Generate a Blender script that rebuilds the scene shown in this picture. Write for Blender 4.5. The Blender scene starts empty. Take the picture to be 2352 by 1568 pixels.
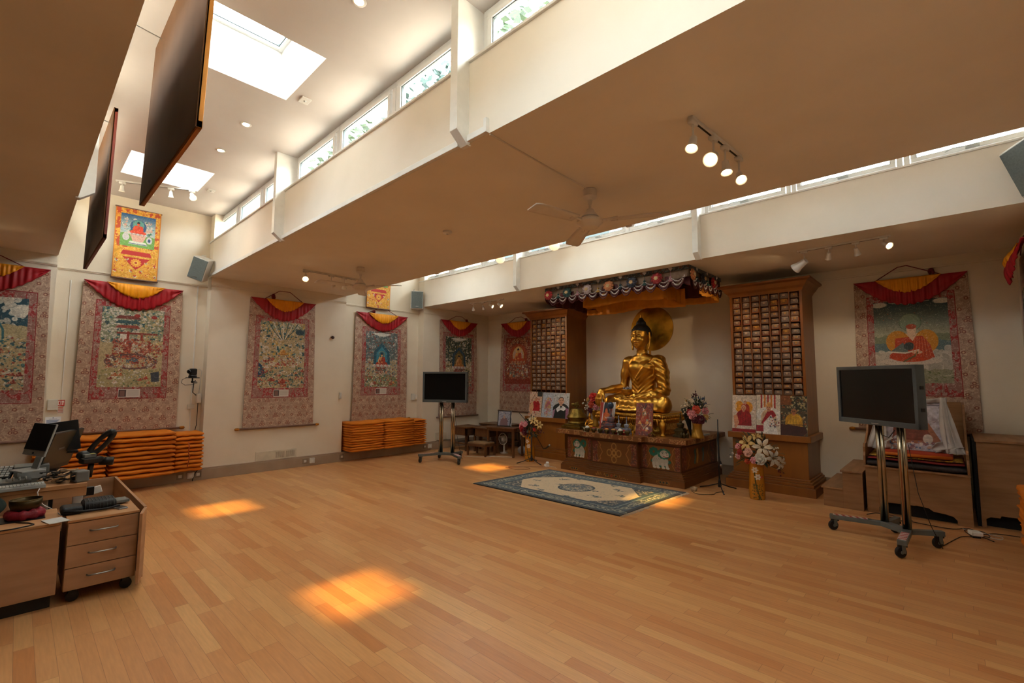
import bpy, math, random
import numpy as np
from mathutils import Vector, Matrix
R = math.radians; PI = math.pi
col = bpy.context.scene.collection
sc = bpy.context.scene
# ---------------------------------------------------------------- camera, sky, sun, exposure
cam_d = bpy.data.cameras.new('camera'); cam_o = bpy.data.objects.new('camera', cam_d); col.objects.link(cam_o)
az, pt, ro = R(133.2884), R(4.7452), R(0.2161)
fw = Vector((math.cos(az)*math.cos(pt), math.sin(az)*math.cos(pt), math.sin(pt)))
rt = Vector((math.sin(az), -math.cos(az), 0)); up = rt.cross(fw)
rt2 = rt*math.cos(ro)+up*math.sin(ro); up2 = -rt*math.sin(ro)+up*math.cos(ro)
cam_o.matrix_world = Matrix(((rt2.x, up2.x, -fw.x, 0), (rt2.y, up2.y, -fw.y, 0), (rt2.z, up2.z, -fw.z, 1.55), (0, 0, 0, 1)))
cam_d.sensor_width = 36; cam_d.lens = 36*1067.56/2352; cam_d.clip_start = .02; cam_d.clip_end = 300
sc.camera = cam_o
sc.view_settings.view_transform = 'Standard'; sc.view_settings.look = 'None'
sc.view_settings.gamma = 1; sc.view_settings.use_curve_mapping = False
sc.view_settings.exposure = 0.0
world = bpy.data.worlds.new('sky'); sc.world = world; world.use_nodes = True
wn = world.node_tree.nodes; wl = world.node_tree.links
bg = wn['Background']; bg.inputs['Strength'].default_value = 27.5
geo = wn.new('ShaderNodeTexCoord'); ns = wn.new('ShaderNodeTexNoise'); ns.inputs['Scale'].default_value = 2.2
rmp = wn.new('ShaderNodeValToRGB'); rmp.color_ramp.elements[0].color = (.84, .90, 1, 1); rmp.color_ramp.elements[1].color = (1, .95, .90, 1)
rmp.color_ramp.elements[0].position = .38; rmp.color_ramp.elements[1].position = .6
wl.new(geo.outputs['Generated'], ns.inputs['Vector']); wl.new(ns.outputs[0], rmp.inputs[0]); wl.new(rmp.outputs[0], bg.inputs['Color'])
sun_d = bpy.data.lights.new('sun', 'SUN'); sun_d.energy = 8; sun_d.color = (1, .5, .08); sun_d.angle = R(3.2)
sun_o = bpy.data.objects.new('sun', sun_d); col.objects.link(sun_o); sun_o.location = (-5, -2, 12)
sun_o.rotation_euler = Vector((.80, .60, -4.45)).to_track_quat('-Z', 'Y').to_euler()
# portals in the skylights and clerestories: they only guide the sky's light in
def portal(loc, rot, sx, sy):
    d = bpy.data.lights.new('sky_portal', 'AREA'); d.shape = 'RECTANGLE'; d.size = sx; d.size_y = sy
    d.cycles.is_portal = True
    o = bpy.data.objects.new('sky_portal', d); col.objects.link(o); o.location = loc; o.rotation_euler = rot
SKYL = [(-4.08, 1.18), (-7.28, 1.18), (-0.88, 1.18), (-3.72, 5.22), (-6.92, 5.22)]  # the nearest one is out of view, added to brighten the near floor
for x, y in SKYL: portal((x, y, 4.70), (0, 0, 0), .84, .84)
for y in (2.26, 6.42): portal((-4.0, y, 4.0), (R(-90), 0, 0), 9.2, .44)
for y in (.06, 4.12): portal((-4.0, y, 4.0), (R(90), 0, 0), 9.2, .44)
# ---------------------------------------------------------------- materials
def lin(c):
    if isinstance(c, str):
        c = c.lstrip('#'); c = [int(c[i:i+2], 16)/255 for i in (0, 2, 4)]
    return tuple((x/12.92 if x <= .04045 else ((x+.055)/1.055)**2.4) for x in c[:3])
_m = {}
def mat(name, c='#808080', rough=.6, metal=0., c2=None, scale=8., stretch=(1, 1, 1), bump=0., bscale=40., spec=.5, emit=0., coat=0., sheen=0., alpha=1.):
    if name in _m: return _m[name]
    m = bpy.data.materials.new(name); m.use_nodes = True; nt = m.node_tree; n = nt.nodes; l = nt.links; b = n['Principled BSDF']
    b.inputs['Roughness'].default_value = rough; b.inputs['Metallic'].default_value = metal
    b.inputs['Specular IOR Level'].default_value = spec; b.inputs['Coat Weight'].default_value = coat
    b.inputs['Sheen Weight'].default_value = sheen; b.inputs['Alpha'].default_value = alpha; b.inputs['Sheen Tint'].default_value = lin(c)+(1,)
    C = lin(c)+(1,); C2 = lin(c2)+(1,) if c2 else tuple(x*.86 for x in C[:3])+(1,)
    tc = n.new('ShaderNodeTexCoord'); mp = n.new('ShaderNodeMapping'); mp.inputs['Scale'].default_value = stretch
    l.new(tc.outputs['Object'], mp.inputs['Vector'])
    t = n.new('ShaderNodeTexNoise'); t.inputs['Scale'].default_value = scale; t.inputs['Detail'].default_value = 4
    l.new(mp.outputs[0], t.inputs['Vector'])
    r = n.new('ShaderNodeValToRGB'); r.color_ramp.elements[0].color = C2; r.color_ramp.elements[1].color = C
    r.color_ramp.elements[0].position = .35; r.color_ramp.elements[1].position = .62
    l.new(t.outputs[0], r.inputs[0]); l.new(r.outputs[0], b.inputs['Base Color'])
    if emit:
        b.inputs['Emission Color'].default_value = C; b.inputs['Emission Strength'].default_value = emit
    if bump:
        t2 = n.new('ShaderNodeTexNoise'); t2.inputs['Scale'].default_value = bscale; l.new(mp.outputs[0], t2.inputs['Vector'])
        bp = n.new('ShaderNodeBump'); bp.inputs['Strength'].default_value = bump; bp.inputs['Distance'].default_value = .01
        l.new(t2.outputs[0], bp.inputs['Height']); l.new(bp.outputs[0], b.inputs['Normal'])
    _m[name] = m; return m
def paint_mat(name, rough=.75, metal=0., sheen=0., coat=0., bump=0.):
    if name in _m: return _m[name]
    m = bpy.data.materials.new(name); m.use_nodes = True; n = m.node_tree.nodes; l = m.node_tree.links; b = n['Principled BSDF']
    a = n.new('ShaderNodeAttribute'); a.attribute_name = 'Col'; l.new(a.outputs['Color'], b.inputs['Base Color'])
    b.inputs['Roughness'].default_value = rough; b.inputs['Metallic'].default_value = metal; b.inputs['Sheen Weight'].default_value = sheen
    b.inputs['Coat Weight'].default_value = coat
    if bump:
        tc = n.new('ShaderNodeTexCoord'); t2 = n.new('ShaderNodeTexNoise'); t2.inputs['Scale'].default_value = 120; l.new(tc.outputs['Object'], t2.inputs['Vector'])
        bp = n.new('ShaderNodeBump'); bp.inputs['Strength'].default_value = bump; bp.inputs['Distance'].default_value = .004
        l.new(t2.outputs[0], bp.inputs['Height']); l.new(bp.outputs[0], b.inputs['Normal'])
    _m[name] = m; return m
def glass_mat():
    if 'glass' in _m: return _m['glass']
    m = bpy.data.materials.new('window_glass'); m.use_nodes = True; n = m.node_tree.nodes; l = m.node_tree.links; n.remove(n['Principled BSDF'])
    t = n.new('ShaderNodeBsdfTransparent'); t.inputs[0].default_value = (.9, .95, .94, 1)
    g = n.new('ShaderNodeBsdfGlossy'); g.inputs['Roughness'].default_value = .02; f = n.new('ShaderNodeLayerWeight'); f.inputs[0].default_value = .5; pw = n.new('ShaderNodeMath'); pw.operation = 'POWER'; pw.inputs[1].default_value = 5; l.new(f.outputs['Facing'], pw.inputs[0])
    x = n.new('ShaderNodeMixShader'); l.new(pw.outputs[0], x.inputs[0]); l.new(t.outputs[0], x.inputs[1]); l.new(g.outputs[0], x.inputs[2]); l.new(x.outputs[0], n['Material Output'].inputs[0])
    _m['glass'] = m; return m
# ---------------------------------------------------------------- mesh builder
def rotz(a): c, s = math.cos(a), math.sin(a); return np.array([[c, -s, 0], [s, c, 0], [0, 0, 1.]])
def rotx(a): c, s = math.cos(a), math.sin(a); return np.array([[1., 0, 0], [0, c, -s], [0, s, c]])
def roty(a): c, s = math.cos(a), math.sin(a); return np.array([[c, 0, s], [0, 1., 0], [-s, 0, c]])
class MB:
    def __init__(s): s.v = []; s.f = []; s.m = []
    def add(s, vs, fs, mi=0):
        o = len(s.v); s.v += [tuple(map(float, p)) for p in vs]; s.f += [tuple(i+o for i in f) for f in fs]; s.m += [mi]*len(fs); return s
    def box(s, x0, x1, y0, y1, z0, z1, mi=0):
        v = [(x, y, z) for z in (z0, z1) for y in (y0, y1) for x in (x0, x1)]
        return s.add(v, [(0, 2, 3, 1), (4, 5, 7, 6), (0, 1, 5, 4), (2, 6, 7, 3), (0, 4, 6, 2), (1, 3, 7, 5)], mi)
    def obox(s, c, d, M=None, mi=0):
        M = np.eye(3) if M is None else M
        v = [np.array(c)+M@np.array(((i*2-1)*d[0]/2, (j*2-1)*d[1]/2, (k*2-1)*d[2]/2)) for k in (0, 1) for j in (0, 1) for i in (0, 1)]
        return s.add(v, [(0, 2, 3, 1), (4, 5, 7, 6), (0, 1, 5, 4), (2, 6, 7, 3), (0, 4, 6, 2), (1, 3, 7, 5)], mi)
    def prism(s, pts, a, b, ax='z', mi=0):
        n = len(pts)
        def P(p, h): return {'z': (p[0], p[1], h), 'y': (p[0], h, p[1]), 'x': (h, p[0], p[1])}[ax]
        v = [P(p, a) for p in pts]+[P(p, b) for p in pts]
        f = [tuple(range(n))[::-1], tuple(range(n, 2*n))]+[(i, (i+1) % n, (i+1) % n+n, i+n) for i in range(n)]
        return s.add(v, f, mi)
    def tube(s, pts, r, n=8, mi=0, closed=False, cap=True):
        pts = [np.array(p, float) for p in pts]; k = len(pts); rr = r if hasattr(r, '__len__') else [r]*k
        vs = []; prev = None
        for i in range(k):
            t = (pts[(i+1) % k]-pts[i-1]) if closed else pts[min(i+1, k-1)]-pts[max(i-1, 0)]
            t = t/(np.linalg.norm(t)+1e-9)
            if prev is None:
                a = np.array([0, 0, 1.]) if abs(t[2]) < .9 else np.array([1., 0, 0]); u = np.cross(t, a)
            else: u = prev-t*np.dot(prev, t)
            u /= np.linalg.norm(u)+1e-9; prev = u; w = np.cross(t, u)
            for j in range(n):
                q = 2*PI*j/n; vs.append(pts[i]+rr[i]*(math.cos(q)*u+math.sin(q)*w))
        fs = []
        for i in range(k if closed else k-1):
            for j in range(n): fs.append((i*n+j, i*n+(j+1) % n, ((i+1) % k)*n+(j+1) % n, ((i+1) % k)*n+j))
        if cap and not closed: fs += [tuple(range(n))[::-1], tuple((k-1)*n+j for j in range(n))]
        return s.add(vs, fs, mi)
    def lathe(s, prof, n=20, c=(0, 0, 0), M=None, mi=0, sx=1, sy=1, a0=0):
        M = np.eye(3) if M is None else M; vs = []
        for r, z in prof:
            for j in range(n):
                q = a0+2*PI*j/n; vs.append(np.array(c)+M@np.array((max(r, 1e-4)*math.cos(q)*sx, max(r, 1e-4)*math.sin(q)*sy, z)))
        fs = [(i*n+j, i*n+(j+1) % n, (i+1)*n+(j+1) % n, (i+1)*n+j) for i in range(len(prof)-1) for j in range(n)]
        fs += [tuple(range(n))[::-1], tuple((len(prof)-1)*n+j for j in range(n))]
        return s.add(vs, fs, mi)
    def cyl(s, a, b, r, n=12, mi=0): return s.tube([a, b], r, n, mi)
    def ell(s, c, r, n=12, k=8, M=None, mi=0):
        r = r if hasattr(r, '__len__') else (r, r, r); M = np.eye(3) if M is None else M
        vs = []
        for i in range(k+1):
            p = PI*i/k
            for j in range(n):
                q = 2*PI*j/n; vs.append(np.array(c)+M@np.array((r[0]*math.sin(max(p, 1e-3) if p < PI else PI-1e-3)*math.cos(q), r[1]*math.sin(max(p, 1e-3) if p < PI else PI-1e-3)*math.sin(q), -r[2]*math.cos(p))))
        return s.add(vs, [(i*n+j, i*n+(j+1) % n, (i+1)*n+(j+1) % n, (i+1)*n+j) for i in range(k) for j in range(n)], mi)
    def surf(s, fn, nu, nv, mi=0, thick=0, nrm=None):
        vs = [fn(i/nu, j/nv) for j in range(nv+1) for i in range(nu+1)]
        fs = [(j*(nu+1)+i, j*(nu+1)+i+1, (j+1)*(nu+1)+i+1, (j+1)*(nu+1)+i) for j in range(nv) for i in range(nu)]
        return s.add(vs, fs, mi)
    def build(s, name, mats, parent=None, smooth=False, bevel=0, solid=0, loc=None, seg=2):
        me = bpy.data.meshes.new(name); me.from_pydata(s.v, [], s.f); mats = mats if isinstance(mats, (list, tuple)) else [mats]
        for m in mats: me.materials.append(m)
        if len(mats) > 1: me.polygons.foreach_set('material_index', s.m)
        if smooth: me.shade_smooth() if smooth is True else (me.shade_smooth(), me.set_sharp_from_angle(angle=R(smooth)))
        me.update(); o = bpy.data.objects.new(name, me); col.objects.link(o); o.parent = parent
        if loc is not None: o.location = loc
        if solid:
            md = o.modifiers.new('solid', 'SOLIDIFY'); md.thickness = solid; md.offset = 0
        if bevel:
            md = o.modifiers.new('bevel', 'BEVEL'); md.width = bevel; md.segments = seg; md.limit_method = 'ANGLE'; md.angle_limit = R(40)
        return o
def tag(o, label=None, cat=None, group=None, kind=None):
    if label: o['label'] = label
    if cat: o['category'] = cat
    if group: o['group'] = group
    if kind: o['kind'] = kind
    return o
def thing(name, label, cat, loc=(0, 0, 0), rz=0., group=None):
    o = bpy.data.objects.new(name, None); col.objects.link(o); o.location = loc; o.rotation_euler = (0, 0, rz); o.empty_display_size = .1
    return tag(o, label, cat, group)
def struct(name, mb, m, bevel=0, smooth=False):
    return tag(mb.build(name, m, None, smooth, bevel), kind='structure')
def kids(o): return [c for c in bpy.data.objects if c.parent == o]
def copy_tree(o, parent=None, ch=None):
    ch = ch if ch is not None else {}
    c = o.copy(); col.objects.link(c); c.parent = parent
    for k in kids(o): copy_tree(k, c)
    return c
def dup(root, loc, rz, label, group=None):
    r = copy_tree(root); r.location = loc; r.rotation_euler = (0, 0, rz); r['label'] = label
    if group: r['group'] = group
    return r
ORD = ['top', 'second from top', 'third from top', 'fourth from top', 'fifth from top', 'sixth from top', 'seventh from top', 'eighth from top', 'ninth from top', 'tenth from top', 'eleventh from top', 'twelfth from top', 'thirteenth from top', 'fourteenth from top', 'fifteenth from top', 'sixteenth from top', 'seventeenth from top', 'eighteenth from top']
# ---------------------------------------------------------------- painted surfaces (colour kept per vertex)
def vnoise(x, y, seed=0):
    xi = np.floor(x).astype(np.int64); yi = np.floor(y).astype(np.int64); fx = x-xi; fy = y-yi
    fx = fx*fx*(3-2*fx); fy = fy*fy*(3-2*fy)
    def h(a, b):
        n = (a*374761393+b*668265263+seed*2246822519) & 0xffffffff; n = ((n ^ (n >> 13))*1274126177) & 0xffffffff
        return ((n ^ (n >> 16)) & 0xffff)/65535.
    return (h(xi, yi)*(1-fx)+h(xi+1, yi)*fx)*(1-fy)+(h(xi, yi+1)*(1-fx)+h(xi+1, yi+1)*fx)*fy
def fbm(x, y, seed=0): return .5*vnoise(x, y, seed)+.3*vnoise(x*2.1, y*2.1, seed+1)+.2*vnoise(x*4.3, y*4.3, seed+2)
def hx(c):
    if isinstance(c, str):
        c = c.lstrip('#'); return np.array([int(c[i:i+2], 16)/255 for i in (0, 2, 4)])
    return np.array(c, float)
class Canvas:
    """x runs 0..1 across, y 0..H/W down"""
    def __init__(s, W, asp, base):
        s.W = W; s.H = int(round(W*asp)); s.asp = asp
        s.x, s.y = np.meshgrid(np.linspace(0, 1, s.W), np.linspace(0, asp, s.H)); s.c = np.zeros((s.H, s.W, 3))+hx(base)
    def fill(s, m, c, a=1.): m = np.clip(m.astype(float), 0, 1)[..., None]*a; s.c = s.c*(1-m)+hx(c)*m; return s
    def _win(s, x0, x1, y0, y1):
        i0 = max(0, int(x0*(s.W-1))-1); i1 = min(s.W, int(x1*(s.W-1))+3); j0 = max(0, int(y0/s.asp*(s.H-1))-1); j1 = min(s.H, int(y1/s.asp*(s.H-1))+3)
        return slice(j0, max(j1, j0)), slice(i0, max(i1, i0))
    def _f(s, w, m, c, a): m = np.clip(m, 0, 1)[..., None]*a; s.c[w] = s.c[w]*(1-m)+hx(c)*m
    def ell(s, x, y, rx, ry, c, a=1., rot=0., ring=0.):
        k = max(rx, ry)*1.1+.01; w = s._win(x-k, x+k, y-k, y+k); X = s.x[w]-x; Y = s.y[w]-y; ct, st = math.cos(rot), math.sin(rot)
        d = np.sqrt(((X*ct+Y*st)/rx)**2+((-X*st+Y*ct)/ry)**2); e = 1.2/(min(rx, ry)*s.W+1e-6)
        m = np.clip((1-d)/e+.5, 0, 1)
        if ring: m = m*np.clip((d-(1-ring))/e+.5, 0, 1)
        s._f(w, m, c, a); return s
    def poly(s, pts, c, a=1.):
        xs = [p[0] for p in pts]; ys = [p[1] for p in pts]; w = s._win(min(xs), max(xs), min(ys), max(ys)); X = s.x[w]; Y = s.y[w]; m = np.zeros(X.shape, bool)
        for i in range(len(pts)):
            (x1, y1), (x2, y2) = pts[i-1], pts[i]
            if y1 == y2: continue
            m ^= ((Y < y1) != (Y < y2)) & (X < (x2-x1)*(Y-y1)/(y2-y1)+x1)
        s._f(w, m.astype(float), c, a); return s
    def rect(s, x0, x1, y0, y1, c, a=1.): return s.poly([(x0, y0), (x1, y0), (x1, y1), (x0, y1)], c, a)
    def line(s, pts, wd, c, a=1.):
        for (x1, y1), (x2, y2) in zip(pts[:-1], pts[1:]):
            w = s._win(min(x1, x2)-wd, max(x1, x2)+wd, min(y1, y2)-wd, max(y1, y2)+wd); X = s.x[w]-x1; Y = s.y[w]-y1
            dx, dy = x2-x1, y2-y1; t = np.clip((X*dx+Y*dy)/(dx*dx+dy*dy+1e-9), 0, 1); d = np.hypot(X-t*dx, Y-t*dy)
            s._f(w, np.clip((wd-d)*s.W/1.0+.5, 0, 1), c, a)
        return s
    def sub(s, x0, x1, y0, y1, o):
        w = s._win(x0, x1, y0, y1); X = (s.x[w]-x0)/(x1-x0); Y = (s.y[w]-y0)/(y1-y0); ok = (X >= 0) & (X <= 1) & (Y >= 0) & (Y <= 1)
        i = np.clip((X*(o.W-1)).round().astype(int), 0, o.W-1); j = np.clip((Y*(o.H-1)).round().astype(int), 0, o.H-1)
        s.c[w] = np.where(ok[..., None], o.c[j, i], s.c[w]); return s
def painted(name, cv, fn, parent, m, thick=0.0, back=None, label=None, wave=None):
    """fn(U,V)->(x,y,z) arrays of the front; a body of the given thickness stands behind it"""
    H, W = cv.H, cv.W; U, V = np.meshgrid(np.linspace(0, 1, W), np.linspace(0, 1, H)); P = np.stack(fn(U, V), -1).reshape(-1, 3)
    idx = np.arange(H*W).reshape(H, W); F = np.stack([idx[1:, :-1], idx[1:, 1:], idx[:-1, 1:], idx[:-1, :-1]], -1).reshape(-1, 4)
    nf = len(F); C = np.concatenate([cv.c.reshape(-1, 3), ], 0); mi = np.zeros(nf, int)
    if thick:
        a, b, c_ = P[idx[H//2, W//2]], P[idx[H//2, W//2+1]], P[idx[H//2+1, W//2]]; n = np.cross(b-a, c_-a); n /= np.linalg.norm(n)
        # coarse back sheet joined to the front rim
        rim = np.concatenate([idx[0, :], idx[1:, -1], idx[-1, -2::-1], idx[-2:0:-1, 0]]); k = len(rim); B = P[rim]+n*thick; o = len(P)
        P = np.concatenate([P, B]); C = np.concatenate([C, C[rim]*.8]); q = np.arange(k); q2 = (q+1) % k
        side = np.stack([rim[q], rim[q2], o+q2, o+q], -1); F = np.concatenate([F, side]); mi = np.concatenate([mi, np.ones(k, int)])
        extra = [tuple(range(o, o+k))]
    me = bpy.data.meshes.new(name)
    nl = F.size+(len(rim) if thick else 0); npoly = len(F)+(1 if thick else 0)
    me.vertices.add(len(P)); me.vertices.foreach_set('co', P.ravel().astype(np.float32)); me.loops.add(nl)
    li = np.concatenate([F.ravel(), np.arange(o, o+k)[::-1]]) if thick else F.ravel(); me.loops.foreach_set('vertex_index', li.astype(np.int32))
    me.polygons.add(npoly); ls = np.arange(len(F))*4
    if thick: ls = np.append(ls, len(F)*4)
    me.polygons.foreach_set('loop_start', ls.astype(np.int32))
    me.update(calc_edges=True)
    ca = me.color_attributes.new('Col', 'FLOAT_COLOR', 'POINT'); Cc = np.clip(C, 0, 1); L = np.where(Cc <= .04045, Cc/12.92, ((Cc+.055)/1.055)**2.4)
    ca.data.foreach_set('color', np.concatenate([L, np.ones((len(L), 1))], 1).ravel().astype(np.float32))
    me.materials.append(m); 
    if back:
        me.materials.append(back); me.polygons.foreach_set('material_index', (np.append(mi, 1) if thick else mi).astype(np.int32))
    me.validate(); ob = bpy.data.objects.new(name, me); col.objects.link(ob); ob.parent = parent
    if not back: me.shade_smooth(); me.set_sharp_from_angle(angle=R(50))
    if label: ob['label'] = label
    return ob
# ---------------------------------------------------------------- the room
XL, XR, Y1, Y2, Y3, Y4, YA = -8.55, -8.75, .277, 2.044, 4.333, 6.183, 8.19
ZL, ZS, ZH = 3.18, 3.785, 4.22; RW, RWR = .65, .86; YF = -2.3
M_wall = mat('cream_paint', '#e8dcc8', .85, c2='#e4d7c2', scale=3, bump=.08, bscale=90)
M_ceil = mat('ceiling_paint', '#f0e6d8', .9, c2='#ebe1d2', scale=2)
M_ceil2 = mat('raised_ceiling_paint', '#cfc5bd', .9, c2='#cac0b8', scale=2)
M_white = mat('white_gloss', '#eceae4', .45, c2='#e4e2dc')
M_upvc = mat('white_plastic_frame', '#f0f1f0', .35, c2='#e8eaea')
M_trunk = mat('beige_trunking', '#a8917a', .55, c2='#a08870', scale=4)
G = glass_mat()
# floor: strip planks running along x
fm = bpy.data.materials.new('maple_strip_floor'); fm.use_nodes = True; n = fm.node_tree.nodes; l = fm.node_tree.links; b = n['Principled BSDF']
tc = n.new('ShaderNodeTexCoord'); sp = n.new('ShaderNodeSeparateXYZ'); l.new(tc.outputs['Object'], sp.inputs[0])
def mth(op, a, b_=None, c_=None):
    k = n.new('ShaderNodeMath'); k.operation = op
    for i, v in enumerate((a, b_, c_)):
        if v is None: continue
        if isinstance(v, (int, float)): k.inputs[i].default_value = v
        else: l.new(v, k.inputs[i])
    return k.outputs[0]
def wnoise(v, w=None):
    k = n.new('ShaderNodeTexWhiteNoise'); k.noise_dimensions = '2D' if w is not None else '1D'
    if w is None: l.new(v, k.inputs['W'])
    else:
        cx = n.new('ShaderNodeCombineXYZ'); l.new(v, cx.inputs[0]); l.new(w, cx.inputs[1]); l.new(cx.outputs[0], k.inputs['Vector'])
    return k.outputs['Value']
PW, PL = .083, .78
rowf = mth('DIVIDE', sp.outputs[1], PW); row = mth('FLOOR', rowf)
ro1 = wnoise(row); xo = mth('ADD', mth('DIVIDE', sp.outputs[0], PL), mth('MULTIPLY', ro1, 7.3)); cl = mth('FLOOR', xo)
hv = wnoise(row, cl)
fr = mth('FRACT', rowf); e1 = mth('MINIMUM', fr, mth('SUBTRACT', 1, fr)); fx = mth('FRACT', xo); e2 = mth('MINIMUM', fx, mth('SUBTRACT', 1, fx))
g1 = mth('LESS_THAN', e1, .013); g2 = mth('LESS_THAN', e2, .0016); gap = mth('MAXIMUM', g1, g2)
rp = n.new('ShaderNodeValToRGB'); cr = rp.color_ramp; cr.interpolation = 'LINEAR'
cr.elements[0].position = 0; cr.elements[0].color = lin('#c4834d')+(1,); cr.elements[1].position = 1; cr.elements[1].color = lin('#dba86e')+(1,)
for p_, c_ in ((.12, '#cb8e59'), (.5, '#d09660'), (.85, '#d59f67')):
    e = cr.elements.new(p_); e.color = lin(c_)+(1,)
l.new(hv, rp.inputs[0])
mp = n.new('ShaderNodeMapping'); mp.inputs['Scale'].default_value = (2.2, 26, 1); l.new(tc.outputs['Object'], mp.inputs[0])
gr = n.new('ShaderNodeTexNoise'); gr.inputs['Scale'].default_value = 3; gr.inputs['Detail'].default_value = 6; l.new(mp.outputs[0], gr.inputs['Vector'])
off = n.new('ShaderNodeVectorMath'); off.operation = 'ADD'; l.new(mp.outputs[0], off.inputs[0]); cmb = n.new('ShaderNodeCombineXYZ'); l.new(mth('MULTIPLY', hv, 40), cmb.inputs[2]); l.new(cmb.outputs[0], off.inputs[1]); l.new(off.outputs[0], gr.inputs['Vector'])
mr = n.new('ShaderNodeMapRange'); mr.inputs['From Min'].default_value = .3; mr.inputs['From Max'].default_value = .7; mr.inputs['To Min'].default_value = .9; mr.inputs['To Max'].default_value = 1.05; l.new(gr.outputs[0], mr.inputs[0])
mx = n.new('ShaderNodeMix'); mx.data_type = 'RGBA'; mx.blend_type = 'MULTIPLY'; mx.inputs[0].default_value = 1; l.new(rp.outputs[0], mx.inputs[6]); l.new(mr.outputs[0], mx.inputs[7])
m2 = n.new('ShaderNodeMix'); m2.data_type = 'RGBA'; l.new(mth('MULTIPLY', gap, .55), m2.inputs[0]); l.new(mx.outputs[2], m2.inputs[6]); m2.inputs[7].default_value = lin('#7a4a28')+(1,); l.new(m2.outputs[2], b.inputs['Base Color'])
b.inputs['Roughness'].default_value = .34; b.inputs['Specular IOR Level'].default_value = .5
sc_ = n.new('ShaderNodeTexNoise'); sc_.inputs['Scale'].default_value = 1.3; l.new(tc.outputs['Object'], sc_.inputs['Vector'])
r3 = n.new('ShaderNodeMapRange'); r3.inputs['To Min'].default_value = .24; r3.inputs['To Max'].default_value = .42; l.new(sc_.outputs[0], r3.inputs[0]); l.new(r3.outputs[0], b.inputs['Roughness'])
bp = n.new('ShaderNodeBump'); bp.inputs['Strength'].default_value = .25; bp.inputs['Distance'].default_value = .002; l.new(mth('SUBTRACT', 1, gap), bp.inputs['Height']); l.new(bp.outputs[0], b.inputs['Normal'])
struct('floor', MB().box(-9, 1.1, YF-.2, 8.4, -.12, 0), fm)
# walls
w = MB()
for y0, y1, x in ((YF-.2, Y1, XL), (Y1, Y2, XR), (Y2, Y3, XL), (Y3, Y4, XR), (Y4, 8.4, XL)): w.box(-9.0, x, y0, y1, 0, 4.75)
struct('wall_left', w, M_wall)
struct('wall_back', MB().box(XL, 1.1, YA, YA+.2, 0, ZS-.02), M_wall)
w = MB()
for y0, y1, x in ((YF-.2, Y1, RW), (Y1, Y2, RWR), (Y2, Y3, RW), (Y3, Y4, RWR), (Y4, YA, RW)): w.box(x, 1.1, y0, y1, 0, 4.75)
struct('wall_right', w, M_wall)
struct('wall_front', MB().box(XL, RW, YF-.2, YF, 0, 4.75), mat('unseen_dark_wall', '#4a3626', .7, scale=3))  # unseen wall, made dark to dim the near low ceiling
struct('floor', MB().box(XL, RW, YF, -.75, 0, .008), mat('unseen_dark_floor', '#4c3c30', .95, scale=60, bump=.3))  # dark sheet added out of view to cut bounce onto the near ceiling
# low ceiling strips (their sides are the fascias of the raised bays)
struct('ceiling', MB().box(XL, RW, YF, Y1, ZL, ZS), M_ceil)
struct('ceiling', MB().box(XL, RW, Y2, Y3, ZL, ZS-.02), M_ceil)
struct('ceiling', MB().box(XL, RW, Y4, YA, ZL, ZS-.02), M_ceil)
# upstand walls without windows on the near side of each bay, roofs of the strips are open to the sky
struct('wall_upstand', MB().box(XR, RWR, YF, YF+.2, ZS, 4.75), M_wall)
# raised ceilings with skylight openings
def raised(y0, y1, holes):
    w = MB(); hs = .425
    yc = holes[0][1]; w.box(XR-.05, 1.0, y0, yc-hs, ZH, ZH+.12); w.box(XR-.05, 1.0, yc+hs, y1, ZH, ZH+.12)
    xs = [XR-.05]+[v for hx_, _ in sorted(holes) for v in (hx_-hs, hx_+hs)]+[1.0]
    for a, b_ in zip(xs[::2], xs[1::2]): w.box(a, b_, yc-hs, yc+hs, ZH, ZH+.12)
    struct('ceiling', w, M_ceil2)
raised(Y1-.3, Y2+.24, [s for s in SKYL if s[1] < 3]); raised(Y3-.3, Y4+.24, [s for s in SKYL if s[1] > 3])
M_seal = mat('window_seal', '#5a6468', .5)
WN = [0]
def winroot(loc):
    WN[0] += 1; o = bpy.data.objects.new('window_%d' % WN[0], None); col.objects.link(o); o.location = loc; return tag(o, kind='structure')
def skylight(x, y):
    o = winroot((x, y, ZH)); a, c, h = .432, .33, .40; s = MB()
    v = [(sx*a, sy*a, .0) for sx, sy in ((-1, -1), (1, -1), (1, 1), (-1, 1))]+[(sx*c, sy*c, h) for sx, sy in ((-1, -1), (1, -1), (1, 1), (-1, 1))]
    v += [(p[0]*1.06, p[1]*1.06, p[2]) for p in v[:4]]+[(p[0]*1.3, p[1]*1.3, p[2]) for p in v[4:8]]
    s.add(v, [(i, i+4, (i+1) % 4+4, (i+1) % 4) for i in range(4)]+[(i+8, (i+1) % 4+8, (i+1) % 4+12, i+12) for i in range(4)]+[(i+4, i+12, (i+1) % 4+12, (i+1) % 4+4) for i in range(4)])
    s.build('shaft', M_white, o)
    f = MB()
    for x0, x1, y0, y1 in ((-.36, .36, -.36, -.30), (-.36, .36, .30, .36), (-.36, -.30, -.30, .30), (.30, .36, -.30, .30)): f.box(x0, x1, y0, y1, h-.015, h+.06)
    f.build('frame', M_upvc, o, bevel=.004)
    f = MB()
    for x0, x1, y0, y1 in ((-.30, .30, -.30, -.292), (-.30, .30, .292, .30), (-.30, -.292, -.292, .292), (.292, .30, -.292, .292)): f.box(x0, x1, y0, y1, h+.01, h+.03)
    f.build('seal', M_seal, o)
    MB().box(-.295, .295, -.295, .295, h+.035, h+.05).build('pane', G, o)
    MB().box(-.1, .1, .24, .265, h-.0, h+.02).build('handle', M_upvc, o, bevel=.004)
for s in SKYL: skylight(*s)
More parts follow.
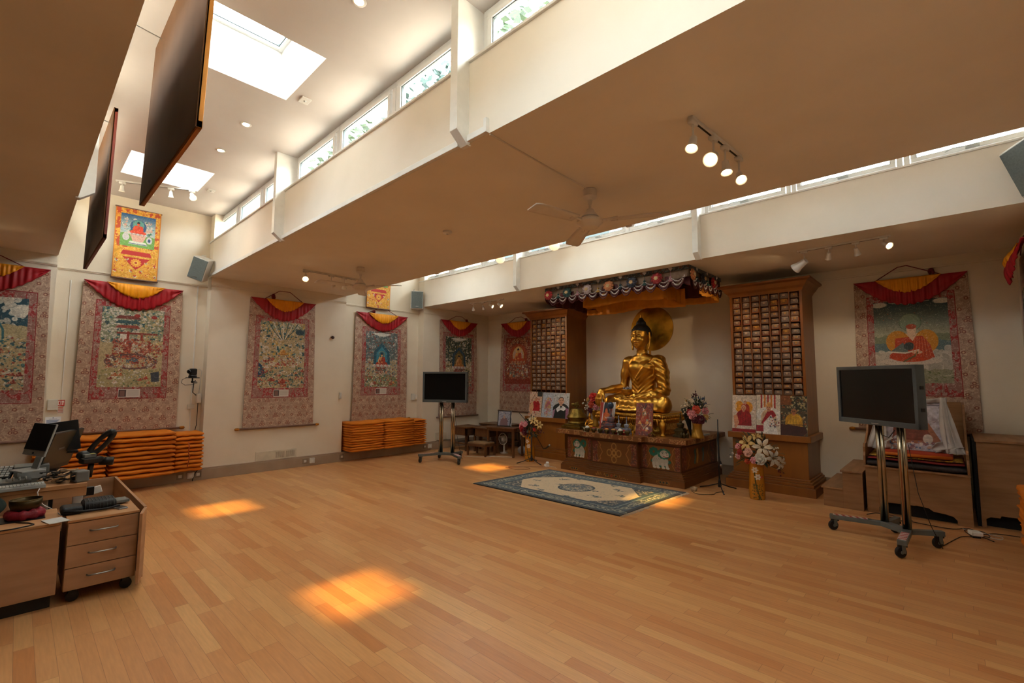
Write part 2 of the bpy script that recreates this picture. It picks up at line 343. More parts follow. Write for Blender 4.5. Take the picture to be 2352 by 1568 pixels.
# clerestory windows
def cwin(x0, x1, y, handle, flip=False):
    o = winroot(((x0+x1)/2, y, ZS)); o.rotation_euler = (0, 0, PI if flip else 0); W = (x1-x0)/2; H = ZH-ZS; f = MB(); t = .05
    for a in ((-W, W, 0, t), (-W, W, H-t, H), (-W, -W+t, t, H-t), (W-t, W, t, H-t)): f.box(a[0], a[1], .02, .09, a[2], a[3])
    f.build('frame', M_upvc, o, bevel=.004)
    f = MB(); i = t+.008; u = .042
    for a in ((-W+i, W-i, i, i+u), (-W+i, W-i, H-i-u, H-i), (-W+i, -W+i+u, i+u, H-i-u), (W-i-u, W-i, i+u, H-i-u)): f.box(a[0], a[1], .0, .06, a[2], a[3])
    s = f.build('sash', M_upvc, o, bevel=.004)
    f = MB(); j = i+u
    for a in ((-W+j, W-j, j, j+.007), (-W+j, W-j, H-j-.007, H-j), (-W+j, -W+j+.007, j, H-j), (W-j-.007, W-j, j, H-j)): f.box(a[0], a[1], .012, .03, a[2], a[3])
    f.build('seal', M_seal, s)
    MB().box(-W+j, W-j, .03, .036, j, H-j).build('pane', G, o)
    if handle:
        k = MB().box(-.05, .05, -.03, 0, i+.004, i+.034); k.tube([(.0, -.03, i+.02), (-.14, -.045, i+.03), (-.2, -.03, i+.012)], .006, 6)
        k.build('handle', mat('grey_plastic', '#b8bcbc', .4), o, bevel=.003)
for yw, hd in ((Y2+.105, False), (Y4+.12, True), (Y1-.105, None), (Y3-.105, None)):
    for a, b_ in ((XR, -5.70), (-5.62, -2.42), (-2.34, .80)):
        for k in range(3):
            q = (b_-a)/3
            if yw == Y3-.105 and k != 1:
                struct('wall_upstand', MB().box(a+k*q, a+(k+1)*q, yw-.09, yw, ZS, ZH), M_wall); continue  # unseen windows blocked here to dim the fascia and altar
            cwin(a+k*q+.004, a+(k+1)*q-.004, yw, bool(hd), hd is None)
# sills, posts, fascia trims, rails
TN = [0]
def trim(mb, m=None, bevel=.003):
    TN[0] += 1; return struct('trim_%d' % TN[0], mb, m or M_white, bevel)
for yf in (Y2, Y4):
    for a, b_ in ((XR, -5.70), (-5.62, -2.42), (-2.34, .80)): trim(MB().box(a, b_, yf-.018, yf+.13, ZS-.02, ZS))
    for x in (-5.66, -2.38):
        trim(MB().prism([(yf-.11, ZH), (yf-.11, 3.25), (yf-.012, ZL-.012), (yf+.02, ZL-.012), (yf+.02, ZS), (yf+.2, ZS), (yf+.2, ZH)], x-.04, x+.035, 'x'))
    trim(MB().box(XR, RWR, yf+.18, yf+.24, ZS-.02, ZS+.01))
for x in (-5.66, -2.38):
    yf = Y1; trim(MB().prism([(yf+.11, ZH), (yf+.11, 3.25), (yf+.012, ZL-.012), (yf-.02, ZL-.012), (yf-.02, ZS), (yf-.2, ZS), (yf-.2, ZH)], x-.04, x+.035, 'x'))
    yf = Y3; trim(MB().prism([(yf+.11, ZH), (yf+.11, 3.25), (yf+.012, ZL-.012), (yf-.02, ZL-.012), (yf-.02, ZS), (yf-.2, ZS), (yf-.2, ZH)], x-.04, x+.035, 'x'))
for a, b_ in ((XR+.02, -5.71), (-5.61, -2.43), (-2.33, -2.16)): trim(MB().box(a, b_, Y2-.03, Y2, ZL, ZL+.045))
trim(MB().box(-2.165, -2.14, Y2-.032, Y2, ZL, ZL+.1))
for y0, y1, x in ((YF, Y1, XL), (Y1, Y2, XR), (Y2, Y3, XL), (Y3, Y4, XR), (Y4, YA, XL)):
    trim(MB().box(x, x+.022, y0, y1, 3.045, 3.07).box(x, x+.012, y0, y1, 3.03, 3.045), M_wall)
trim(MB().box(XL, RW, YA-.022, YA, 3.045, 3.07), M_wall)
trim(MB().box(RW-.022, RW, Y4, YA, 3.045, 3.07), M_wall)
# skirting trunking: it fills the recesses of the bays, so the mats can lie on it
w = MB()
for y0, y1, x in ((YF, Y1, XL), (Y1, Y2, XR), (Y2, Y3, XL), (Y3, Y4, XR), (Y4, YA, XL)):
    w.box(x, XL+.05, y0, y1, 0, .155); w.box(x, XL+.035, y0, y1, .155, .175)
tag(w.build('baseboard_left', M_trunk, None, bevel=.004), kind='structure')
tag(MB().box(XL+.05, RW, YA-.03, YA, 0, .16).build('baseboard_back', M_trunk, None, bevel=.004), kind='structure')
tag(MB().box(RWR-.25, RWR, Y3, Y4, 0, .16).build('baseboard_right', M_trunk, None, bevel=.004), kind='structure')
# ---------------------------------------------------------------- lights, fans, speakers
M_lampw = mat('white_lamp_enamel', '#e8e4dc', .35); M_steel = mat('brushed_steel', '#b8b8b4', .3, 1.)
M_glow = mat('lit_bulb', '#ffe2b0', .3, emit=30.); M_off = mat('unlit_bulb', '#c8c8c0', .2)
M_ring = mat('dark_slot', '#20201e', .6)
def spot_light(name, loc, aim, power, ang=60, blend=.6, parent=None):
    d = bpy.data.lights.new(name, 'SPOT'); d.energy = power; d.spot_size = R(ang); d.spot_blend = blend; d.color = (1, .72, .42); d.shadow_soft_size = .03
    o = bpy.data.objects.new(name, d); col.objects.link(o); o.location = loc; o.rotation_euler = Vector(aim).to_track_quat('-Z', 'Y').to_euler(); o.parent = parent
def track(name_label, z, p0, p1, heads, group='track lights', glowback=None):
    """p0,p1: rail ends; heads: (t, drop, aim, lit, size)"""
    p0 = np.array(p0, float); p1 = np.array(p1, float); c = (p0+p1)/2; L = np.hypot(*(p1-p0)); a = math.atan2(*(p1-p0)[::-1])
    o = thing('track_light', name_label, 'track light', (c[0], c[1], z), a, group)
    MB().box(-L/2, L/2, -.017, .017, -.022, 0).build('rail', M_lampw, o, bevel=.003)
    MB().box(-L/2+.02, L/2-.02, -.006, .006, -.0235, -.02).build('slot', M_ring, o)
    Ri = rotz(-a)
    for t, drop, aim, lit, s in heads:
        s = s*.76
        x = (t-.5)*L; v = Ri@np.array(aim, float); v /= np.linalg.norm(v); piv = np.array((x, 0, -.03-drop))
        h = MB(); h.box(x-.035, x+.035, -.018, .018, -.045, -.02); h.cyl((x, 0, -.04), piv, .007, 8)
        h.build('stem', M_lampw, o, True)
        u = np.cross(v, (0.1, .2, 1)); u /= np.linalg.norm(u); w_ = np.cross(v, u); Mx = np.stack([u, w_, v], 1)
        hd = MB().lathe([(.012*s, -.05*s), (.026*s, -.045*s), (.03*s, 0), (.036*s, .035*s), (.046*s, .06*s), (.046*s, .066*s), (.04*s, .062*s), (.03*s, .04*s)], 18, piv+v*.03*s, Mx)
        ho = hd.build('lamp_head', M_lampw, o, 40)
        MB().lathe([(.0, .040*s), (.022*s, .044*s), (.026*s, .05*s), (.0, .056*s)], 16, piv+v*.03*s, Mx).build('bulb', M_glow if lit else M_off, ho, True)
        if lit: spot_light('lamp', tuple(piv+v*.12*s), tuple(v), lit, 75, .7, o)
    return o
WL = (-1, .1, -.5); D = (0, 0, -1)
track('white track light with four spots on the raised ceiling beyond the far skylight', ZH, (-8.05, .75), (-7.66, 1.55), [(.08, .05, (-.2, 0, -1), 3, .95), (.45, .05, (-.2, 0, -1), 3, .95), (.7, .05, (-.2, .1, -1), 3, .95), (.98, .05, (.75, .05, -.7), 22, 1.3)])
track('white track light with four lit spots near the large ceiling fan', ZL, (-1.085, 2.75), (-1.03, 3.5), [(.04, .11, (.0, -.4, -.9), 6, 1.1), (.42, .12, (.05, -.85, -.6), 10, 1.35), (.66, .11, (.15, -.2, -1), 6, 1.1), (.97, .12, (.3, -.5, -.7), 6, 1.1)])
track('white track light beside the far ceiling fan on the middle ceiling', ZL, (-6.92, 2.82), (-6.96, 3.7), [(.04, .07, (.75, -.3, -.65), 16, 1.3), (.5, .09, (-.1, .5, -.9), 5, 1.1), (.75, .09, (-.6, .3, -.7), 0, 1.1)])
track('track light above the corner cupboards on the ceiling over the altar', ZL, (-7.35, 6.5), (-6.45, 6.6), [(.1, .08, (-.4, .5, -.8), 0, .9), (.4, .08, (-.2, .5, -.8), 0, .9), (.6, .07, (.8, .3, -.45), 22, 1.1), (.85, .07, (.8, .28, -.55), 28, 1.2)])
track('track light above the right scripture bookcase with one large grey spot', ZL, (-1.32, 6.62), (-.4, 6.56), [(.08, .12, (-.85, .3, -.5), 25, 1.9), (.36, .07, (-.2, .6, -.75), 12, 1.), (.65, .07, (.1, .6, -.75), 10, 1.05), (.93, .06, (.55, -.5, -.5), 6, 1.15)])
track('track light partly out of view on the near low ceiling at left', ZL, (-7.62, -.35), (-7.52, -.95), [(.05, .05, (.8, .4, -.5), 14, 1.3), (.3, .06, (.2, .3, -1), 0, 1.1)])
def downlight(x, y, lab, lit=True):
    o = thing('downlight', lab, 'ceiling light', (x, y, ZH), 0, 'recessed downlights of the raised ceiling')
    MB().lathe([(.036, -.001), (.052, -.004), (.05, -.008), (.034, -.006)], 20).build('bezel', M_lampw, o, True)
    MB().lathe([(.0, -.012), (.030, -.010), (.033, -.007), (0, -.007)], 16).build('lens', M_glow, o)
downlight(-5.25, 1.484, 'small round downlight between the two skylights, nearer one'); downlight(-6.08, 1.47, 'small round downlight nearest the far skylight'); downlight(-2.908, 1.495, 'round downlight on the raised ceiling at the upper picture edge')
def detector(x, y, z, lab, sq=True):
    o = thing('smoke_detector', lab, 'detector', (x, y, z)); m = MB()
    if sq: m.box(-.055, .055, -.045, .045, -.012, 0)
    else: m.lathe([(.05, 0), (.05, -.02), (.035, -.032), (0, -.032)], 20)
    m.build('base', M_lampw, o, 40, bevel=.003); MB().ell((0, 0, -.012 if sq else -.032), (.014, .014, .008)).build('sensor', M_steel, o, True)
detector(-4.37, 1.728, ZH, 'square white sensor plate on the raised ceiling beside the near skylight'); detector(-7.51, 1.726, ZH, 'square white sensor plate near the far skylight'); detector(-3.95, 3.146, ZL, 'small round smoke detector on the middle low ceiling', False)
M_fan = mat('fan_enamel', '#e2d8cc', .4, c2='#dccfbf')
def fan(x, y, rz, lab):
    o = thing('ceiling_fan', lab, 'ceiling fan', (x, y, ZL), 0, 'three-blade ceiling fans')
    MB().lathe([(.055, -.003), (.055, .0), (.02, .001)], 20).build('mount_gap', M_ring, o)
    MB().lathe([(.02, -.002), (.058, -.004), (.058, -.055), (.062, -.065), (.05, -.078), (.022, -.095), (.016, -.13)], 24).build('canopy', M_fan, o, 40)
    MB().lathe([(.011, -.12), (.011, -.17), (.03, -.175), (.04, -.2), (.062, -.222), (.068, -.238)], 20).build('downrod', M_fan, o, 40)
    MB().lathe([(.068, -.24), (.072, -.25), (.072, -.256), (.095, -.262), (.112, -.275), (.112, -.292), (.09, -.305), (.07, -.335), (.03, -.345), (0, -.346)], 28).build('motor', M_fan, o, 40)
    MB().lathe([(.069, -.238), (.074, -.24), (.074, -.249), (.069, -.251)], 28).build('motor_band', M_steel, o, True)
    for k in range(3):
        q = R(rz+120*k); c, s = math.cos(q), math.sin(q); b_ = MB(); tilt = .16
        def P(u, v, d):
            r = .17+u*.47; wd = (.052+.022*u)*(1-.25*max(0, u-.9)*10); t = (v-.5)*2*wd; return (r*c-t*s, r*s+t*c, -.283+t*tilt+d-.012*u*u)
        for d in (0, -.005): b_.surf(lambda u, v, d=d: P(u, v, d), 14, 4)
        b_.build('blade', M_fan, o, True, solid=.004)
        MB().tube([(.09*c, .09*s, -.285), (.17*c, .17*s, -.278), (.23*c, .23*s, -.282)], [.014, .012, .02], 8).build('blade_iron', M_fan, o, True)
fan(-2.17, 3.27, -100, 'large white three-blade ceiling fan nearest the camera'); fan(-6.2, 3.35, -92, 'far white three-blade ceiling fan above the floor mats')
tag(MB().tube([(-2.14, 2.05, ZL-.006), (-2.16, 2.7, ZL-.006), (-2.165, 3.2, ZL-.006)], .006, 6).build('cable_conduit', M_fan), 'thin white conduit crossing the middle ceiling to the large fan', 'conduit')
# wall speakers
M_spk = mat('speaker_grey_grille', '#66706f', .7, c2='#5c6665', scale=60); M_spw = mat('speaker_housing', '#d8d4cb', .5)
def speaker(loc, M, d, lab, bar):
    w_, h_, dp = d; o = thing('wall_speaker', lab, 'speaker', loc, 0, 'wall loudspeakers'); m = MB()
    prof = [(-w_/2, 0), (w_/2, 0), (w_/2*.72, dp), (-w_/2*.72, dp)]
    v = [M@np.array((x, -y, z)) for z in (-h_/2, h_/2) for x, y in prof]
    m.add(v, [(0, 1, 2, 3)[::-1], (4, 5, 6, 7), (0, 1, 5, 4), (1, 2, 6, 5), (2, 3, 7, 6), (3, 0, 4, 7)]); m.build('housing', M_spw, o, bevel=.012)
    MB().obox(M@np.array((0, .006, 0)), (w_*.9, .012, h_*.92), M).build('grille', M_spk, o, bevel=.005)
    MB().obox(M@np.array((0, .014, -h_*.36)), (w_*.22, .004, h_*.035), M).build('badge', M_steel, o)
    MB().tube(bar, .012, 8).build('bracket', M_steel, o, True)
    return o
# local +y of M is the front direction
def face(dirn, tilt=0, rollz=0):
    f = np.array(dirn, float); f /= np.linalg.norm(f); x = np.cross(f, (0, 0, 1)); x /= np.linalg.norm(x); z = np.cross(x, f); M = np.stack([x, f, z], 1); return M@roty(rollz)
speaker((-8.42, 1.82, 3.25), face((.72, -.62, -.25), rollz=R(-22)), (.24, .36, .22), 'large white and grey wall speaker tilted beside the yellow hanging scroll', [(-.13, .1, .0), (-.13, .16, .22), (-.05, .05, .0)])
tag(MB().box(XR, XR+.04, 1.93, 1.99, 3.42, 3.55).build('junction_box', M_white, bevel=.004), 'small white junction box above the large tilted speaker', 'junction box')
speaker((-8.5, 5.96, 3.31), face((.9, -.45, -.05)), (.28, .4, .2), 'upright grey wall speaker on the left wall near the corner', [(-.2, .0, .12), (-.12, .0, .24), (-.1, 0, .1)])
speaker((.57, 5.95, 3.42), face((-.85, -.55, -.3), rollz=R(5)), (.30, .46, .2), 'grey wall speaker high on the right wall at the picture edge', [(.27, .05, .0), (.12, .05, .24), (.1, 0, .1)])
# globe pendants of the far bay, half hidden by the middle ceiling
M_globe = mat('lit_opal_globe', '#ffe3b8', .4, emit=.95)
for x, lab in ((-4.55, 'lit round opal pendant globe in the far raised bay, nearer the fan'), (-5.78, 'lit round opal pendant globe in the far raised bay, left one')):
    o = thing('pendant_globe', lab, 'pendant lamp', (x, 5.82, ZH), 0, 'globe pendants of the far bay')
    MB().cyl((0, 0, 0), (0, 0, -.42), .006).build('cord', M_lampw, o); MB().ell((0, 0, -.5), .085, 20, 12).build('globe', M_globe, o, True)
# ---------------------------------------------------------------- hanging scrolls (thangkas)
def seated(c, x, y, s, robe, skin, hair='#1c2430', halo=None, arch=None, arm=True, dark='#5a1c12'):
    """seated figure, y = seat line, s = height"""
    if arch:
        c.ell(x, y-.42*s, .52*s, .62*s, arch); c.ell(x, y-.42*s, .52*s, .62*s, '#c9a23c', ring=.07)
    if halo: c.ell(x, y-.80*s, .26*s, .26*s, halo); c.ell(x, y-.80*s, .26*s, .26*s, '#d8b860', ring=.09)
    c.ell(x, y-.08*s, .50*s, .12*s, robe); c.ell(x-.28*s, y-.12*s, .2*s, .11*s, robe); c.ell(x+.28*s, y-.12*s, .2*s, .11*s, robe)
    c.poly([(x-.2*s, y-.62*s), (x+.2*s, y-.62*s), (x+.26*s, y-.4*s), (x+.25*s, y-.08*s), (x-.25*s, y-.08*s), (x-.26*s, y-.4*s)], robe)
    c.poly([(x-.19*s, y-.62*s), (x+.04*s, y-.62*s), (x-.08*s, y-.3*s), (x-.2*s, y-.38*s)], skin)
    c.line([(x-.2*s, y-.56*s), (x-.3*s, y-.32*s), (x-.22*s, y-.1*s)], .045*s, skin if arm else robe); c.line([(x+.22*s, y-.56*s), (x+.27*s, y-.3*s), (x, y-.2*s)], .05*s, robe)
    for k in range(4): c.line([(x+.15*s-.04*s*k, y-.55*s), (x+.05*s-.1*s*k, y-.22*s)], .006*s, dark, .6)
    c.line([(x-.3*s, y-.08*s), (x+.1*s, y-.03*s), (x+.3*s, y-.1*s)], .012*s, dark, .6)
    c.ell(x, y-.21*s, .09*s, .035*s, skin); c.rect(x-.04*s, x+.04*s, y-.7*s, y-.6*s, skin)
    c.ell(x, y-.78*s, .095*s, .115*s, skin)
    if hair: c.ell(x, y-.85*s, .098*s, .06*s, hair); c.ell(x, y-.92*s, .04*s, .04*s, hair)
    for e in (-1, 1): c.line([(x+e*.02*s, y-.785*s), (x+e*.055*s, y-.785*s)], .006*s, '#3a2018')
    c.line([(x-.02*s, y-.72*s), (x+.02*s, y-.72*s)], .006*s, '#a03a2a')
def lotus(c, x, y, w, cols=('#e8dcd0', '#d89a90', '#5a8a96')):
    for k in range(9):
        u = (k-4)/4; c.ell(x+u*w*.46, y, w*.065, w*.075, cols[k % 2]); c.ell(x+u*w*.46, y+w*.02, w*.03, w*.045, cols[2], .6)
def crowd(c, rng, n, pal, x0=0, x1=1, y0=0, y1=None, s=(.008, .028), dark=.5):
    y1 = c.asp if y1 is None else y1
    big = s[1] > .045 or n < 100; n = n if big else int(n*1.7); q = 1 if big else .8; sd = n % 97
    for _ in range(n):
        x = rng.uniform(x0, x1); y = rng.uniform(y0, y1); r = rng.uniform(*s)*q; k = rng.choice(pal)
        if rng.random() < .62: k = pal[int(float(vnoise(np.array(x*7.3+sd), np.array(y*9.1), sd))*.999*len(pal)*1.6) % len(pal)]
        c.ell(x, y, r, r*rng.uniform(.35, 1.1), k, .9, rng.uniform(0, 3))
        if rng.random() < dark: c.line([(x-r, y+r*.5), (x+r*.3, y+r*.7), (x+r, y)], .0022, rng.choice(['#2a3440', '#5a2c24', '#30484c', '#e8e0d0']), .7)
def little(c, rng, n, x0, x1, y0, y1, s=.06):
    for _ in range(n):
        x = rng.uniform(x0, x1); y = rng.uniform(y0, y1); seated(c, x, y, s*rng.uniform(.7, 1.2), rng.choice(['#a83a2c', '#c06a3a', '#8c3a30', '#d8a050', '#e0d8cc', '#3c6a70']), rng.choice(['#d8b898', '#c8a080', '#e8d0b8']), halo=rng.choice([None, '#7aa89c', '#c8c090']))
def painting(kind, W, asp, seed):
    rng = random.Random(seed); c = Canvas(W, asp, '#b8a680')
    def band(y0, y1, col_, a=1, k=.03):
        n_ = (fbm(c.x*6, c.y*6, seed)-.5)*k*4; c.fill((c.y+n_ > y0) & (c.y+n_ < y1), col_, a)
    T, WH, RD, BG, GN = ['#2c5660', '#35646a', '#1f444c', '#4c7a78'], ['#e2dccc', '#d6cfc0', '#cfc8b8'], ['#a2382c', '#b8503c', '#8a2e26', '#c8704c'], ['#bfa878', '#c8b48a', '#a8905f', '#d8c088'], ['#6c7a4c', '#8a8c5a', '#556a4a']
    if kind == 'A':
        band(0, asp*.3, '#274e5c'); crowd(c, rng, 60, WH, 0, 1, 0, asp*.3, (.03, .08)); band(asp*.3, asp*.45, '#b8a880')
        for k in range(5): c.line([(.5+.04*k, asp*.22), (.5+.06*k, asp*.35), (.55+.05*k, asp*.5)], .012, '#e8e0d4' if k % 2 else '#2c6a74')
        crowd(c, rng, 500, T+WH+RD+BG, 0, 1, asp*.42, asp, (.008, .03)); little(c, rng, 14, .05, .95, asp*.5, asp*.98, .09)
    elif kind == 'B':
        band(0, asp*.42, '#8c9478'); crowd(c, rng, 260, T+WH+WH, 0, .6, 0, asp*.45, (.012, .035)); crowd(c, rng, 180, T+WH+BG+WH, .5, 1, 0, asp*.4, (.012, .035))
        for k in range(3): c.poly([(.2, asp*(.14+.06*k)), (.62, asp*(.14+.06*k)), (.56, asp*(.10+.06*k)), (.26, asp*(.10+.06*k))], ['#7c3a34', '#2c5660', '#94443a'][k])
        for x, y in ((.55, .15), (.83, .16)): c.ell(x, y, .05, .035, '#a02c28')
        c.rect(.3, .42, asp*.33, asp*.47, '#e6ded2'); c.rect(.40, .44, asp*.3, asp*.62, '#9a3428'); c.rect(.62, .66, asp*.32, asp*.62, '#a03a2c'); c.rect(.24, .9, asp*.31, asp*.335, '#8a3a30')
        crowd(c, rng, 420, RD+RD+WH+['#5a4044', '#c8a878'], .2, .8, asp*.4, asp*.64, (.008, .03)); crowd(c, rng, 160, WH+BG+RD, .6, 1, asp*.4, asp*.6, (.008, .028))
        c.ell(.5, asp*.68, .42, asp*.1, '#6c4a48', ring=.22); c.poly([(.42, asp*.62), (.58, asp*.62), (.62, asp*.70), (.42, asp*.70)], '#4a6a7c'); crowd(c, rng, 220, WH+RD+['#50444c', '#c8a060'], .1, .92, asp*.6, asp*.76, (.008, .024))
        band(asp*.77, asp*1.1, '#a89c70', .8); crowd(c, rng, 120, WH+GN+['#caa868'], 0, 1, asp*.78, asp, (.008, .026)); little(c, rng, 8, .1, .9, asp*.8, asp*.98, .09)
        c.poly([(.82, asp*.82), (.96, asp*.8), (.97, asp*.93), (.84, asp*.94)], '#3a4450')
    elif kind == 'C':
        band(0, asp*.12, '#8c9a84'); crowd(c, rng, 520, T+WH+BG+BG+['#caa048'], 0, 1, 0, asp*.62, (.012, .04)); c.ell(.88, asp*.14, .1, .07, '#24424e')
        for k in range(7): c.line([(.5+(k-3)*.02, asp*.26), (.5+(k-3)*.07, asp*.14), (.5+(k-3)*.11, .02)], .009, '#e4decc' if k % 2 else '#3c5a5c')
        seated(c, .5, asp*.5, .2, '#c88a3c', '#e0b870', halo='#8aa890'); crowd(c, rng, 260, RD+WH+BG, .1, .9, asp*.52, asp*.68, (.008, .028)); c.poly([(0, asp*.62), (.1, asp*.68), (.16, asp*.84), (0, asp*.84)], '#234a6a')
        crowd(c, rng, 330, T+WH+BG+RD+GN, 0, 1, asp*.68, asp, (.01, .03)); little(c, rng, 14, .06, .95, asp*.62, asp*.98, .10); seated(c, .5, asp*.93, .17, '#9a3428', '#c89878', halo='#6c8a6c')
    elif kind in ('D', 'E'):
        dk = kind == 'E'; band(0, asp*.5, '#5c6c6c' if not dk else '#3c4c40'); crowd(c, rng, 650, (['#8a9094', '#a8a8a0', '#6c7c84', '#8c4a3c', '#4c6470', '#c8c4b8'] if not dk else WH+['#30403a', '#4a5a3c', '#8a7048', '#202c28', '#c0b48c']), 0, 1, 0, asp, (.012, .038))
        band(asp*.8, asp*1.1, '#7c8858' if not dk else '#8c5a48', .6); crowd(c, rng, 200, GN+WH+RD+['#3c6478'], 0, 1, asp*.8, asp, (.01, .03))
        for k in range(3): c.ell(.5, .06+.02*k, .3-.08*k, .03, '#d8d8d0')
        c.poly([(.24, asp*.6), (.26, asp*.36), (.5, asp*.2), (.74, asp*.36), (.76, asp*.6)], '#1f5a70' if not dk else '#24485c'); c.poly([(.32, asp*.58), (.34, asp*.38), (.5, asp*.27), (.66, asp*.38), (.68, asp*.58)], '#3a88a0' if not dk else '#6a5a38')
        seated(c, .5, asp*.6, .36, '#a8321f' if not dk else '#b87a3c', '#d8a468', halo='#2c6c80' if not dk else '#8a6a34'); lotus(c, .5, asp*.615, .5)
        c.rect(.3, .7, asp*.64, asp*.72, '#6c6a60' if not dk else '#7a4438'); crowd(c, rng, 80, WH+RD+['#3c5058'], .3, .7, asp*.64, asp*.75, (.008, .022)); little(c, rng, 6, .12, .88, asp*.88, asp*.97, .12)
    elif kind == 'F':
        c.fill(c.y > -1, '#8a3a26'); crowd(c, rng, 500, RD+['#b87c50', '#c89c70', '#7c3024', '#c8a888', '#6c4a40'], 0, 1, 0, asp, (.01, .035))
        for k in range(13):
            q = PI*k/12; c.ell(.5-.42*math.cos(q), asp*.42-.52*math.sin(q), .045, .045, '#c8a070'); c.ell(.5-.42*math.cos(q), asp*.42-.52*math.sin(q), .025, .03, '#8a3426')
        c.ell(.5, asp*.42, .34, .38, '#a8421f'); seated(c, .5, asp*.52, .42, '#c4481f', '#d89048', halo='#d8b070', arch='#c8a088'); lotus(c, .5, asp*.535, .5, ('#c89a70', '#a85a3c', '#7a3a30'))
        crowd(c, rng, 200, ['#c0a890', '#a88a78', '#8a3a2c', '#6c5a50'], .15, .85, asp*.56, asp*.85, (.01, .03)); little(c, rng, 12, .1, .9, asp*.62, asp*.95, .12); c.rect(0, 1, asp*.9, asp, '#8c2a1c', .8)
    elif kind == 'G':
        t = np.clip(c.y/(asp*.42), 0, 1)[..., None]; c.c = hx('#1c3640')*(1-t)+hx('#a8a488')*t; band(asp*.42, asp*.56, '#7c8468'); band(asp*.5, asp*.62, '#5c7478'); band(asp*.62, asp*1.2, '#b4aca0'); crowd(c, rng, 90, ['#c0b8ac', '#a8a094', '#ccc4b8'], 0, 1, asp*.6, asp*.86, (.03, .09), .3); band(asp*.84, asp*1.2, '#8a8a6c', .8)
        for k in range(-6, 7): c.line([(.5, .05), (.5+k*.045, .02+.05*(1-abs(k)/7))], .005, '#d8d4c0')
        for x in (.08, .93): c.ell(x, .05, .12, .05, '#cfc6b4'); c.ell(x, .05, .12, .05, '#5a6a64', ring=.08)
        for k in range(60): x, y = rng.random(), rng.uniform(.1, asp*.5); c.ell(x, y, .008, .004, rng.choice(['#c86a3c', '#d8d0bc', '#4c6a5c']))
        c.ell(.24+.08, asp*.5, .16, .2, '#c88420'); c.ell(.68+.02, asp*.5, .15, .2, '#c88420'); c.ell(.5, asp*.27, .15, .16, '#7c8c74'); c.ell(.5, asp*.27, .15, .16, '#5c6c58', ring=.06)
        x, y = .49, asp*.74
        c.ell(x-.02, y, .40, .07, '#cdbfb2'); c.ell(x, y-.1, .29, .11, '#c2421c'); c.poly([(x-.2, y-.42), (x+.16, y-.45), (x+.25, y-.3), (x+.3, y-.06), (x-.3, y-.06), (x-.22, y-.2)], '#b83c1c'); c.poly([(x-.28, y-.18), (x-.1, y-.34), (x-.02, y-.14)], '#66706c'); c.ell(x-.02, y-.27, .07, .07, '#3c4444')
        c.poly([(x-.06, y-.5), (x+.1, y-.5), (x+.03, y-.36)], '#dcb898'); c.ell(x+.02, y-.56, .065, .085, '#dcb898'); c.ell(x+.02, y-.62, .07, .045, '#a84428'); c.line([(x-.3, y-.18), (x-.08, y-.15), (x+.1, y-.2)], .012, '#e0d4c4'); c.ell(x+.08, y-.16, .07, .03, '#d8b090'); c.line([(x-.1, y-.0), (x+.05, y-.1), (x+.08, y-.16)], .014, '#6a5c38')
        for k in range(6): c.line([(x+.06+.03*k, y-.42), (x+.02+.045*k, y-.1)], .004, '#e07848', .8)
        for k in range(40): c.ell(rng.random(), rng.uniform(asp*.86, asp), .02, .008, rng.choice(['#4c6038', '#6c7448', '#c0b49c']))
    elif kind == 'Y':
        t = np.clip(c.y/(asp*.5), 0, 1)[..., None]; c.c = hx('#1f5590')*(1-t)**1.5+hx('#b8c8c0')*(1-(1-t)**1.5); band(asp*.62, asp*1.2, '#6ea048'); crowd(c, rng, 60, ['#a8c4cc', '#5c98a8', '#d8d0c0'], 0, 1, asp*.3, asp*.62, (.02, .07)); crowd(c, rng, 110, ['#e0c8bc', '#d8a090', '#2c6c4c', '#d8d0c8'], .12, .9, asp*.12, asp*.6, (.02, .05))
        c.ell(.5, asp*.24, .16, .12, '#4c6c60'); c.ell(.5, asp*.36, .24, .26, '#2c5a88'); c.ell(.5, asp*.3, .17, .17, '#5ca098'); seated(c, .5, asp*.58, .48, '#e2401c', '#e0502a', halo=None)
        c.poly([(.26, asp*.6), (.76, asp*.6), (.66, asp*.82), (.36, asp*.82)], '#dca894'); lotus(c, .5, asp*.6, .5); c.poly([(.28, asp*.82), (.74, asp*.82), (.8, asp*.92), (.24, asp*.92)], '#dcdccc'); c.line([(.26, asp*.9), (.78, asp*.9)], .012, '#284a7c'); c.ell(.16, asp*.72, .1, .13, '#cfc8c8'); c.ell(.84, asp*.74, .09, .13, '#cfccd0'); c.ell(.84, asp*.74, .04, .07, '#30507c')
    g_ = vnoise(c.x*95, c.y*95, seed)*.6+vnoise(c.x*50, c.y*50, seed+2)*.4; c.c = np.clip(c.c*((.80 if kind not in 'GY' else .92)+(.36 if kind not in 'GY' else .14)*g_[..., None]), 0, 1); e_ = np.abs(fbm(c.x*26, c.y*26, seed+8)-.5) < .012; c.fill(e_, '#3c3028', .45); e_ = np.abs(fbm(c.x*21, c.y*21, seed+9)-.47) < .010; c.fill(e_, '#e0d8c4', .5)
    return c
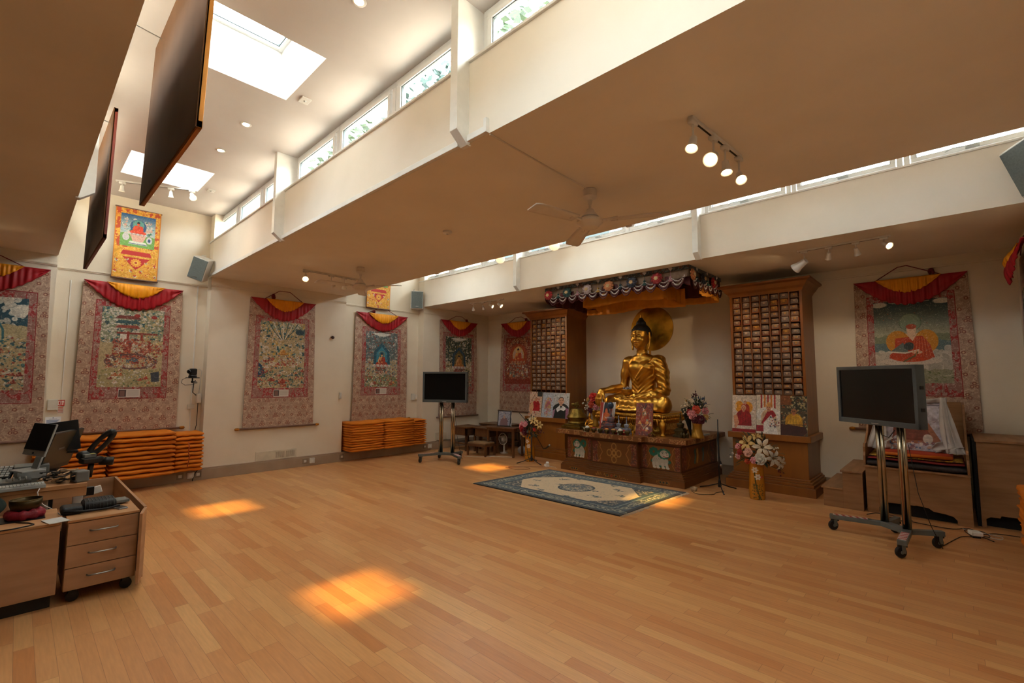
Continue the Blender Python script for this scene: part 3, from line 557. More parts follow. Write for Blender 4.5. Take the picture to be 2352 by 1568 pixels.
def brocade(c, seed, base='#ab8c78', hi='#d4baa0', ringc='#7c3a2e', scale=1., x0=0, x1=1, y0=0, y1=None, flowers=True):
    y1 = c.asp if y1 is None else y1; m = (c.x >= x0) & (c.x <= x1) & (c.y >= y0) & (c.y <= y1); c.fill(m, base)
    n1 = fbm(c.x*16/scale, c.y*16/scale, seed); n2 = fbm(c.x*30/scale+9, c.y*30/scale, seed+5)
    c.fill(m & (np.abs(n1-.5) < .025), hi, .8); c.fill(m & (np.abs(n2-.45) < .03), hi, .6); c.fill(m & (np.abs(n2-.6) < .018), '#7a5e54', .7)
    if flowers:
        st = .118*scale; k = 0
        for j in range(int(c.asp/st)+1):
            for i in range(int(1/st)+1):
                x = (i+.5*(j % 2)+.2)*st; y = (j+.4)*st
                if not (x0 < x < x1 and y0 < y < y1): continue
                for a in ((0, -.021), (-.019, .013), (.019, .013)) if (i+j) % 3 == 0 else ((0, 0),):
                    r = .0165*scale if (i+j) % 3 == 0 else .018*scale
                    c.ell(x+a[0]*scale, y+a[1]*scale, r, r, ringc, .9, ring=.42); c.ell(x+a[0]*scale, y+a[1]*scale, r*.3, r*.3, '#d8b48a')
    return c
def redborder(c, x0, x1, y0, y1, seed):
    m = (c.x >= x0) & (c.x <= x1) & (c.y >= y0) & (c.y <= y1); c.fill(m, '#94665c'); n1 = fbm(c.x*14, c.y*9, seed+40); c.fill(m & (np.abs(n1-.5) < .055), '#9c2426', .95); n2 = fbm(c.x*34, c.y*34, seed+41); c.fill(m & (np.abs(n2-.5) < .03), '#d0b8ac', .7)
    w = .008; c.fill(m & ((c.x < x0+w) | (c.x > x1-w) | (c.y < y0+w) | (c.y > y1-w)), '#8c2022')
M_cloth = paint_mat('woven_silk', .62, sheen=.25, bump=.15); M_print = paint_mat('painted_canvas', .7)
M_red = mat('crimson_silk', '#a80c1e', .5, c2='#960c1a', sheen=.3); M_yel = mat('golden_silk', '#f0a00a', .5, c2='#e69408', sheen=.3); M_back = mat('scroll_backing', '#7c5c50', .8); M_cord = mat('red_cord', '#7a1c24', .7); M_dow = mat('dowel_wood', '#7c5a48', .5); M_knob = mat('gold_knob', '#b87824', .35, .6)
def thangka(label, kind, seed, O, ex, nrm, w_top, w_bot, z_top, z_bot, pic, cap=True, cord=.25, knobs=True, puff=0.):
    """O: centre point on the wall (x,y); ex: unit vector to the viewer's right; nrm: out of the wall. pic=(half width, z top, z bottom)"""
    ex = np.array(ex, float); nrm = np.array(nrm, float); O = np.array((O[0], O[1], 0.)); root = thing('thangka', label, 'thangka', (O[0], O[1], z_bot), 0, 'scroll paintings on the walls'); O2 = np.zeros(3)
    H = z_top-z_bot
    def pt(u, v, out):  # u in -1..1 of half width, v 0..1 down
        hw = (w_top*(1-v)+w_bot*v)/2
        return ex[0]*u*hw+nrm[0]*out, ex[1]*u*hw+nrm[1]*out, H*(1-v)+0*u
    W = 280; c = Canvas(W, H/w_top, '#ab8c78'); brocade(c, seed, scale=1.0)
    pw, pz0, pz1 = pic; X = lambda q: .5+q/w_top; Y = lambda z: (z_top-z)/w_top
    redborder(c, X(-pw-.075), X(pw+.075), Y(pz0+.09), Y(pz1-.17), seed)
    bul = lambda u, v: .014+.012*np.sin(v*3.0)+.006*np.sin(u*5+seed)*(v)+.012*v
    def fn(U, V): u = U*2-1; return pt(u, V, bul(u, V))
    painted('brocade', c, fn, root, M_cloth, .008, M_back)
    pc = painting(kind, 240, (pz0-pz1)/(2*pw), seed)
    def fn2(U, V):
        z = pz0+(pz1-pz0)*V; v = (z_top-z)/H; q = (U*2-1)*pw; hw = (w_top*(1-v)+w_bot*v)/2; u = q/hw*(w_bot*v+w_top*(1-v))/w_top; return pt(u, v, bul(u, v)+.004)
    painted('painting', pc, fn2, root, M_print)
    # red swag and yellow inner swag
    f = lambda u, v: v
    Rs = random.Random(seed); ph = Rs.random()*6
    def swag(x0, x1, depth, out, nf, seedp):
        def g(U, V):
            u = x0+(x1-x0)*U; s = (u-x0)/(x1-x0)*2-1; d = depth*(1-abs(s)**1.9)*(1+.03*math.sin(nf*s*1.3+seedp)); g_ = max(0, 1-abs(s)**2.5)
            fold = (math.sin(nf*s*1.7+seedp+.8*math.sin(3*s))*.6+math.sin(nf*s*.9+2*V*s)*.4)*.014*g_*min(1, V*2+.25); drape = .012*math.sin(V*9)*(1-g_)
            o = out+fold+drape+.02*math.sin(V*PI)*g_+puff*math.sin(PI*min(1, V*1.1)*.62)*(.3+.7*g_); q = u*w_top/2
            return (ex[0]*q+nrm[0]*o, ex[1]*q+nrm[1]*o, H-d*V+.004)
        return g
    MB().surf(swag(-1, 1, .36 if kind != 'B' else .37, .045, 34, ph), 110, 14).build('red_swag', M_red, root, True, solid=.004)
    MB().surf(swag(-.58, .58, .20, .078 if not puff else .055, 30, ph+1), 90, 8).build('yellow_swag', M_yel, root, True, solid=.003)
    if cord:
        P = lambda u, z: (ex[0]*u*w_top/2+nrm[0]*.02, ex[1]*u*w_top/2+nrm[1]*.02, H+z)
        a, b_ = (.34, .30) if cord < .2 else (.16, .16)
        MB().tube([P(-.60, .0), P(-a, cord*.62), P(b_, cord*.62) if kind not in 'G' else P(.0, cord*.66), P(.60, .0)], .006, 6).build('cord', M_cord, root, True)
        kx = -.34 if kind in ('A', 'C', 'D', 'B') else .42
        k = MB().ell(P(kx, cord*.3), (.028, .028, .022), 10, 6)
        k.tube([P(kx-.01, cord*.3), P(kx-.03, .06), P(kx-.02, .01)], [.014, .02, .012], 6); k.tube([P(kx+.01, cord*.3), P(kx+.03, .05), P(kx+.03, .0)], [.014, .02, .012], 6); k.build('ribbon_knot', M_cord, root, True)
    q = w_bot/2+.05; A = np.array(pt(0, 1, bul(0, 1)-.0)); A[2] = .0
    dw = MB().cyl(A-ex*q, A+ex*q, .017, 12); dw.build('dowel', M_dow, root, True)
    if knobs:
        for s_ in (-1, 1): MB().tube([A+ex*s_*(q-.01), A+ex*s_*(q+.02), A+ex*s_*(q+.05), A+ex*s_*(q+.06)], [.018, .024, .02, .01], 12).build('dowel_knob', M_knob, root, True)
    if cap:
        cc = Canvas(60, .48, '#d8d0c8'); cc.rect(.03, .36, .04, .44, '#4a3c3c'); cc.rect(.08, .3, .1, .4, '#7c5c54')
        for k in range(7): cc.line([(.42, .08+.05*k), (.94, .08+.05*k)], .006, '#8a8480')
        v = (z_top-(pz1-.09))/H
        painted('caption_card', cc, lambda U, V: tuple(np.array(pt(0, v, 0))[k]+(ex*(U-.5)*.25)[k]+nrm[k]*(.036)+((.06-.12*V) if k == 2 else 0) for k in range(3)) if False else (ex[0]*(U-.5)*.25+nrm[0]*(bul(0, v)+.01), ex[1]*(U-.5)*.25+nrm[1]*(bul(0, v)+.01), H*(1-v)+.06-.12*V), root, M_print, .003)
    return root
EY, NX = (0, 1, 0), (1, 0, 0)
thangka('large thangka at the left picture edge with white clouds over teal sky and figures', 'A', 3, (XL, -.35), EY, NX, 1.14, 1.24, 2.96, .76, (.39, 2.56, 1.40), False, .2)
thangka('large thangka of a crowded palace scene with bright crimson swag above the left mats', 'B', 5, (XR+.02, 1.13), EY, NX, 1.15, 1.19, 2.92, .80, (.355, 2.58, 1.43), True, .0)
thangka('thangka with golden crowded scene above the white wall vent, red cord looped high', 'C', 8, (XL, 3.17), EY, NX, 1.10, 1.17, 2.93, .73, (.37, 2.55, 1.40), True, .27)
thangka('thangka of red-robed seated buddha under blue arch above the far mat stacks', 'D', 11, (XR+.02, 5.24), EY, NX, 1.22, 1.28, 2.92, .71, (.37, 2.55, 1.40), True, .2)
thangka('dark thangka with green arched halo behind the small television by the room corner', 'E', 13, (XL, 7.2), EY, NX, 1.14, 1.17, 2.94, .70, (.395, 2.57, 1.39), False, .2, False)
EX, NY = (1, 0, 0), (0, -1, 0)
thangka('red and gold thangka partly behind the left scripture bookcase on the altar wall', 'F', 17, (-7.48, YA), EX, NY, 1.13, 1.25, 2.93, .81, (.40, 2.57, 1.46), False, .2, False)
thangka('large thangka of orange-robed monk on the altar wall above the wooden throne', 'G', 19, (-.36, YA), EX, NY, 1.17, 1.24, 2.94, .89, (.375, 2.64, 1.53), False, .27)
thangka('thangka seen edge-on on the right wall with bulging red swag', 'E', 23, (RW, 7.15), (0, -1, 0), (-1, 0, 0), 1.14, 1.20, 2.94, .72, (.38, 2.57, 1.4), False, .2, False, .10)
# yellow hanging scrolls
def banner(label, yc, w, z0, z1, seed, x=XR+.05):
    root = thing('hanging_scroll', label, 'banner', (x, yc, z0), 0, 'yellow scrolls hung high on the left wall'); H = z1-z0; c = Canvas(150, H/w, '#e0a02c')
    n1 = fbm(c.x*7, c.y*7, seed); c.fill((n1 > .5) & (n1 < .62), '#c88a14', .9); c.fill(np.abs(n1-.4) < .025, '#b4401c', .8); n2 = fbm(c.x*18, c.y*18, seed+3); c.fill((np.abs(n2-.5) < .03), '#e8c878', .7)
    A = c.asp; top = c.y < A*.56; n3 = fbm(c.x*12, c.y*12, seed+7); c.fill(top & (n3 > .54), '#b4381c', .85)
    c.poly([(.2, A*.60), (.8, A*.60), (.84, A*.66), (.16, A*.66)], '#b8241c'); c.poly([(.2, A*.69), (.8, A*.69), (.62, A*.8), (.5, A*.86), (.38, A*.8)], '#b8201c')
    for k in range(12): q = 2*PI*k/12; c.ell(.5+.09*math.cos(q), A*.76+.09*math.sin(q), .035, .022, '#e09c30', rot=q)
    c.ell(.5, A*.76, .06, .06, '#e8b848'); c.ell(.5, A*.76, .03, .03, '#a83c20')
    rg = random.Random(seed)
    for x_, y_ in ((.08, .75), (.92, .78), (.06, .9), (.94, .93), (.3, .72), (.72, .74), (.4, .88), (.62, .88), (.5, .95)):
        for k in range(5): q = 2*PI*k/5; c.ell(x_+.028*math.cos(q), A*y_+.028*math.sin(q), .017, .017, rg.choice(['#d8cca8', '#c04428', '#dcb878', '#9aa890']))
        c.ell(x_, A*y_, .014, .014, '#a83020')
    c.sub(.12, .88, A*.085, A*.54, painting('Y', 130, (A*.455)/.76, seed))
    c.fill((c.x > .975) | (c.x < .02), '#c87814')
    painted('silk_panel', c, lambda U, V: (.012+.012*np.sin(V*3+U), (U-.5)*w, H*(1-V)), root, M_cloth, .015, mat('scroll_edge', '#a8641c', .7))
    MB().cyl((.012, -w/2-.01, .006), (.012, w/2+.01, .006), .012, 10).build('bottom_rod', M_dow, root, True); MB().cyl((.012, -w/2-.01, H-.004), (.012, w/2+.01, H-.004), .01, 10).build('top_rod', M_dow, root, True)
banner('yellow silk scroll with orange buddha high on the left wall beside the tilted speaker', 1.10, .53, 3.0, 4.06, 31); banner('small yellow silk scroll above the blue-arched thangka, top hidden by the ceiling', 5.12, .55, 3.03, 4.06, 37)
# two framed scrolls hung from the near raised bay, seen from behind
M_hard = mat('brown_hardboard', '#5a3c24', .85, c2='#4e331e', scale=2.5, stretch=(1, 1, .3), spec=.15); M_gilt = mat('gilt_edge', '#b8792c', .4, .5)
def board(lab, x0, x1, yb, zb, h, lean, kind, seed):
    w = x1-x0; root = thing('framed_scroll', lab, 'picture panel', ((x0+x1)/2, yb, zb), 0, 'picture panels hung along the near raised bay'); Mx = rotx(R(-lean)); f = MB()
    f.obox(Mx@np.array((0, 0, h/2)), (w, .012, h), Mx); f.build('backboard', M_hard, root)
    f = MB()
    for c_, d in (((0, .012, .02), (w, .03, .04)), ((0, .012, h-.02), (w, .03, .04)), ((-w/2+.02, .012, h/2), (.04, .03, h)), ((w/2-.02, .012, h/2), (.04, .03, h))): f.obox(Mx@np.array(c_), d, Mx)
    f.build('frame', M_gilt if kind == 'C' else mat('red_lacquer_frame', '#742a1c', .5), root, bevel=.003)
    c = Canvas(60, h/w, '#b0522c'); brocade(c, seed, '#a85a30', '#c8904c', '#6c1c18', 1.6); c.sub(.15, .85, c.asp*.1, c.asp*.7, painting(kind, 60, c.asp*.6/.7, seed))
    def fn(U, V):
        P = [Mx@np.array((1, 0, 0)), Mx@np.array((0, 0, 1)), Mx@np.array((0, .02, 0))]; a = (.5-U)*(w-.06); b_ = (h-.06)*(1-V)+.03
        return tuple(P[0][k]*a+P[1][k]*b_+P[2][k] for k in range(3))
    painted('picture', c, fn, root, M_print)
    for s_ in (-1, 1): MB().tube([Mx@np.array((s_*w*.35, .0, h-.05)), (s_*w*.35, Y1-yb-.08+.0, max(h, ZH-zb-.25))], .004, 5).build('wire', M_steel, root)
board('long brown-backed picture panel hanging over the near skylight bay, closest to camera', -4.38, -2.77, .555, 2.85, 1.27, 1.5, 'C', 41)
board('farther narrow-looking picture panel with red painted edge hanging from the near bay', -7.46, -5.65, .465, 2.85, 1.27, .6, 'F', 43)
# ---------------------------------------------------------------- orange floor mats
M_mat = mat('orange_cotton', '#d97c10', .8, c2='#cc6e0c', scale=5, sheen=.35, bump=.12, bscale=150); M_mats = mat('orange_piping', '#a84408', .8)
def make_mat(seed, w, d, t):
    rg = random.Random(seed); m = MB(); nu, nv, ns = 12, 8, 6; sg = rg.uniform(-.004, .004); ph = rg.random()*6
    def prof(side):
        pass
    # pillow: closed surface, rounded front lip
    n = 14; k = 16; vs = []
    for i in range(n+1):
        y = (i/n-.5)*w; e = 1-max(0, (abs(i/n-.5)*2-.93)/.07)**2*.45; z0 = sg*math.cos(i/n*PI*2)+.003*math.sin(i*1.3+ph); xo = .006*math.sin(i*.9+ph)
        for j in range(k):
            q = 2*PI*j/k; cx = math.cos(q); cz = math.sin(q); x = (abs(cx)**.28*(1 if cx > 0 else -1))*d/2; z = (abs(cz)**.8*(1 if cz > 0 else -1))*t/2*e
            vs.append((x+xo, y, z+z0+t/2))
    fs = [(i*k+j, i*k+(j+1) % k, (i+1)*k+(j+1) % k, (i+1)*k+j) for i in range(n) for j in range(k)]+[tuple(range(k))[::-1], tuple(n*k+j for j in range(k))]
    return m.add(vs, fs)
_matp = {}
def mat_stack(x, y, z, w, d, t, n, place, group, seed, rz=0., sag=0.):
    rg = random.Random(seed)
    for i in range(n):
        kk = (round(w, 2), i % 4)
        if kk not in _matp:
            o = make_mat(seed+i, w, d, t*.95).build('floor_mat', M_mat, None, True); _matp[kk] = o; first = True
        else:
            s = _matp[kk]; o = s.copy(); col.objects.link(o)
        o.location = (x+rg.uniform(-.012, .012), y+rg.uniform(-.006, .006), z+i*t); o.rotation_euler = (0, 0, rz+R(rg.uniform(-.5, .5)))
        tag(o, 'orange mat, %s in the %s' % (ORD[n-1-i], place), 'floor mat', group)
XM = -8.50
mat_stack(XM, .54, .176, .70, .5, .0605, 10, 'near row left stack behind the desk', 'mats of the near row', 101)
mat_stack(XM+.03, 1.28, .176, .72, .5, .062, 10, 'wide stack under the palace thangka', 'mats of the near row', 111)
mat_stack(XM-.02, 1.83, .176, .36, .42, .0575, 10, 'narrow stack left of the wall corner', 'mats of the near row', 121)
mat_stack(XM, 4.72, .176, .70, .5, .0455, 12, 'left stack of the far row', 'mats of the far row', 131)
mat_stack(XM+.01, 5.43, .176, .70, .5, .0462, 12, 'middle stack of the far row', 'mats of the far row', 141)
mat_stack(XM-.03, 5.97, .176, .34, .44, .0445, 12, 'narrow right stack of the far row', 'mats of the far row', 151)
mat_stack(RWR-.245, 5.75, .162, .70, .46, .056, 9, 'stack at the right picture edge', 'mats by the right wall', 161)
tag(MB().tube([(XM+.25, 1.80, .62), (XM+.262, 1.81, .55), (XM+.255, 1.80, .48), (XM+.262, 1.82, .42), (XM+.255, 1.81, .34), (XM+.258, 1.80, .26)], .007, 6).build('cloth_tie', M_mats, None, True), 'dark orange tie hanging down the front of the narrow mat stack', 'tie')
# sockets, vents, cables on the left wall
M_sock = mat('white_socket', '#dedad0', .4); M_sockd = mat('brown_socket_plate', '#8d7c68', .5); M_blk = mat('black_rubber', '#141414', .5); M_bcab = mat('black_cable', '#181614', .5); M_wcab = mat('white_cable', '#d6d2ca', .5)
def socket(y, z, lab, white, x=XL+.05):
    o = thing('wall_socket', lab, 'socket', (x, y, z), 0, 'sockets on the trunking'); MB().box(0, .008 if not white else .03, -.045, .045, -.045, .045).build('plate', M_sock if white else M_sockd, o, bevel=.004)
    MB().box(.008 if not white else .03, .012 if not white else .034, -.022, .022, -.02, .022).build('insert', M_sock if not white else M_white, o, bevel=.002)
for y, w_, lab in ((1.77, 0, 'flat brown-edged socket on the trunking below the near mats'), (1.90, 1, 'raised white socket box on the trunking below the near mats'), (2.0, 0, 'brown-edged socket nearest the wall corner'), (3.63, 0, 'brown-edged socket under the white wall vent'), (3.75, 1, 'raised white socket box under the white wall vent'), (4.32, 0, 'small socket at the left end of the far mats'), (6.24, 0, 'dark-plate socket left of the small television stand'), (6.37, 1, 'white socket box behind the small television stand')):
    socket(y, .09, lab, w_)
tag(MB().tube([(XL+.06, 1.93, .0), (XL+.075, 1.935, .05), (XL+.07, 1.96, .12), (XL+.09, 1.99, .17)], .007, 6).build('cable', M_bcab, None, True), 'black cable running down the trunking beside the near mats', 'cable')
o = thing('wall_vent', 'white slatted ventilation grille low on the left wall under the golden thangka', 'vent', (XL, 3.16, .255))
f = MB().box(0, .012, -.34, .33, -.075, .075); f.build('plate', mat('vent_cream', '#d9cdb6', .6), o, bevel=.002)
f = MB()
for g in (0, 1):
    for k in range(11): f.box(.011, .0135, -.02+g*.17+k*.0135, -.0145+g*.17+k*.0135, -.055, .05)
tag(f.build('slots', mat('vent_slot', '#94856f', .7), o), kind='stuff')
o = thing('door_stop', 'small dark round knob on the left wall right of the golden thangka', 'knob', (XL, 4.073, 2.345)); MB().lathe([(.022, 0), (.022, .01)], 12, M=roty(PI/2)).build('plate', M_steel, o, True); MB().ell((.03, 0, 0), .032, 14, 10).build('knob', mat('dark_red_plastic', '#3c1a1c', .3), o, True)
tag(MB().box(XL, XL+.03, 4.25, 4.29, 1.18, 1.3).box(XL+.03, XL+.04, 4.255, 4.285, 1.2, 1.28).build('light_switch', M_sock, bevel=.003), 'small white switch on the wall left of the far red-robed thangka', 'switch')
tag(MB().box(XR, XR+.035, 6.02, 6.1, 1.1, 1.24).box(XR, XR+.06, 6.1, 6.15, 1.12, 1.22).build('light_switch', M_sock, bevel=.004), 'white switch box on the wall left of the small television', 'switch')
tag(MB().box(XR, XR+.035, .27+.03, .37+.03, 1.13, 1.27).build('intercom_box', M_sock, bevel=.006), 'white control box on the wall between the two left thangkas', 'switch box')
tag(MB().box(XR, XR+.01, 1.985-1.56, 1.995-1.56, 1.27, 2.9).build('cable_cover', M_white), 'thin white cable cover running up the wall above the control box', 'cable cover')
cv = Canvas(40, 1.1, '#c8342c'); cv.rect(.1, .45, .15, .95, '#f0e0d8'); cv.rect(.55, .9, .15, .5, '#f0e0d8'); cv.rect(.18, .38, .3, .8, '#c8342c'); cv.ell(.72, .75, .15, .18, '#f0d0c8')
o = thing('fire_sign', 'small red and white fire notice above the white paper notice', 'sign', (XR, .43, 1.17)); painted('panel', cv, lambda U, V: (.006+0*U, (U-.5)*.07, .09-V*.08), o, M_print, .004)
cv = Canvas(40, 1.4, '#d8d0c4'); [cv.rect(.1, .9, .1+.3*k, .25+.3*k, '#c8482c', .8) for k in range(4)]; painted('panel', cv, lambda U, V: (.006+0*U, (U-.5)*.06, .0-V*.09), o, M_print, .004)
cv = Canvas(60, .8, '#e4e6ea'); cv.ell(.5, .08, .035, .035, '#2a3c5c')
cv.line([(.25, .17), (.75, .17)], .012, '#8a98ac')
for k in range(7): cv.line([(.1, .27+.07*k), (.9-.07*(k % 3), .27+.07*k)], .018, '#2c5590')
tag(painted('paper_notice', cv, lambda U, V: (XR+.03+.02*V, .365+(U-.5)*.15, 1.04-V*.13), None, M_print, .002), 'white notice with blue lines on the wall above the desk monitors', 'notice')
# PTZ camera on a bracket
o = thing('video_camera', 'black dome-headed video camera on a bracket beside the near wall corner', 'camera', (-8.5, 1.855, 1.56)); M_cam = mat('camera_black', '#161a1c', .35)
MB().box(-.085, .085, -.075, .075, 0, .014).build('shelf', M_cam, o, bevel=.004); MB().lathe([(.055, .014), (.058, .03), (.05, .05)], 20).build('base', M_cam, o, True)
h = MB().box(-.045, .045, -.05, .05, .045, .15); ho = h.build('head', M_cam, o, bevel=.022, seg=4); MB().lathe([(.03, 0), (.03, .03), (.024, .034), (0, .03)], 18, (.03, -.045, .10), rotz(R(-50))@rotx(R(0))@roty(R(90))).build('lens', mat('camera_lens', '#0a1420', .08, coat=1), ho, True)
MB().tube([(0, 0, 0), (0, 0, -.05), (-.05, .05, -.06), (-.2, .1, -.06)], .011, 8).build('bracket', M_cam, o, True); MB().ell((0, 0, -.055), .02, 10, 8).build('bracket_knob', M_cam, o, True)
MB().tube([(-.02, -.07, .005), (.0, -.13, -.02), (0, -.14, -.07), (-.01, -.09, -.105), (-.03, 0, -.1), (-.05, .08, -.07)], .0035, 6).build('cable', M_bcab, o, True)
o = thing('power_adapter_cluster', 'white power box with looped cables on the wall under the video camera', 'power box', (XR+.03, 2.0, 1.24)); MB().box(-.03, .05, -.035, .03, -.07, .08).build('housing', M_white, o, bevel=.012)
MB().tube([(0, 0, .08), (.01, .01, .3), (.01, .02, .44), (.01, -.02, .47), (.02, -.07, .45)], .005, 6).build('cable', M_wcab, o, True); MB().tube([(.02, -.01, -.07), (.015, -.01, -.4), (.02, -.03, -.5)], .005, 6).build('cable', M_bcab, o, True)
MB().tube([(.02, -.04, .05), (.03, -.09, .1), (.02, -.08, .25), (.02, -.06, .29)], .006, 6).build('cable', M_bcab, o, True)
tag(MB().box(XR, XR+.03, 1.86, 1.95, 1.08, 1.15).build('wall_socket', M_sock, bevel=.004), 'double white socket on the recess wall below the video camera', 'socket')
tag(MB().box(XR, XR+.012, 1.9, 1.915, .6, 3.04).build('cable_cover', M_white), 'white cable cover rising behind the video camera', 'cable cover')
# ---------------------------------------------------------------- rug
def rug():
    W, A = 420, 1.64/2.42; c = Canvas(W, A, '#0c1a26'); x, y = c.x, c.y; d = np.minimum(np.minimum(x, 1-x), np.minimum(y, A-y))
    n1 = fbm(x*38, y*38, 3); n2 = fbm(x*64, y*64, 9)
    c.fill(d > .022, '#28546a'); m = (d > .03) & (d < .085); c.fill(m, '#1e4458'); c.fill(m & (np.abs(n1-.5) < .06), '#c4c0a6'); c.fill(m & (np.abs(n2-.5) < .04), '#142c3c')
    st = .062
    for k in range(int(1/st)):
        for yy in (.057, A-.057): c.ell(.05+k*st, yy, .022, .015, '#a8a890', ring=.4); c.ell(.05+k*st, yy, .008, .006, '#1c3a4c')
    for k in range(int(A/st)):
        for xx in (.057, 1-.057): c.ell(xx, .05+k*st, .015, .022, '#a8a890', ring=.4); c.ell(xx, .05+k*st, .006, .008, '#1c3a4c')
    c.fill((d > .085) & (d < .092), '#1a3444'); c.fill((d > .092) & (d < .100), '#8cA0a0'); c.fill((d > .100) & (d < .125), '#1e4256')
    m = (d > .125); inner = m.copy(); c.fill(m, '#dcc4a0')
    X = np.abs(x-.5); Y = np.abs(y-A/2); corner = m & (X/.375+Y/(A*.5-.125)*.5 > 1.12)
    c.fill(corner, '#1c3c50'); c.fill(corner & (np.abs(n1-.5) < .07), '#c4b496'); c.fill(corner & (np.abs(n2-.5) < .05), '#16303f')
    cx, cy = .5, A/2; r = np.hypot((x-cx), (y-cy)*1.0); c.fill(r < .105, '#355c70'); c.fill((r < .1) & (np.abs(n2-.5) < .09), '#c9b898'); c.fill((r < .1) & (np.abs(n1-.5) < .035), '#142c3c'); c.fill((np.abs(r-.1) < .006), '#1b3644')
    rg = random.Random(4)
    for fx, fy, s in ((.30, .30, 1), (.29, .68, 1), (.2, .5, .8), (.38, .5, .7), (.36, .2, .8), (.40, .78, .9), (.62, .22, .8), (.60, .80, .9), (.70, .34, 1), (.70, .66, 1), (.62, .5, .7), (.79, .5, .9), (.5, .14, .7), (.5, .88, .7)):
        for k in range(12):
            a = rg.uniform(0, 6.3); q = rg.uniform(0, .034)*s; c.ell(fx+q*math.cos(a)*1.2, A*fy+q*math.sin(a)*.7, .010*s, .004*s, rg.choice(['#1b3444', '#2c5468', '#3c4c44']), rot=rg.uniform(0, 3))
    for k in range(1600): c.ell(rg.random(), rg.random()*A, .0035, .002, '#0f2430', .18)
    return c
P = [np.array(q) for q in ((-5.29, 4.782), (-5.159, 6.425), (-2.756, 6.456), (-2.84, 4.827))]
ctr = sum(P)/4; o = thing('rug', 'blue and cream patterned oriental rug lying in front of the altar', 'rug', (ctr[0], ctr[1], 0))
def rfn(U, V):
    A_ = (1-U)*(1-V); B_ = U*(1-V); C_ = U*V; D_ = (1-U)*V; q = [(P[1]-ctr), (P[2]-ctr), (P[3]-ctr), (P[0]-ctr)]
    return A_*q[0][0]+B_*q[1][0]+C_*q[2][0]+D_*q[3][0], A_*q[0][1]+B_*q[1][1]+C_*q[2][1]+D_*q[3][1], .012+.001*np.sin(U*31)*np.sin(V*19)
painted('pile', rug(), rfn, o, paint_mat('wool_pile', .95, sheen=.3, bump=.3), .0115)
M_fr = mat('cream_fringe', '#cdbba2', .9)
for A_, B_, s_ in ((P[0], P[1], -1), (P[3], P[2], 1)):
    f = MB(); rg = random.Random(7)
    for k in range(95):
        t = k/94; a = A_+(B_-A_)*t-ctr; L = rg.uniform(.03, .06); f.tube([(a[0], a[1], .006), (a[0]+s_*L*.5, a[1]+rg.uniform(-.01, .01), .005), (a[0]+s_*L, a[1]+rg.uniform(-.015, .015), .003)], .0032, 4)
    tag(f.build('fringe', M_fr, o), kind='stuff')
# ---------------------------------------------------------------- desk
M_beech = mat('beech_laminate', '#b38864', .5, c2='#a47a56', scale=2.2, stretch=(1, 1, 7)); M_beechx = mat('beech_laminate_lengthwise', '#bb895c', .5, c2='#aa7a4c', scale=2.2, stretch=(7, 1, 1)); M_al = mat('satin_aluminium', '#a8a6a0', .35, .9)
M_dark = mat('dark_gap', '#15120f', .6)
o = thing('drawer_pedestal', 'beech pedestal with three drawers on castors at the front of the desk', 'drawer unit', (-4.5, .5, 0))
MB().box(-.5, -.018, -.195, .195, .09, .55).build('body', M_beech, o, bevel=.002); MB().box(-.5, .004, -.197, .197, .55, .568).build('top', M_beechx, o, bevel=.003)
for k, (a, b_) in enumerate(((.092, .238), (.243, .39), (.395, .545))):
    d = MB().box(-.018, 0, -.193, .193, a, b_).build('drawer', M_beech, o, bevel=.002); zc = (a+b_)/2+.01
    MB().tube([(0, -.075, zc), (.022, -.07, zc), (.03, -.03, zc), (.03, .03, zc), (.022, .07, zc), (0, .075, zc)], [.006, .006, .005, .005, .006, .006], 8).build('handle', M_al, d, True)
for x, y in ((-.06, .15), (-.06, -.14), (-.44, .15), (-.44, -.14)):
    c = MB().lathe([(.03, -.016), (.036, -.012), (.036, .012), (.03, .016)], 16, (x, y, .037), roty(PI/2)); c.box(x-.02, x+.02, y-.02, y+.02, .06, .09); c.build('castor', M_blk, o, 40)
o = thing('desk_cabinet', 'large plain beech cabinet at the left picture edge beside the drawers', 'cabinet', (-4.5, .27, 0))
MB().box(-.5, -.018, -.5, 0, .09, .55).build('body', M_beech, o, bevel=.002); MB().box(-.018, 0, -.5, 0, .09, .548).build('door', M_beech, o, bevel=.002); MB().box(-.5, .004, -.5, .0, .55, .568).build('top', M_beechx, o, bevel=.003); MB().box(-.5, -.05, -.49, -.02, .0, .09).build('plinth', M_dark, o)
o = thing('desk', 'beech control desk with sunken side panels and raised worktop', 'desk', (-5.4, .35, 0))
MB().box(-.82, .78, .39, .41, .03, .56).build('side_panel', M_beech, o, bevel=.002); MB().prism([(.78, .39), (.98, .335), (.985, .353), (.78, .41)], .05, .555).build('side_panel', M_beech, o, bevel=.002); MB().box(-.84, -.82, -.6, .41, .03, .56).build('back_panel', M_beech, o, bevel=.002)
MB().box(-.55, .32, -.7, .09, .69, .72).build('worktop', M_beechx, o, bevel=.003); MB().box(.28, .31, -.7, .09, .62, .69).build('apron', M_beechx, o, bevel=.002)
for y in (-.55, -.15, .05): MB().box(.16, .2, y-.03, y+.03, .0, .62).build('leg', M_white, o, bevel=.003)
MB().box(-.8, .0, -.6, .38, .3, .32).build('shelf', M_beechx, o)
MB().box(-.3, -.1, -.55, .33, .0, .3).build('modesty_panel', M_dark, o)
tag(MB().box(-5.5, -5.28, .12, .26, .32, .68).build('computer_tower', mat('pc_black', '#121414', .4), bevel=.01), 'black computer tower standing under the worktop', 'computer')
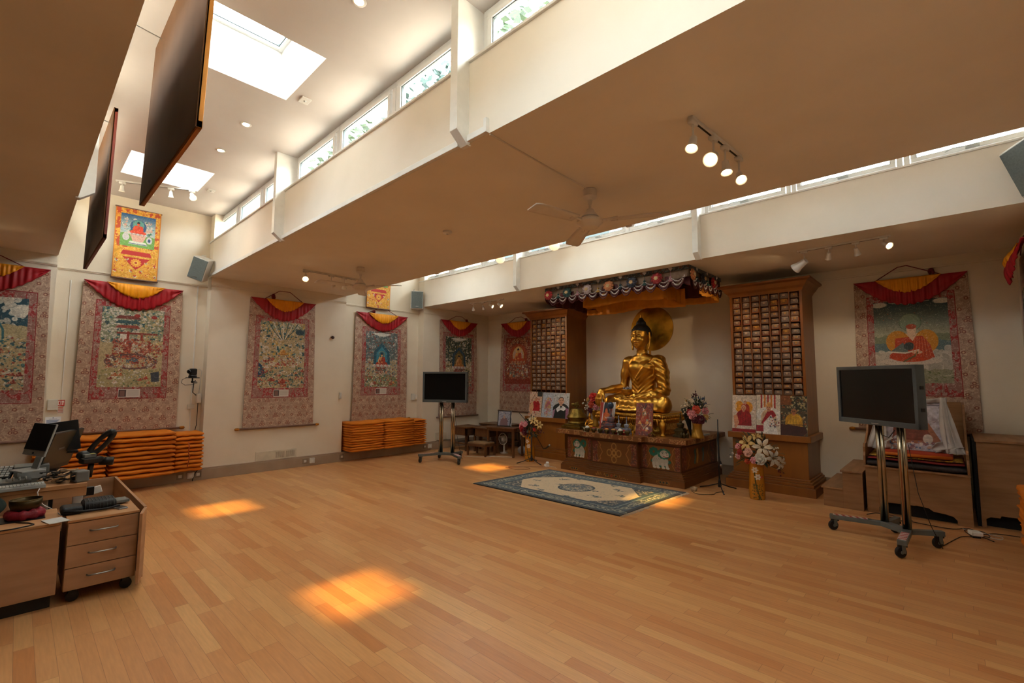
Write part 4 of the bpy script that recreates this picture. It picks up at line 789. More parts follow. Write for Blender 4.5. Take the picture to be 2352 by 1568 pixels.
# desk items
Mk = mat('black_plastic', '#101214', .4); Msc = mat('black_screen', '#0c0b0a', .5, c2='#090909', spec=.2); Mol = mat('dark_olive_screen', '#3a352a', .4, c2='#322e24'); Msil = mat('silver_plastic', '#9fa3a2', .4); Mgr = mat('grey_device', '#6c6e6a', .5)
def slab_thing(name, lab, cat, c, d, M, m, bev=.004, extra=None):
    o = thing(name, lab, cat, c); MB().obox((0, 0, 0), d, M).build('body', m, o, bevel=bev)
    return o
def basis(w, t): w = np.array(w, float); w /= np.linalg.norm(w); t = np.array(t, float); t -= w*(t@w); t /= np.linalg.norm(t); return np.stack([w, np.cross(t, w), t], 1)   # columns: width, front normal, up
Mt = basis((.94, .34, 0), (-.08, .24, .97)); ctr_m = np.array((-5.25, .157, 1.07)); sg_ = 1 if (Mt[:, 1]@np.array((1, -.2, 0))) > 0 else -1
o = thing('desktop_monitor', 'slim desktop computer screen with silver chin, leftmost on the desk', 'monitor', tuple(ctr_m))
MB().obox((0, 0, .0), (.33, .014, .25), Mt).build('casing', Msil, o, bevel=.005); MB().obox(Mt@np.array((0, sg_*.008, .02)), (.322, .004, .205), Mt).build('screen', Msc, o); MB().obox(Mt@np.array((0, -sg_*.04, -.17)), (.09, .012, .12), Mt).build('stand', Msil, o); MB().obox(Mt@np.array((0, 0, -.235))*np.array((1, 1, 1)), (.2, .14, .012), rotz(.35)).build('foot', Msil, o, bevel=.004)
MB().ell(Mt@np.array((0, sg_*.009, -.105)), (.007, .007, .008), 8, 6).build('mark', Mk, o)
Mt = basis((-.894, .44, 0), (.12, .27, .95)); TLc = np.array((-5.4, .239, 1.10)); cm = TLc+Mt[:, 0]*.235-Mt[:, 2]*.17; sg_ = 1 if (Mt[:, 1]@np.array((1, -.05, 0))) > 0 else -1
o = thing('presentation_monitor', 'large olive-backed screen tilted on the desk beside the black headphones', 'monitor', tuple(cm))
MB().obox((0, 0, 0), (.47, .022, .34), Mt).build('casing', Mk, o, bevel=.004); MB().obox(Mt@np.array((.0, sg_*.012, .02)), (.462, .004, .29), Mt).build('back_cover', Mol, o); MB().obox(Mt@np.array((-.03, sg_*.0145, .02)), (.09, .003, .014), Mt).build('badge', Mgr, o)
MB().obox((-.02, -.06, -.14), (.30, .05, .13), rotz(R(154))@rotx(R(20))).obox((-.0, -.07, -.205), (.3, .16, .025), rotz(R(154))).build('stand', Mk, o, bevel=.01)
o = thing('laptop', 'dark laptop lid behind the tilted screen on the desk', 'laptop', (-5.72, .30, 1.04)); MB().obox((0, 0, 0), (.24, .01, .26), face((.97, -.2, .1), rollz=R(8))).build('lid', Mk, o, bevel=.004); MB().obox((-.1, 0, -.14), (.2, .24, .018)).build('base', Mk, o, bevel=.004)
o = thing('microphone_arm', 'black padded headphone band standing up above the desk', 'headphones', (-5.4, .49, .93)); o.name = 'headphones'; pts = []
for k in range(25):
    q = 2*PI*k/24; pts.append(Vector((0, .030*math.cos(q), .115*math.sin(q)+.08)))
Ms = rotx(R(-38)); MB().tube([Ms@np.array(q) for q in pts[:-1]], [.019+.008*math.sin(k/24*2*PI)**2 for k in range(24)], 10, closed=True).build('headband', Mk, o, True); MB().ell((.01, -.06, -.03), (.035, .05, .04), 14, 8).build('ear_pad', Mk, o, True)
o = thing('camcorder', 'black camcorder shape with yellow sticker on the desk', 'camera', (-5.35, .48, .86)); MB().obox((0, 0, 0), (.1, .15, .05), rotz(.2)).build('body', Mk, o, bevel=.012); MB().cyl((0, .05, -.012), (.02, .14, -.02), .035, 16).build('lens', Mk, o, True); MB().obox((.0, -.02, .04), (.08, .08, .03), rotz(.2)).build('handle', Mgr, o, bevel=.006); MB().obox((.02, .0, .057), (.04, .03, .004), rotz(.2)).build('sticker', mat('yellow_sticker', '#b8b068', .6), o); MB().cyl((0, 0, -.02), (0, -.01, -.14), .02, 10).build('post', Mk, o, True)
o = thing('loudspeaker', 'small dark grey desk speaker at the right end of the worktop', 'speaker', (-5.18, .40, .765)); MB().obox((0, 0, 0), (.11, .09, .09), rotz(.3)).build('cabinet', Mgr, o, bevel=.012); MB().lathe([(.034, 0), (.03, -.006), (.0, -.014)], 16, (.05, -.02, 0), roty(PI/2)).build('cone', Mk, o, True)
o = thing('cable_pile', 'heap of pale brown and black coiled cables on the worktop', 'cables', (-5.22, .29, .72)); rg = random.Random(2)
for k in range(14):
    m_ = MB(); c0 = Vector((rg.uniform(-.05, .05), rg.uniform(-.06, .06), .012+.006*k)); pts = [(c0.x+rg.uniform(.04, .07)*math.cos(q), c0.y+rg.uniform(.05, .08)*math.sin(q), c0.z+rg.uniform(-.004, .01)) for q in np.linspace(0, 5.5, 12)]
    m_.tube(pts, .0055, 5).build('cable', mat('tan_cable', '#b08c68', .6) if k % 2 else M_bcab, o, True)
o = thing('keyboard', 'silver compact music keyboard lying along the worktop', 'keyboard', (-5.13, .05, .735)); MB().obox((0, 0, 0), (.16, .30, .025), rotz(.05)).build('body', Msil, o, bevel=.004)
f = MB()
for k in range(16): f.obox((.02, -.14+.0185*k, .017), (.1, .015, .008), rotz(.05))
tag(f.build('keys', mat('pale_keys', '#bcbcb6', .4), o), kind='stuff')
o = thing('mixing_desk', 'flat grey mixing desk with small sliders at the left of the worktop', 'mixer', (-5.33, -.02, .745)); MB().obox((0, 0, 0), (.2, .3, .04), None).build('body', Mgr, o, bevel=.006); f = MB()
for k in range(8):
    for j in range(3): f.lathe([(.007, 0), (.006, .012)], 8, (-.06+.05*j, -.12+.034*k, .02))
tag(f.build('knobs', mat('pale_knob', '#c4c4bc', .4), o, 40), kind='stuff'); MB().box(.03, .06, -.1, -.05, .02, .035).build('button', mat('red_button', '#b0241c', .4), o, bevel=.003)
o = thing('intercom_keypad', 'white keypad with rows of buttons at the left picture edge on the desk', 'keypad', (-5.5, -.03, .80)); Mt = face((.6, -.2, .8)); MB().obox((0, 0, 0), (.12, .03, .13), Mt).build('body', Mk, o, bevel=.004); f = MB()
for k in range(5):
    for j in range(4): f.obox(Mt@np.array((-.04+.027*j, .018, -.045+.023*k)), (.02, .008, .016), Mt)
tag(f.build('buttons', mat('pale_keys', '#bcbcb6', .4), o), kind='stuff')
o = thing('amplifier', 'grey box amplifier under the silver-chinned screen', 'amplifier', (-5.5, .13, .80)); MB().box(-.1, .1, -.1, .1, -.08, .05).build('case', Mgr, o, bevel=.004); MB().box(.1, .104, -.08, .08, -.05, .03).build('front_panel', Msil, o, bevel=.002)
o = thing('singing_bowl', 'dark bronze singing bowl resting on a red cushion on the cabinet', 'bowl', (-4.80, .10, .625)); MB().lathe([(.0, 0), (.05, .002), (.075, .015), (.083, .045), (.085, .075), (.080, .075), (.078, .045), (.07, .02), (.0, .01)], 32).build('body', mat('old_bronze', '#4f4024', .35, .7), o, True); MB().tube([(.0825*math.cos(q), .0825*math.sin(q), .075) for q in np.linspace(0, 2*PI, 32)[:-1]], .0035, 6, closed=True).build('rim', mat('bronze_rim', '#6c5830', .3, .8), o, True)
o = thing('bowl_cushion', 'crushed crimson ring cushion under the singing bowl', 'cushion', (-4.80, .10, .568)); m_ = MB(); pts = [( .066*math.cos(q), .07*math.sin(q), .032) for q in np.linspace(0, 2*PI, 40)[:-1]]; m_.tube(pts, [.034+.005*math.sin(5*i)+.003*math.sin(11*i) for i in range(39)], 12, closed=True); m_.build('ring', mat('crimson_velvet', '#8c1628', .6, c2='#74101f', scale=30, bump=.5, sheen=.5), o, True); MB().box(-.1, .1, -.12, .1, 0, .004).build('black_mat', Mk, o)
o = thing('paper_sheet', 'blank white sheet of paper hanging over the cabinet edge', 'paper', (-4.55, .245, .571)); MB().obox((0, 0, .002), (.15, .105, .004), rotz(R(14))).build('sheet', mat('white_paper', '#d2d0cc', .8), o)
o = thing('camera_bag', 'black padded equipment bag lying on the drawer unit', 'bag', (-4.75, .44, .568)); M_bag = mat('black_nylon', '#15181b', .6, c2='#0e1012', bump=.3, bscale=60)
MB().box(-.12, .075, -.05, .145, .0, .075).build('main_pouch', M_bag, o, bevel=.03, seg=5); MB().box(-.07, .085, -.165, -.045, 0, .055).build('side_pouch', M_bag, o, bevel=.02, seg=4); MB().tube([(.08, -.15, .03), (.1, -.05, .02), (.1, .08, .015), (.07, .16, .02)], .008, 6).build('strap', M_bag, o, True); f = MB()
for k in range(9): f.tube([(.077, -.035+.02*k, .02), (.076, -.035+.02*k, .05), (.055, -.035+.02*k, .074), (-.06, -.035+.02*k, .077)], .004, 5)
tag(f.build('ribbing', mat('grey_nylon', '#2c3234', .6), o, True), kind='stuff')
o = thing('mobile_phone', 'black smartphone with pale edge on the drawer unit top', 'phone', (-4.66, .60, .568)); MB().obox((0, 0, .006), (.11, .055, .010), rotz(.3)).build('body', Msil, o, bevel=.003); MB().obox((0, 0, .012), (.10, .048, .003), rotz(.3)).build('screen', Mk, o)
tag(MB().obox((-4.86, .62, .59), (.13, .1, .02), rotz(.1)).build('notebook', Mgr, bevel=.003), 'thin grey book on the drawer unit behind the phone', 'book')
o = thing('power_strip', 'white multi-way power strip fixed inside the desk side', 'power strip', (-5.50, .50, .57)); MB().obox((0, 0, 0), (.03, .15, .06), rotx(R(14))).build('body', M_white, o, bevel=.005); MB().box(.02, .06, -.04, .02, -.02, .05).build('plug', Mk, o, bevel=.004)
tag(MB().tube([(-5.47, .47, .58), (-5.44, .42, .62), (-5.42, .42, .5), (-5.4, .36, .38), (-5.3, .4, .33)], .005, 6).build('cable', M_bcab, None, True), 'black cable drooping from the power strip inside the desk', 'cable')
tag(MB().tube([(-5.05, .17, .72), (-5.02, .16, .70), (-5.0, .17, .64), (-5.01, .2, .60), (-5.03, .26, .55), (-5.04, .3, .5)], .004, 6).build('cable', M_wcab, None, True), 'white cable looping down from the worktop edge', 'cable')
tag(MB().tube([(-4.78, .02, .573), (-4.68, .06, .573), (-4.6, .12, .573), (-4.54, .14, .573), (-4.52, .12, .573), (-4.5, .05, .572), (-4.495, -.03, .572)], .004, 6).build('cable', M_bcab, None, True), 'black cable snaking over the cabinet top to its front edge', 'cable')
o = thing('green_cloth', 'dark green cloth heap hanging over the desk at the left picture edge', 'cloth', (-5.0, -.07, .57)); MB().surf(lambda u, v: ((.04+.035*math.sin(2*PI*u*3+v*4)+.05*v)*math.cos(2*PI*u)*math.sin(PI*(.06+.9*v)), (.05+.012*math.sin(2*PI*u*5)+.03*v)*math.sin(2*PI*u)*math.sin(PI*(.06+.9*v)), .15*(1-v)+.01*math.sin(2*PI*u*4)), 48, 14).build('folds', mat('dark_green_cloth', '#24342e', .8), o, True)
# ---------------------------------------------------------------- scripture bookcases
M_oak = mat('golden_oak', '#8c5218', .42, c2='#7e4612', scale=1.6, stretch=(4, 4, .6), coat=.15); M_oakd = mat('golden_oak_inner', '#7c4412', .5, c2='#6a380e', scale=2)
def mould(m, x0, x1, y0, steps, mi=0):
    """stepped moulding; steps=(overhang, z0, z1)"""
    for ov, z0, z1 in steps: m.box(x0-ov, x1+ov, y0-ov, YA-.001, z0, z1, mi)
    return m
def bookcase(x0, x1, side, label):
    y0 = 7.5; o = thing('scripture_bookcase', label, 'bookcase', ((x0+x1)/2, y0, 0)); ox, oy = (x0+x1)/2, y0
    def B(): return MB()
    def fin(m, name, mt, bev=.003, par=o): m.v = [(a-ox, b_-oy, c) for a, b_, c in m.v]; return m.build(name, mt, par, bevel=bev)
    m = mould(B(), x0, x1, y0-.08, [(.09, 0, .12), (.065, .12, .16), (.045, .16, .19), (.02, .19, .215)]); fin(m, 'plinth', M_oak, .006)
    m = B().box(x0, x1, y0-.08, YA-.001, .215, .715); fin(m, 'base_cabinet', M_oak)
    m = mould(B(), x0, x1, y0-.08, [(.05, .715, .80)]); fin(m, 'ledge', M_oak, .006)
    t = .035; ci0 = x0+t; ci1 = x1-t; m = B().box(x0, ci0, y0, YA-.001, .80, 2.87).box(ci1, x1, y0, YA-.001, .80, 2.87).box(ci0, ci1, YA-.03, YA-.002, .80, 2.87).box(ci0, ci1, y0, YA-.03, 2.825, 2.87); fin(m, 'case', M_oak)
    c = B(); prof = [(0, 2.83), (.012, 2.85), (.02, 2.87), (.05, 2.90), (.085, 2.955), (.13, 2.975), (.13, 3.0)]
    v = []; 
    for ov, z in prof: v += [(x0-ov, YA-.001, z), (x0-ov, y0-ov, z), (x1+ov, y0-ov, z), (x1+ov, YA-.001, z)]
    f = [(i*4+j, i*4+j+1, i*4+5+j, i*4+4+j) for i in range(len(prof)-1) for j in range(3)]+[(0, 1, 2, 3), tuple(len(prof)*4-4+k for k in (3, 2, 1, 0))]
    c.add(v, f); fin(c, 'cornice', M_oak, 0)
    n = 7; cw = (ci1-ci0)/n; rows = 18; zt = 2.825; rh = .0865; g = B()
    for k in range(1, n): g.box(ci0+k*cw-.008, ci0+k*cw+.008, y0+.004, YA-.25, zt-rh*rows-.2, zt)
    fin(g, 'dividers', M_oakd, 0); g = B()
    for r in range(1, rows+1): g.box(ci0, ci1, y0+.012, YA-.25, zt-r*rh-.004, zt-r*rh+.004)
    fin(g, 'shelves', M_oakd, 0); fin(B().box(ci0, ci1, y0+.002, y0+.03, .80, zt-rh*rows), 'lower_panel', M_oak, 0)
    return ci0, cw, zt, rh, y0
M_wr = [mat('wrap_'+n_, c_, .7, sheen=.2) for n_, c_ in (('umber', '#744a2e'), ('orange', '#b8602a'), ('grey', '#80746a'), ('red', '#943a24'))]
M_lab = [mat('label_'+n_, c_, .6) for n_, c_ in (('cream', '#c8a886'), ('gold', '#d0943c'), ('pale', '#bcab9a'))]; M_line = mat('label_border', '#5a3424', .7)
_bp = []
for k in range(8):
    m = MB(); w_, h_, d_ = .096, .058, .34; rg = random.Random(k); q = rg.uniform(-.01, .01)
    pr = [(-w_/2, .004), (-w_/2+.006, 0), (w_/2-.006, 0), (w_/2, .004), (w_/2+.002, h_*.55), (w_/2-.006, h_), (-w_/2+.006, h_), (-w_/2-.002, h_*.55)]
    m.prism(pr, 0, d_, 'y', 0); e = -.0015
    def U(x, z0, z1, t, mi, dd, sk=q):
        for a in ((-x, -x+t, z0, z1), (x-t, x, z0, z1), (-x, x, z0, z0+t)): m.box(a[0]+sk*.3, a[1]+sk*.3, e-dd, e-dd+.003, a[2], a[3], mi)
    m.box(-.041, .041, e-.002, .001, .006, .052, 1); U(.038, .008, .052, .006, 2, .004); U(.024, .018, .05, .005, 2, .005); m.box(-.011, .011, e-.009, e, .028, .049, 3); m.box(-.043, .043, e-.004, .001, .050, .060, 1 if k % 3 else 0)
    _bp.append((m, [M_wr[[0, 2, 1, 2, 0, 3, 2, 1][k]], M_lab[[0, 2, 0, 2, 0, 0, 2, 1][k]], M_line, M_lab[[1, 0, 1, 0, 1, 0, 0, 1][k]]]))
_bo = []
COLN = ['leftmost', 'second', 'third', 'middle', 'fifth', 'sixth', 'rightmost']
def bundles(spec, place, group, seed, nrow=17):
    ci0, cw, zt, rh, y0 = spec; rg = random.Random(seed)
    for r in range(nrow):
        for k in range(7):
            i = rg.choice([0, 0, 2, 4, 5, 7, 1, 3] if r < 10 else [1, 3, 6, 1, 3, 6, 0, 2])  # lower rows get paler wraps: the light on the shelves put into colour
            if len(_bo) < 8 and not _bo: _bo.extend([None]*8)
            if _bo[i] is None: ob = _bp[i][0].build('scripture_bundle', _bp[i][1], None); _bo[i] = ob
            else: ob = _bo[i].copy(); col.objects.link(ob)
            ob.location = (ci0+(k+.5)*cw+rg.uniform(-.007, .007), y0+rg.uniform(-.002, .03), zt-(r+1)*rh+.0045); ob.rotation_euler = (0, 0, R(rg.uniform(-3, 3))); s_ = rg.uniform(.94, 1.08); ob.scale = (s_, 1, rg.uniform(.95, 1.15))
            tag(ob, 'cloth-wrapped scripture bundle, %s row, %s column of the %s' % (ORD[r].replace(' from top', ''), COLN[k], place), 'scripture', group)
sp = bookcase(-2.435, -1.465, 1, 'tall oak bookcase of wrapped scriptures right of the golden buddha'); bundles(sp, 'right bookcase', 'scripture bundles in the right bookcase', 1)
sp2 = bookcase(-6.52, -5.56, -1, 'tall oak bookcase of wrapped scriptures left of the golden buddha'); bundles(sp2, 'left bookcase', 'scripture bundles in the left bookcase', 2)
# ---------------------------------------------------------------- photographs on the ledges
def person(c, x, y, s, robe, skin, hair, bg2=None, glasses=False, shawl=None, hat=None, smile=True):
    c.ell(x, y+.62*s, .52*s, .5*s, robe); c.poly([(x-.2*s, y+.15*s), (x+.2*s, y+.15*s), (x+.5*s, y+.45*s), (x+.55*s, y+1.2*s), (x-.55*s, y+1.2*s), (x-.5*s, y+.45*s)], robe)
    if shawl: c.poly([(x-.06*s, y+.2*s), (x+.3*s, y+.18*s), (x+.5*s, y+.5*s), (x-.3*s, y+1.2*s), (x-.5*s, y+1.0*s)], shawl)
    for k in range(5): c.line([(x-.35*s+.16*k*s, y+.35*s), (x-.45*s+.2*k*s, y+1.1*s)], .012*s, '#000000', .22)
    c.rect(x-.07*s, x+.07*s, y+.08*s, y+.26*s, skin, 1); c.ell(x, y-.02*s, .16*s, .2*s, hair if hair else skin); c.ell(x, y+.02*s, .145*s, .185*s, skin)
    for e in (-1, 1): c.ell(x+e*.15*s, y+.02*s, .025*s, .045*s, skin); c.line([(x+e*.035*s, y-.01*s), (x+e*.09*s, y-.012*s)], .009*s, '#2c1c18'); c.line([(x+e*.03*s, y-.045*s), (x+e*.1*s, y-.05*s)], .006*s, '#4a3028', .7)
    c.line([(x, y), (x-.012*s, y+.07*s), (x+.018*s, y+.075*s)], .006*s, '#a0684c'); c.line([(x-.05*s, y+.115*s), (x, y+.128*s), (x+.05*s, y+.115*s)], .009*s, '#9c4038')
    if glasses:
        for e in (-1, 1): c.ell(x+e*.06*s, y-.005*s, .05*s, .038*s, '#3a2a20', ring=.25)
    if hat: c.poly([(x-.17*s, y-.06*s), (x+.17*s, y-.06*s), (x+.12*s, y-.3*s), (x, y-.4*s), (x-.12*s, y-.3*s)], hat)
def _ph(cv):
    g_ = vnoise(cv.x*38, cv.y*38, 5)*.6+vnoise(cv.x*17, cv.y*17, 8)*.4; cv.c = np.clip(cv.c*(.78+.40*g_[..., None]), 0, 1); return cv
def photo(lab, cv, x0, x1, z0, z1, y, lean=.07, th=.012):
    o = thing('photograph', lab, 'photograph', ((x0+x1)/2, y, z0), 0, 'photo boards along the altar wall'); w, h = x1-x0, z1-z0
    painted('print', _ph(cv), lambda U, V: ((U-.5)*w, lean*(1-V), h*(1-V)), o, paint_mat('glossy_print', .45), th, mat('board_back', '#b8aea0', .7)); return o
def ph_bg(W, a, base, cols, seed, n=120): c = Canvas(int(W*1.7), a, base); crowd(c, random.Random(seed), n, cols, s=(.01, .05), dark=.2); return c
A_ = .53/.335
c = ph_bg(70, A_, '#c9b8a8', ['#d8ccc4', '#b8a090', '#c8b8b4'], 1); c.ell(.3, .5, .18, .24, '#d08c20'); c.ell(.66, .52, .2, .24, '#d08c20'); person(c, .55, .32, .34, '#a83220', '#c89478', '#3c2018'); c.ell(.16, .5, .02, .1, '#d0c8c0'); person(c, .48, .56, .62, '#8a141c', '#c48a6c', '#c8a890', shawl='#9c1820'); c.poly([(.06, .9), (.2, .85), (.3, 1.2), (.12, 1.5)], '#c88a6c'); c.rect(0, 1, 1.44, A_, '#8c1a20')
photo('photo board of a seated person in dark red robes, left of the right trio', c, -2.43, -2.10, .80, 1.34, 7.40)
c = ph_bg(70, A_, '#d0c4b4', ['#d8ccb8', '#c0b098', '#dcd4c8'], 2)
for k in range(5): c.rect(.18+.14*k, .25+.14*k, 0, .6, '#a82a28' if k % 2 == 0 else '#c87838')
c.ell(.5, .8, .55, .3, '#d8d4d0'); person(c, .52, .52, .62, '#c8a888', '#c08868', None, shawl='#a01c28', hat='#cf9450'); c.poly([(.3, 1.15), (.62, .8), (.8, 1.2), (.9, A_), (.3, A_)], '#d8d4d0'); crowd(c, random.Random(5), 40, ['#38404c', '#c8a088', '#802c30'], .55, .95, .9, 1.3, (.01, .04)); c.rect(0, .3, 1.25, 1.5, '#94202a')
photo('photo board of a person in a tall orange hat, middle of the right trio', c, -2.095, -1.785, .80, 1.35, 7.40)
A2 = .54/.325; c = ph_bg(70, A2, '#4a4030', ['#6c5c3c', '#20241c', '#a89468', '#302c24', '#b8a880', '#8c4c24'], 3, 330); c.rect(.0, .45, 0, .4, '#8c4820', .7); crowd(c, random.Random(6), 120, ['#1c241c', '#2c3428', '#b0a070'], .4, 1, .05, .6, (.02, .05)); person(c, .5, .66, .62, '#c08c24', '#a86c48', '#8c6850', glasses=True, shawl='#cc9c30'); c.poly([(0, 1.2), (.9, 1.28), (1, 1.5), (.8, A2), (0, A2)], '#3c1c18'); c.line([(.25, 1.22), (.95, 1.2)], .014, '#3a2014')
photo('photo board of a person with glasses in yellow robes before foliage, rightmost', c, -1.78, -1.455, .80, 1.345, 7.40)
c = ph_bg(60, A_, '#c8a890', ['#d8c0b0', '#7c4c30', '#c89870', '#3c2c28', '#b03c2c'], 7); c.rect(.62, 1, 0, .3, '#30302c'); person(c, .55, .5, .6, '#b0101c', '#c88c68', '#5c3c2c', shawl='#a80c18'); c.poly([(.02, .9), (.3, .6), (.4, 1.0), (.2, 1.5)], '#cf9c74')
photo('photo board of a person in bright red robe, left one beside the left bookcase', c, -6.50, -6.16, .80, 1.31, 7.40)
c = ph_bg(60, A_, '#b4bcc8', ['#c4ccd4', '#a8b0b8', '#c8b8b0'], 8, 60); crowd(c, random.Random(3), 150, ['#c8a078', '#d8b898', '#b07c5c', '#b86c74'], .22, .8, .35, 1.5, (.02, .06)); person(c, .5, .45, .45, '#c49a70', '#cfa080', '#8c6c4c', shawl='#b86870', hat='#c8a480')
photo('pale photo board of a draped figure, middle of the left trio', c, -6.15, -5.86, .80, 1.30, 7.41)
c = ph_bg(70, A_, '#b8bcc0', ['#c8ccd0', '#d8d8d4', '#a05c48', '#60706c'], 9, 90); person(c, .5, .5, 1.15, '#10181a', '#c8987c', '#4c4440'); c.poly([(.2, 1.0), (.42, .76), (.5, .98), (.62, .78), (.86, .95), (.7, 1.12), (.5, 1.05), (.3, 1.2)], '#dcdcdc'); c.poly([(.82, .9), (1, 1.0), (1, A_), (.84, A_)], '#94607c'); c.poly([(.0, 1.1), (.16, 1.0), (.06, A_), (0, A_)], '#a47890')
photo('photo board portrait of a grey-haired person in black with white collar', c, -5.845, -5.46, .80, 1.30, 7.385)
# ---------------------------------------------------------------- altar table
M_alt = mat('altar_brown_lacquer', '#74451a', .45, c2='#653912', scale=3); o = thing('altar_table', 'carved and painted brown altar table carrying the golden buddha', 'altar', (-3.97, 6.66, 0)); AX, AYF = -3.97, 6.66
def alt(m, name, mt, par=o, bev=.004): m.v = [(a-AX, b_-AYF, c_) for a, b_, c_ in m.v]; return m.build(name, mt, par, bevel=bev)
XA, XB, M0, M1 = -5.08, -2.86, -4.50, -3.50
def plan(ov, mid=.10): return [(XA-ov, YA-.01), (XA-ov, 6.66-ov), (M0-ov, 6.66-ov), (M0-ov, 6.66-mid-ov), (M1+ov, 6.66-mid-ov), (M1+ov, 6.66-ov), (XB+ov, 6.66-ov), (XB+ov, YA-.01)]
m = MB()
for ov, z0, z1 in ((0, 0, .095), (-.015, .095, .12), (-.03, .12, .15), (-.05, .15, .175), (-.065, .175, .20)): m.prism(plan(ov), z0, z1)
alt(m, 'plinth', M_alt); alt(MB().prism(plan(-.085), .20, .585), 'body', M_alt)
m = MB()
for ov, z0, z1 in ((-.06, .585, .605), (-.03, .605, .625)): m.prism(plan(ov), z0, z1)
alt(m, 'moulding', M_alt); alt(MB().prism(plan(.06), .625, .70), 'slab', M_alt, bev=.008)
M_pan = paint_mat('painted_panel', .5)
def relief(c, seed, m_): n1 = fbm(c.x*20, c.y*20, seed); c.fill(m_, '#6e3524'); c.fill(m_ & (np.abs(n1-.5) < .05), '#a0664a', .9); c.fill(m_ & (np.abs(n1-.36) < .03), '#8c2a20', .7); c.fill(m_ & (np.abs(n1-.66) < .03), '#4c5a58', .6)
def lion(c, x, y, s, flip=1):
    X = lambda a: x+flip*a*s; Y = lambda b_: y+b_*s
    G_, W_, W2 = '#1d6a56', '#b9b4a6', '#c6c1b4'
    for k in range(8): c.ell(X(.30+.13*math.cos(k*.8)), Y(-.24+.13*math.sin(k*.8)), .085*s, .075*s, G_)          # tail plume
    for a_, b_ in ((-.34, .16), (.02, .34), (.34, .16), (-.2, .36)): c.ell(X(a_), Y(b_), .09*s, .08*s, G_)
    c.ell(X(.04), Y(.10), .30*s, .24*s, W_); c.ell(X(.2), Y(.16), .18*s, .2*s, W_); c.ell(X(-.14), Y(.14), .18*s, .2*s, W_)
    for a_ in (-.24, -.06, .16, .32): c.line([(X(a_), Y(.26)), (X(a_-.03), Y(.40))], .06*s, W2); c.ell(X(a_-.05), Y(.43), .08*s, .045*s, '#d2cdc0')
    for k in range(12): q = 2*PI*k/12; c.ell(X(-.14+.22*math.cos(q)), Y(-.18+.18*math.sin(q)), .07*s, .06*s, G_ if k % 3 else '#3c8c74')      # mane
    c.ell(X(-.15), Y(-.17), .19*s, .16*s, W2); c.ell(X(-.23), Y(-.10), .11*s, .075*s, '#d6d1c4'); c.line([(X(-.32), Y(-.06)), (X(-.22), Y(-.04)), (X(-.12), Y(-.07))], .014*s, '#8c2c24')
    for e in (-.25, -.08): c.ell(X(e), Y(-.2), .02*s, .016*s, '#20201c'); c.line([(X(e-.04), Y(-.26)), (X(e+.04), Y(-.25))], .012*s, G_)
    c.ell(X(-.27), Y(-.13), .025*s, .016*s, '#5c2c24')
    for k in range(4): c.line([(X(-.02+.1*k), Y(.0+.02*k)), (X(.06+.08*k), Y(.10+.02*k))], .009*s, '#8c867a')
def bracket(c, x, d, H): c.line([(x-d*.05, 0), (x+d*.03, H*.2), (x+d*.01, H*.28), (x+d*.07, H*.5), (x+d*.01, H*.72), (x+d*.03, H*.8), (x-d*.05, H)], .009, '#a86a34')
def panel(name, w, h, fn, kind, seed, nc=160):
    H = h/w; c = Canvas(nc, H, '#7c4a16'); e = .17
    relief(c, seed, (c.x < e-.05*np.sin(c.y/H*PI)) | (c.x > 1-e+.05*np.sin(c.y/H*PI))); bracket(c, e, 1, H); bracket(c, 1-e, -1, H); c.fill(np.minimum(np.minimum(c.x, 1-c.x), np.minimum(c.y, H-c.y)) < .012, '#5a3010')
    if kind == 'lion': lion(c, .5, H*.5, min(.62, H*.95))
    elif kind == 'lionf': lion(c, .5, H*.5, min(.62, H*.95), -1)
    elif kind == 'vajra':
        for k in range(4):
            q = PI/4+PI/2*k; q = PI/2*k; cx, cy = .5+.105*math.cos(q), H/2+.105*math.sin(q); c.ell(cx, cy, .06, .06, '#b07a3c', ring=.35); c.ell(.5+.07*math.cos(q+PI/4), H/2+.07*math.sin(q+PI/4), .03, .03, '#b07a3c', ring=.4)
        c.ell(.5, H/2, .05, .05, '#b8823f'); c.ell(.5, H/2, .025, .025, '#7c4a16')
    else:
        for x_, cc in ((.38, '#3c6c68'), (.45, '#b8862c'), (.62, '#4c7074')): c.line([(x_, H*.25), (x_+.01, H*.5), (x_-.01, H*.75)], .02, cc); c.ell(x_, H*.3, .03, .03, cc)
    painted('panel', c, fn, o, M_pan, .004)
zf = lambda V: .57-.36*V
def front(x0, x1, y): return lambda U, V: (x0+(x1-x0)*U-AX, y-AYF+0*U, zf(V))
panel('lion left', .56, .36, front(XA+.09, M0-.0, 6.66+.08), 'lion', 1); panel('vajra', .98, .36, front(M0+.09, M1-.09, 6.56+.08), 'vajra', 2, 200); panel('lion right', .56, .36, front(M1-.06, XB-.09, 6.66+.08), 'lionf', 3)
panel('side', 1.3, .36, lambda U, V: (XB-.08-AX+0*U, 6.76+1.3*U-AYF, zf(V)), 'vase', 4, 200)
def frieze(x0, x1, y, z0, z1, seed, fnx=None):
    w = x1-x0; c = Canvas(160, (z1-z0)/w, '#70421a'); n1 = fbm(c.x*w*42, c.y*w*42, seed); msk = np.abs(((c.x*w/.34) % 1)-.5) < .36; c.fill(msk & (np.abs(n1-.5) < .07), '#b08252', .9); c.fill(msk & (n1 > .68), '#8c3420', .6); return c
for x0, x1, y, s_ in ((XA-.06, M0-.06, 6.60, 1), (M0-.06, M1+.06, 6.50, 2), (M1+.06, XB+.06, 6.60, 3)):
    c = frieze(x0, x1, y, .628, .697, s_); painted('slab_frieze', c, lambda U, V, x0=x0, x1=x1, y=y: (x0+(x1-x0)*U-AX, y-.003-AYF+0*U, .697-.069*V), o, M_pan, .002)
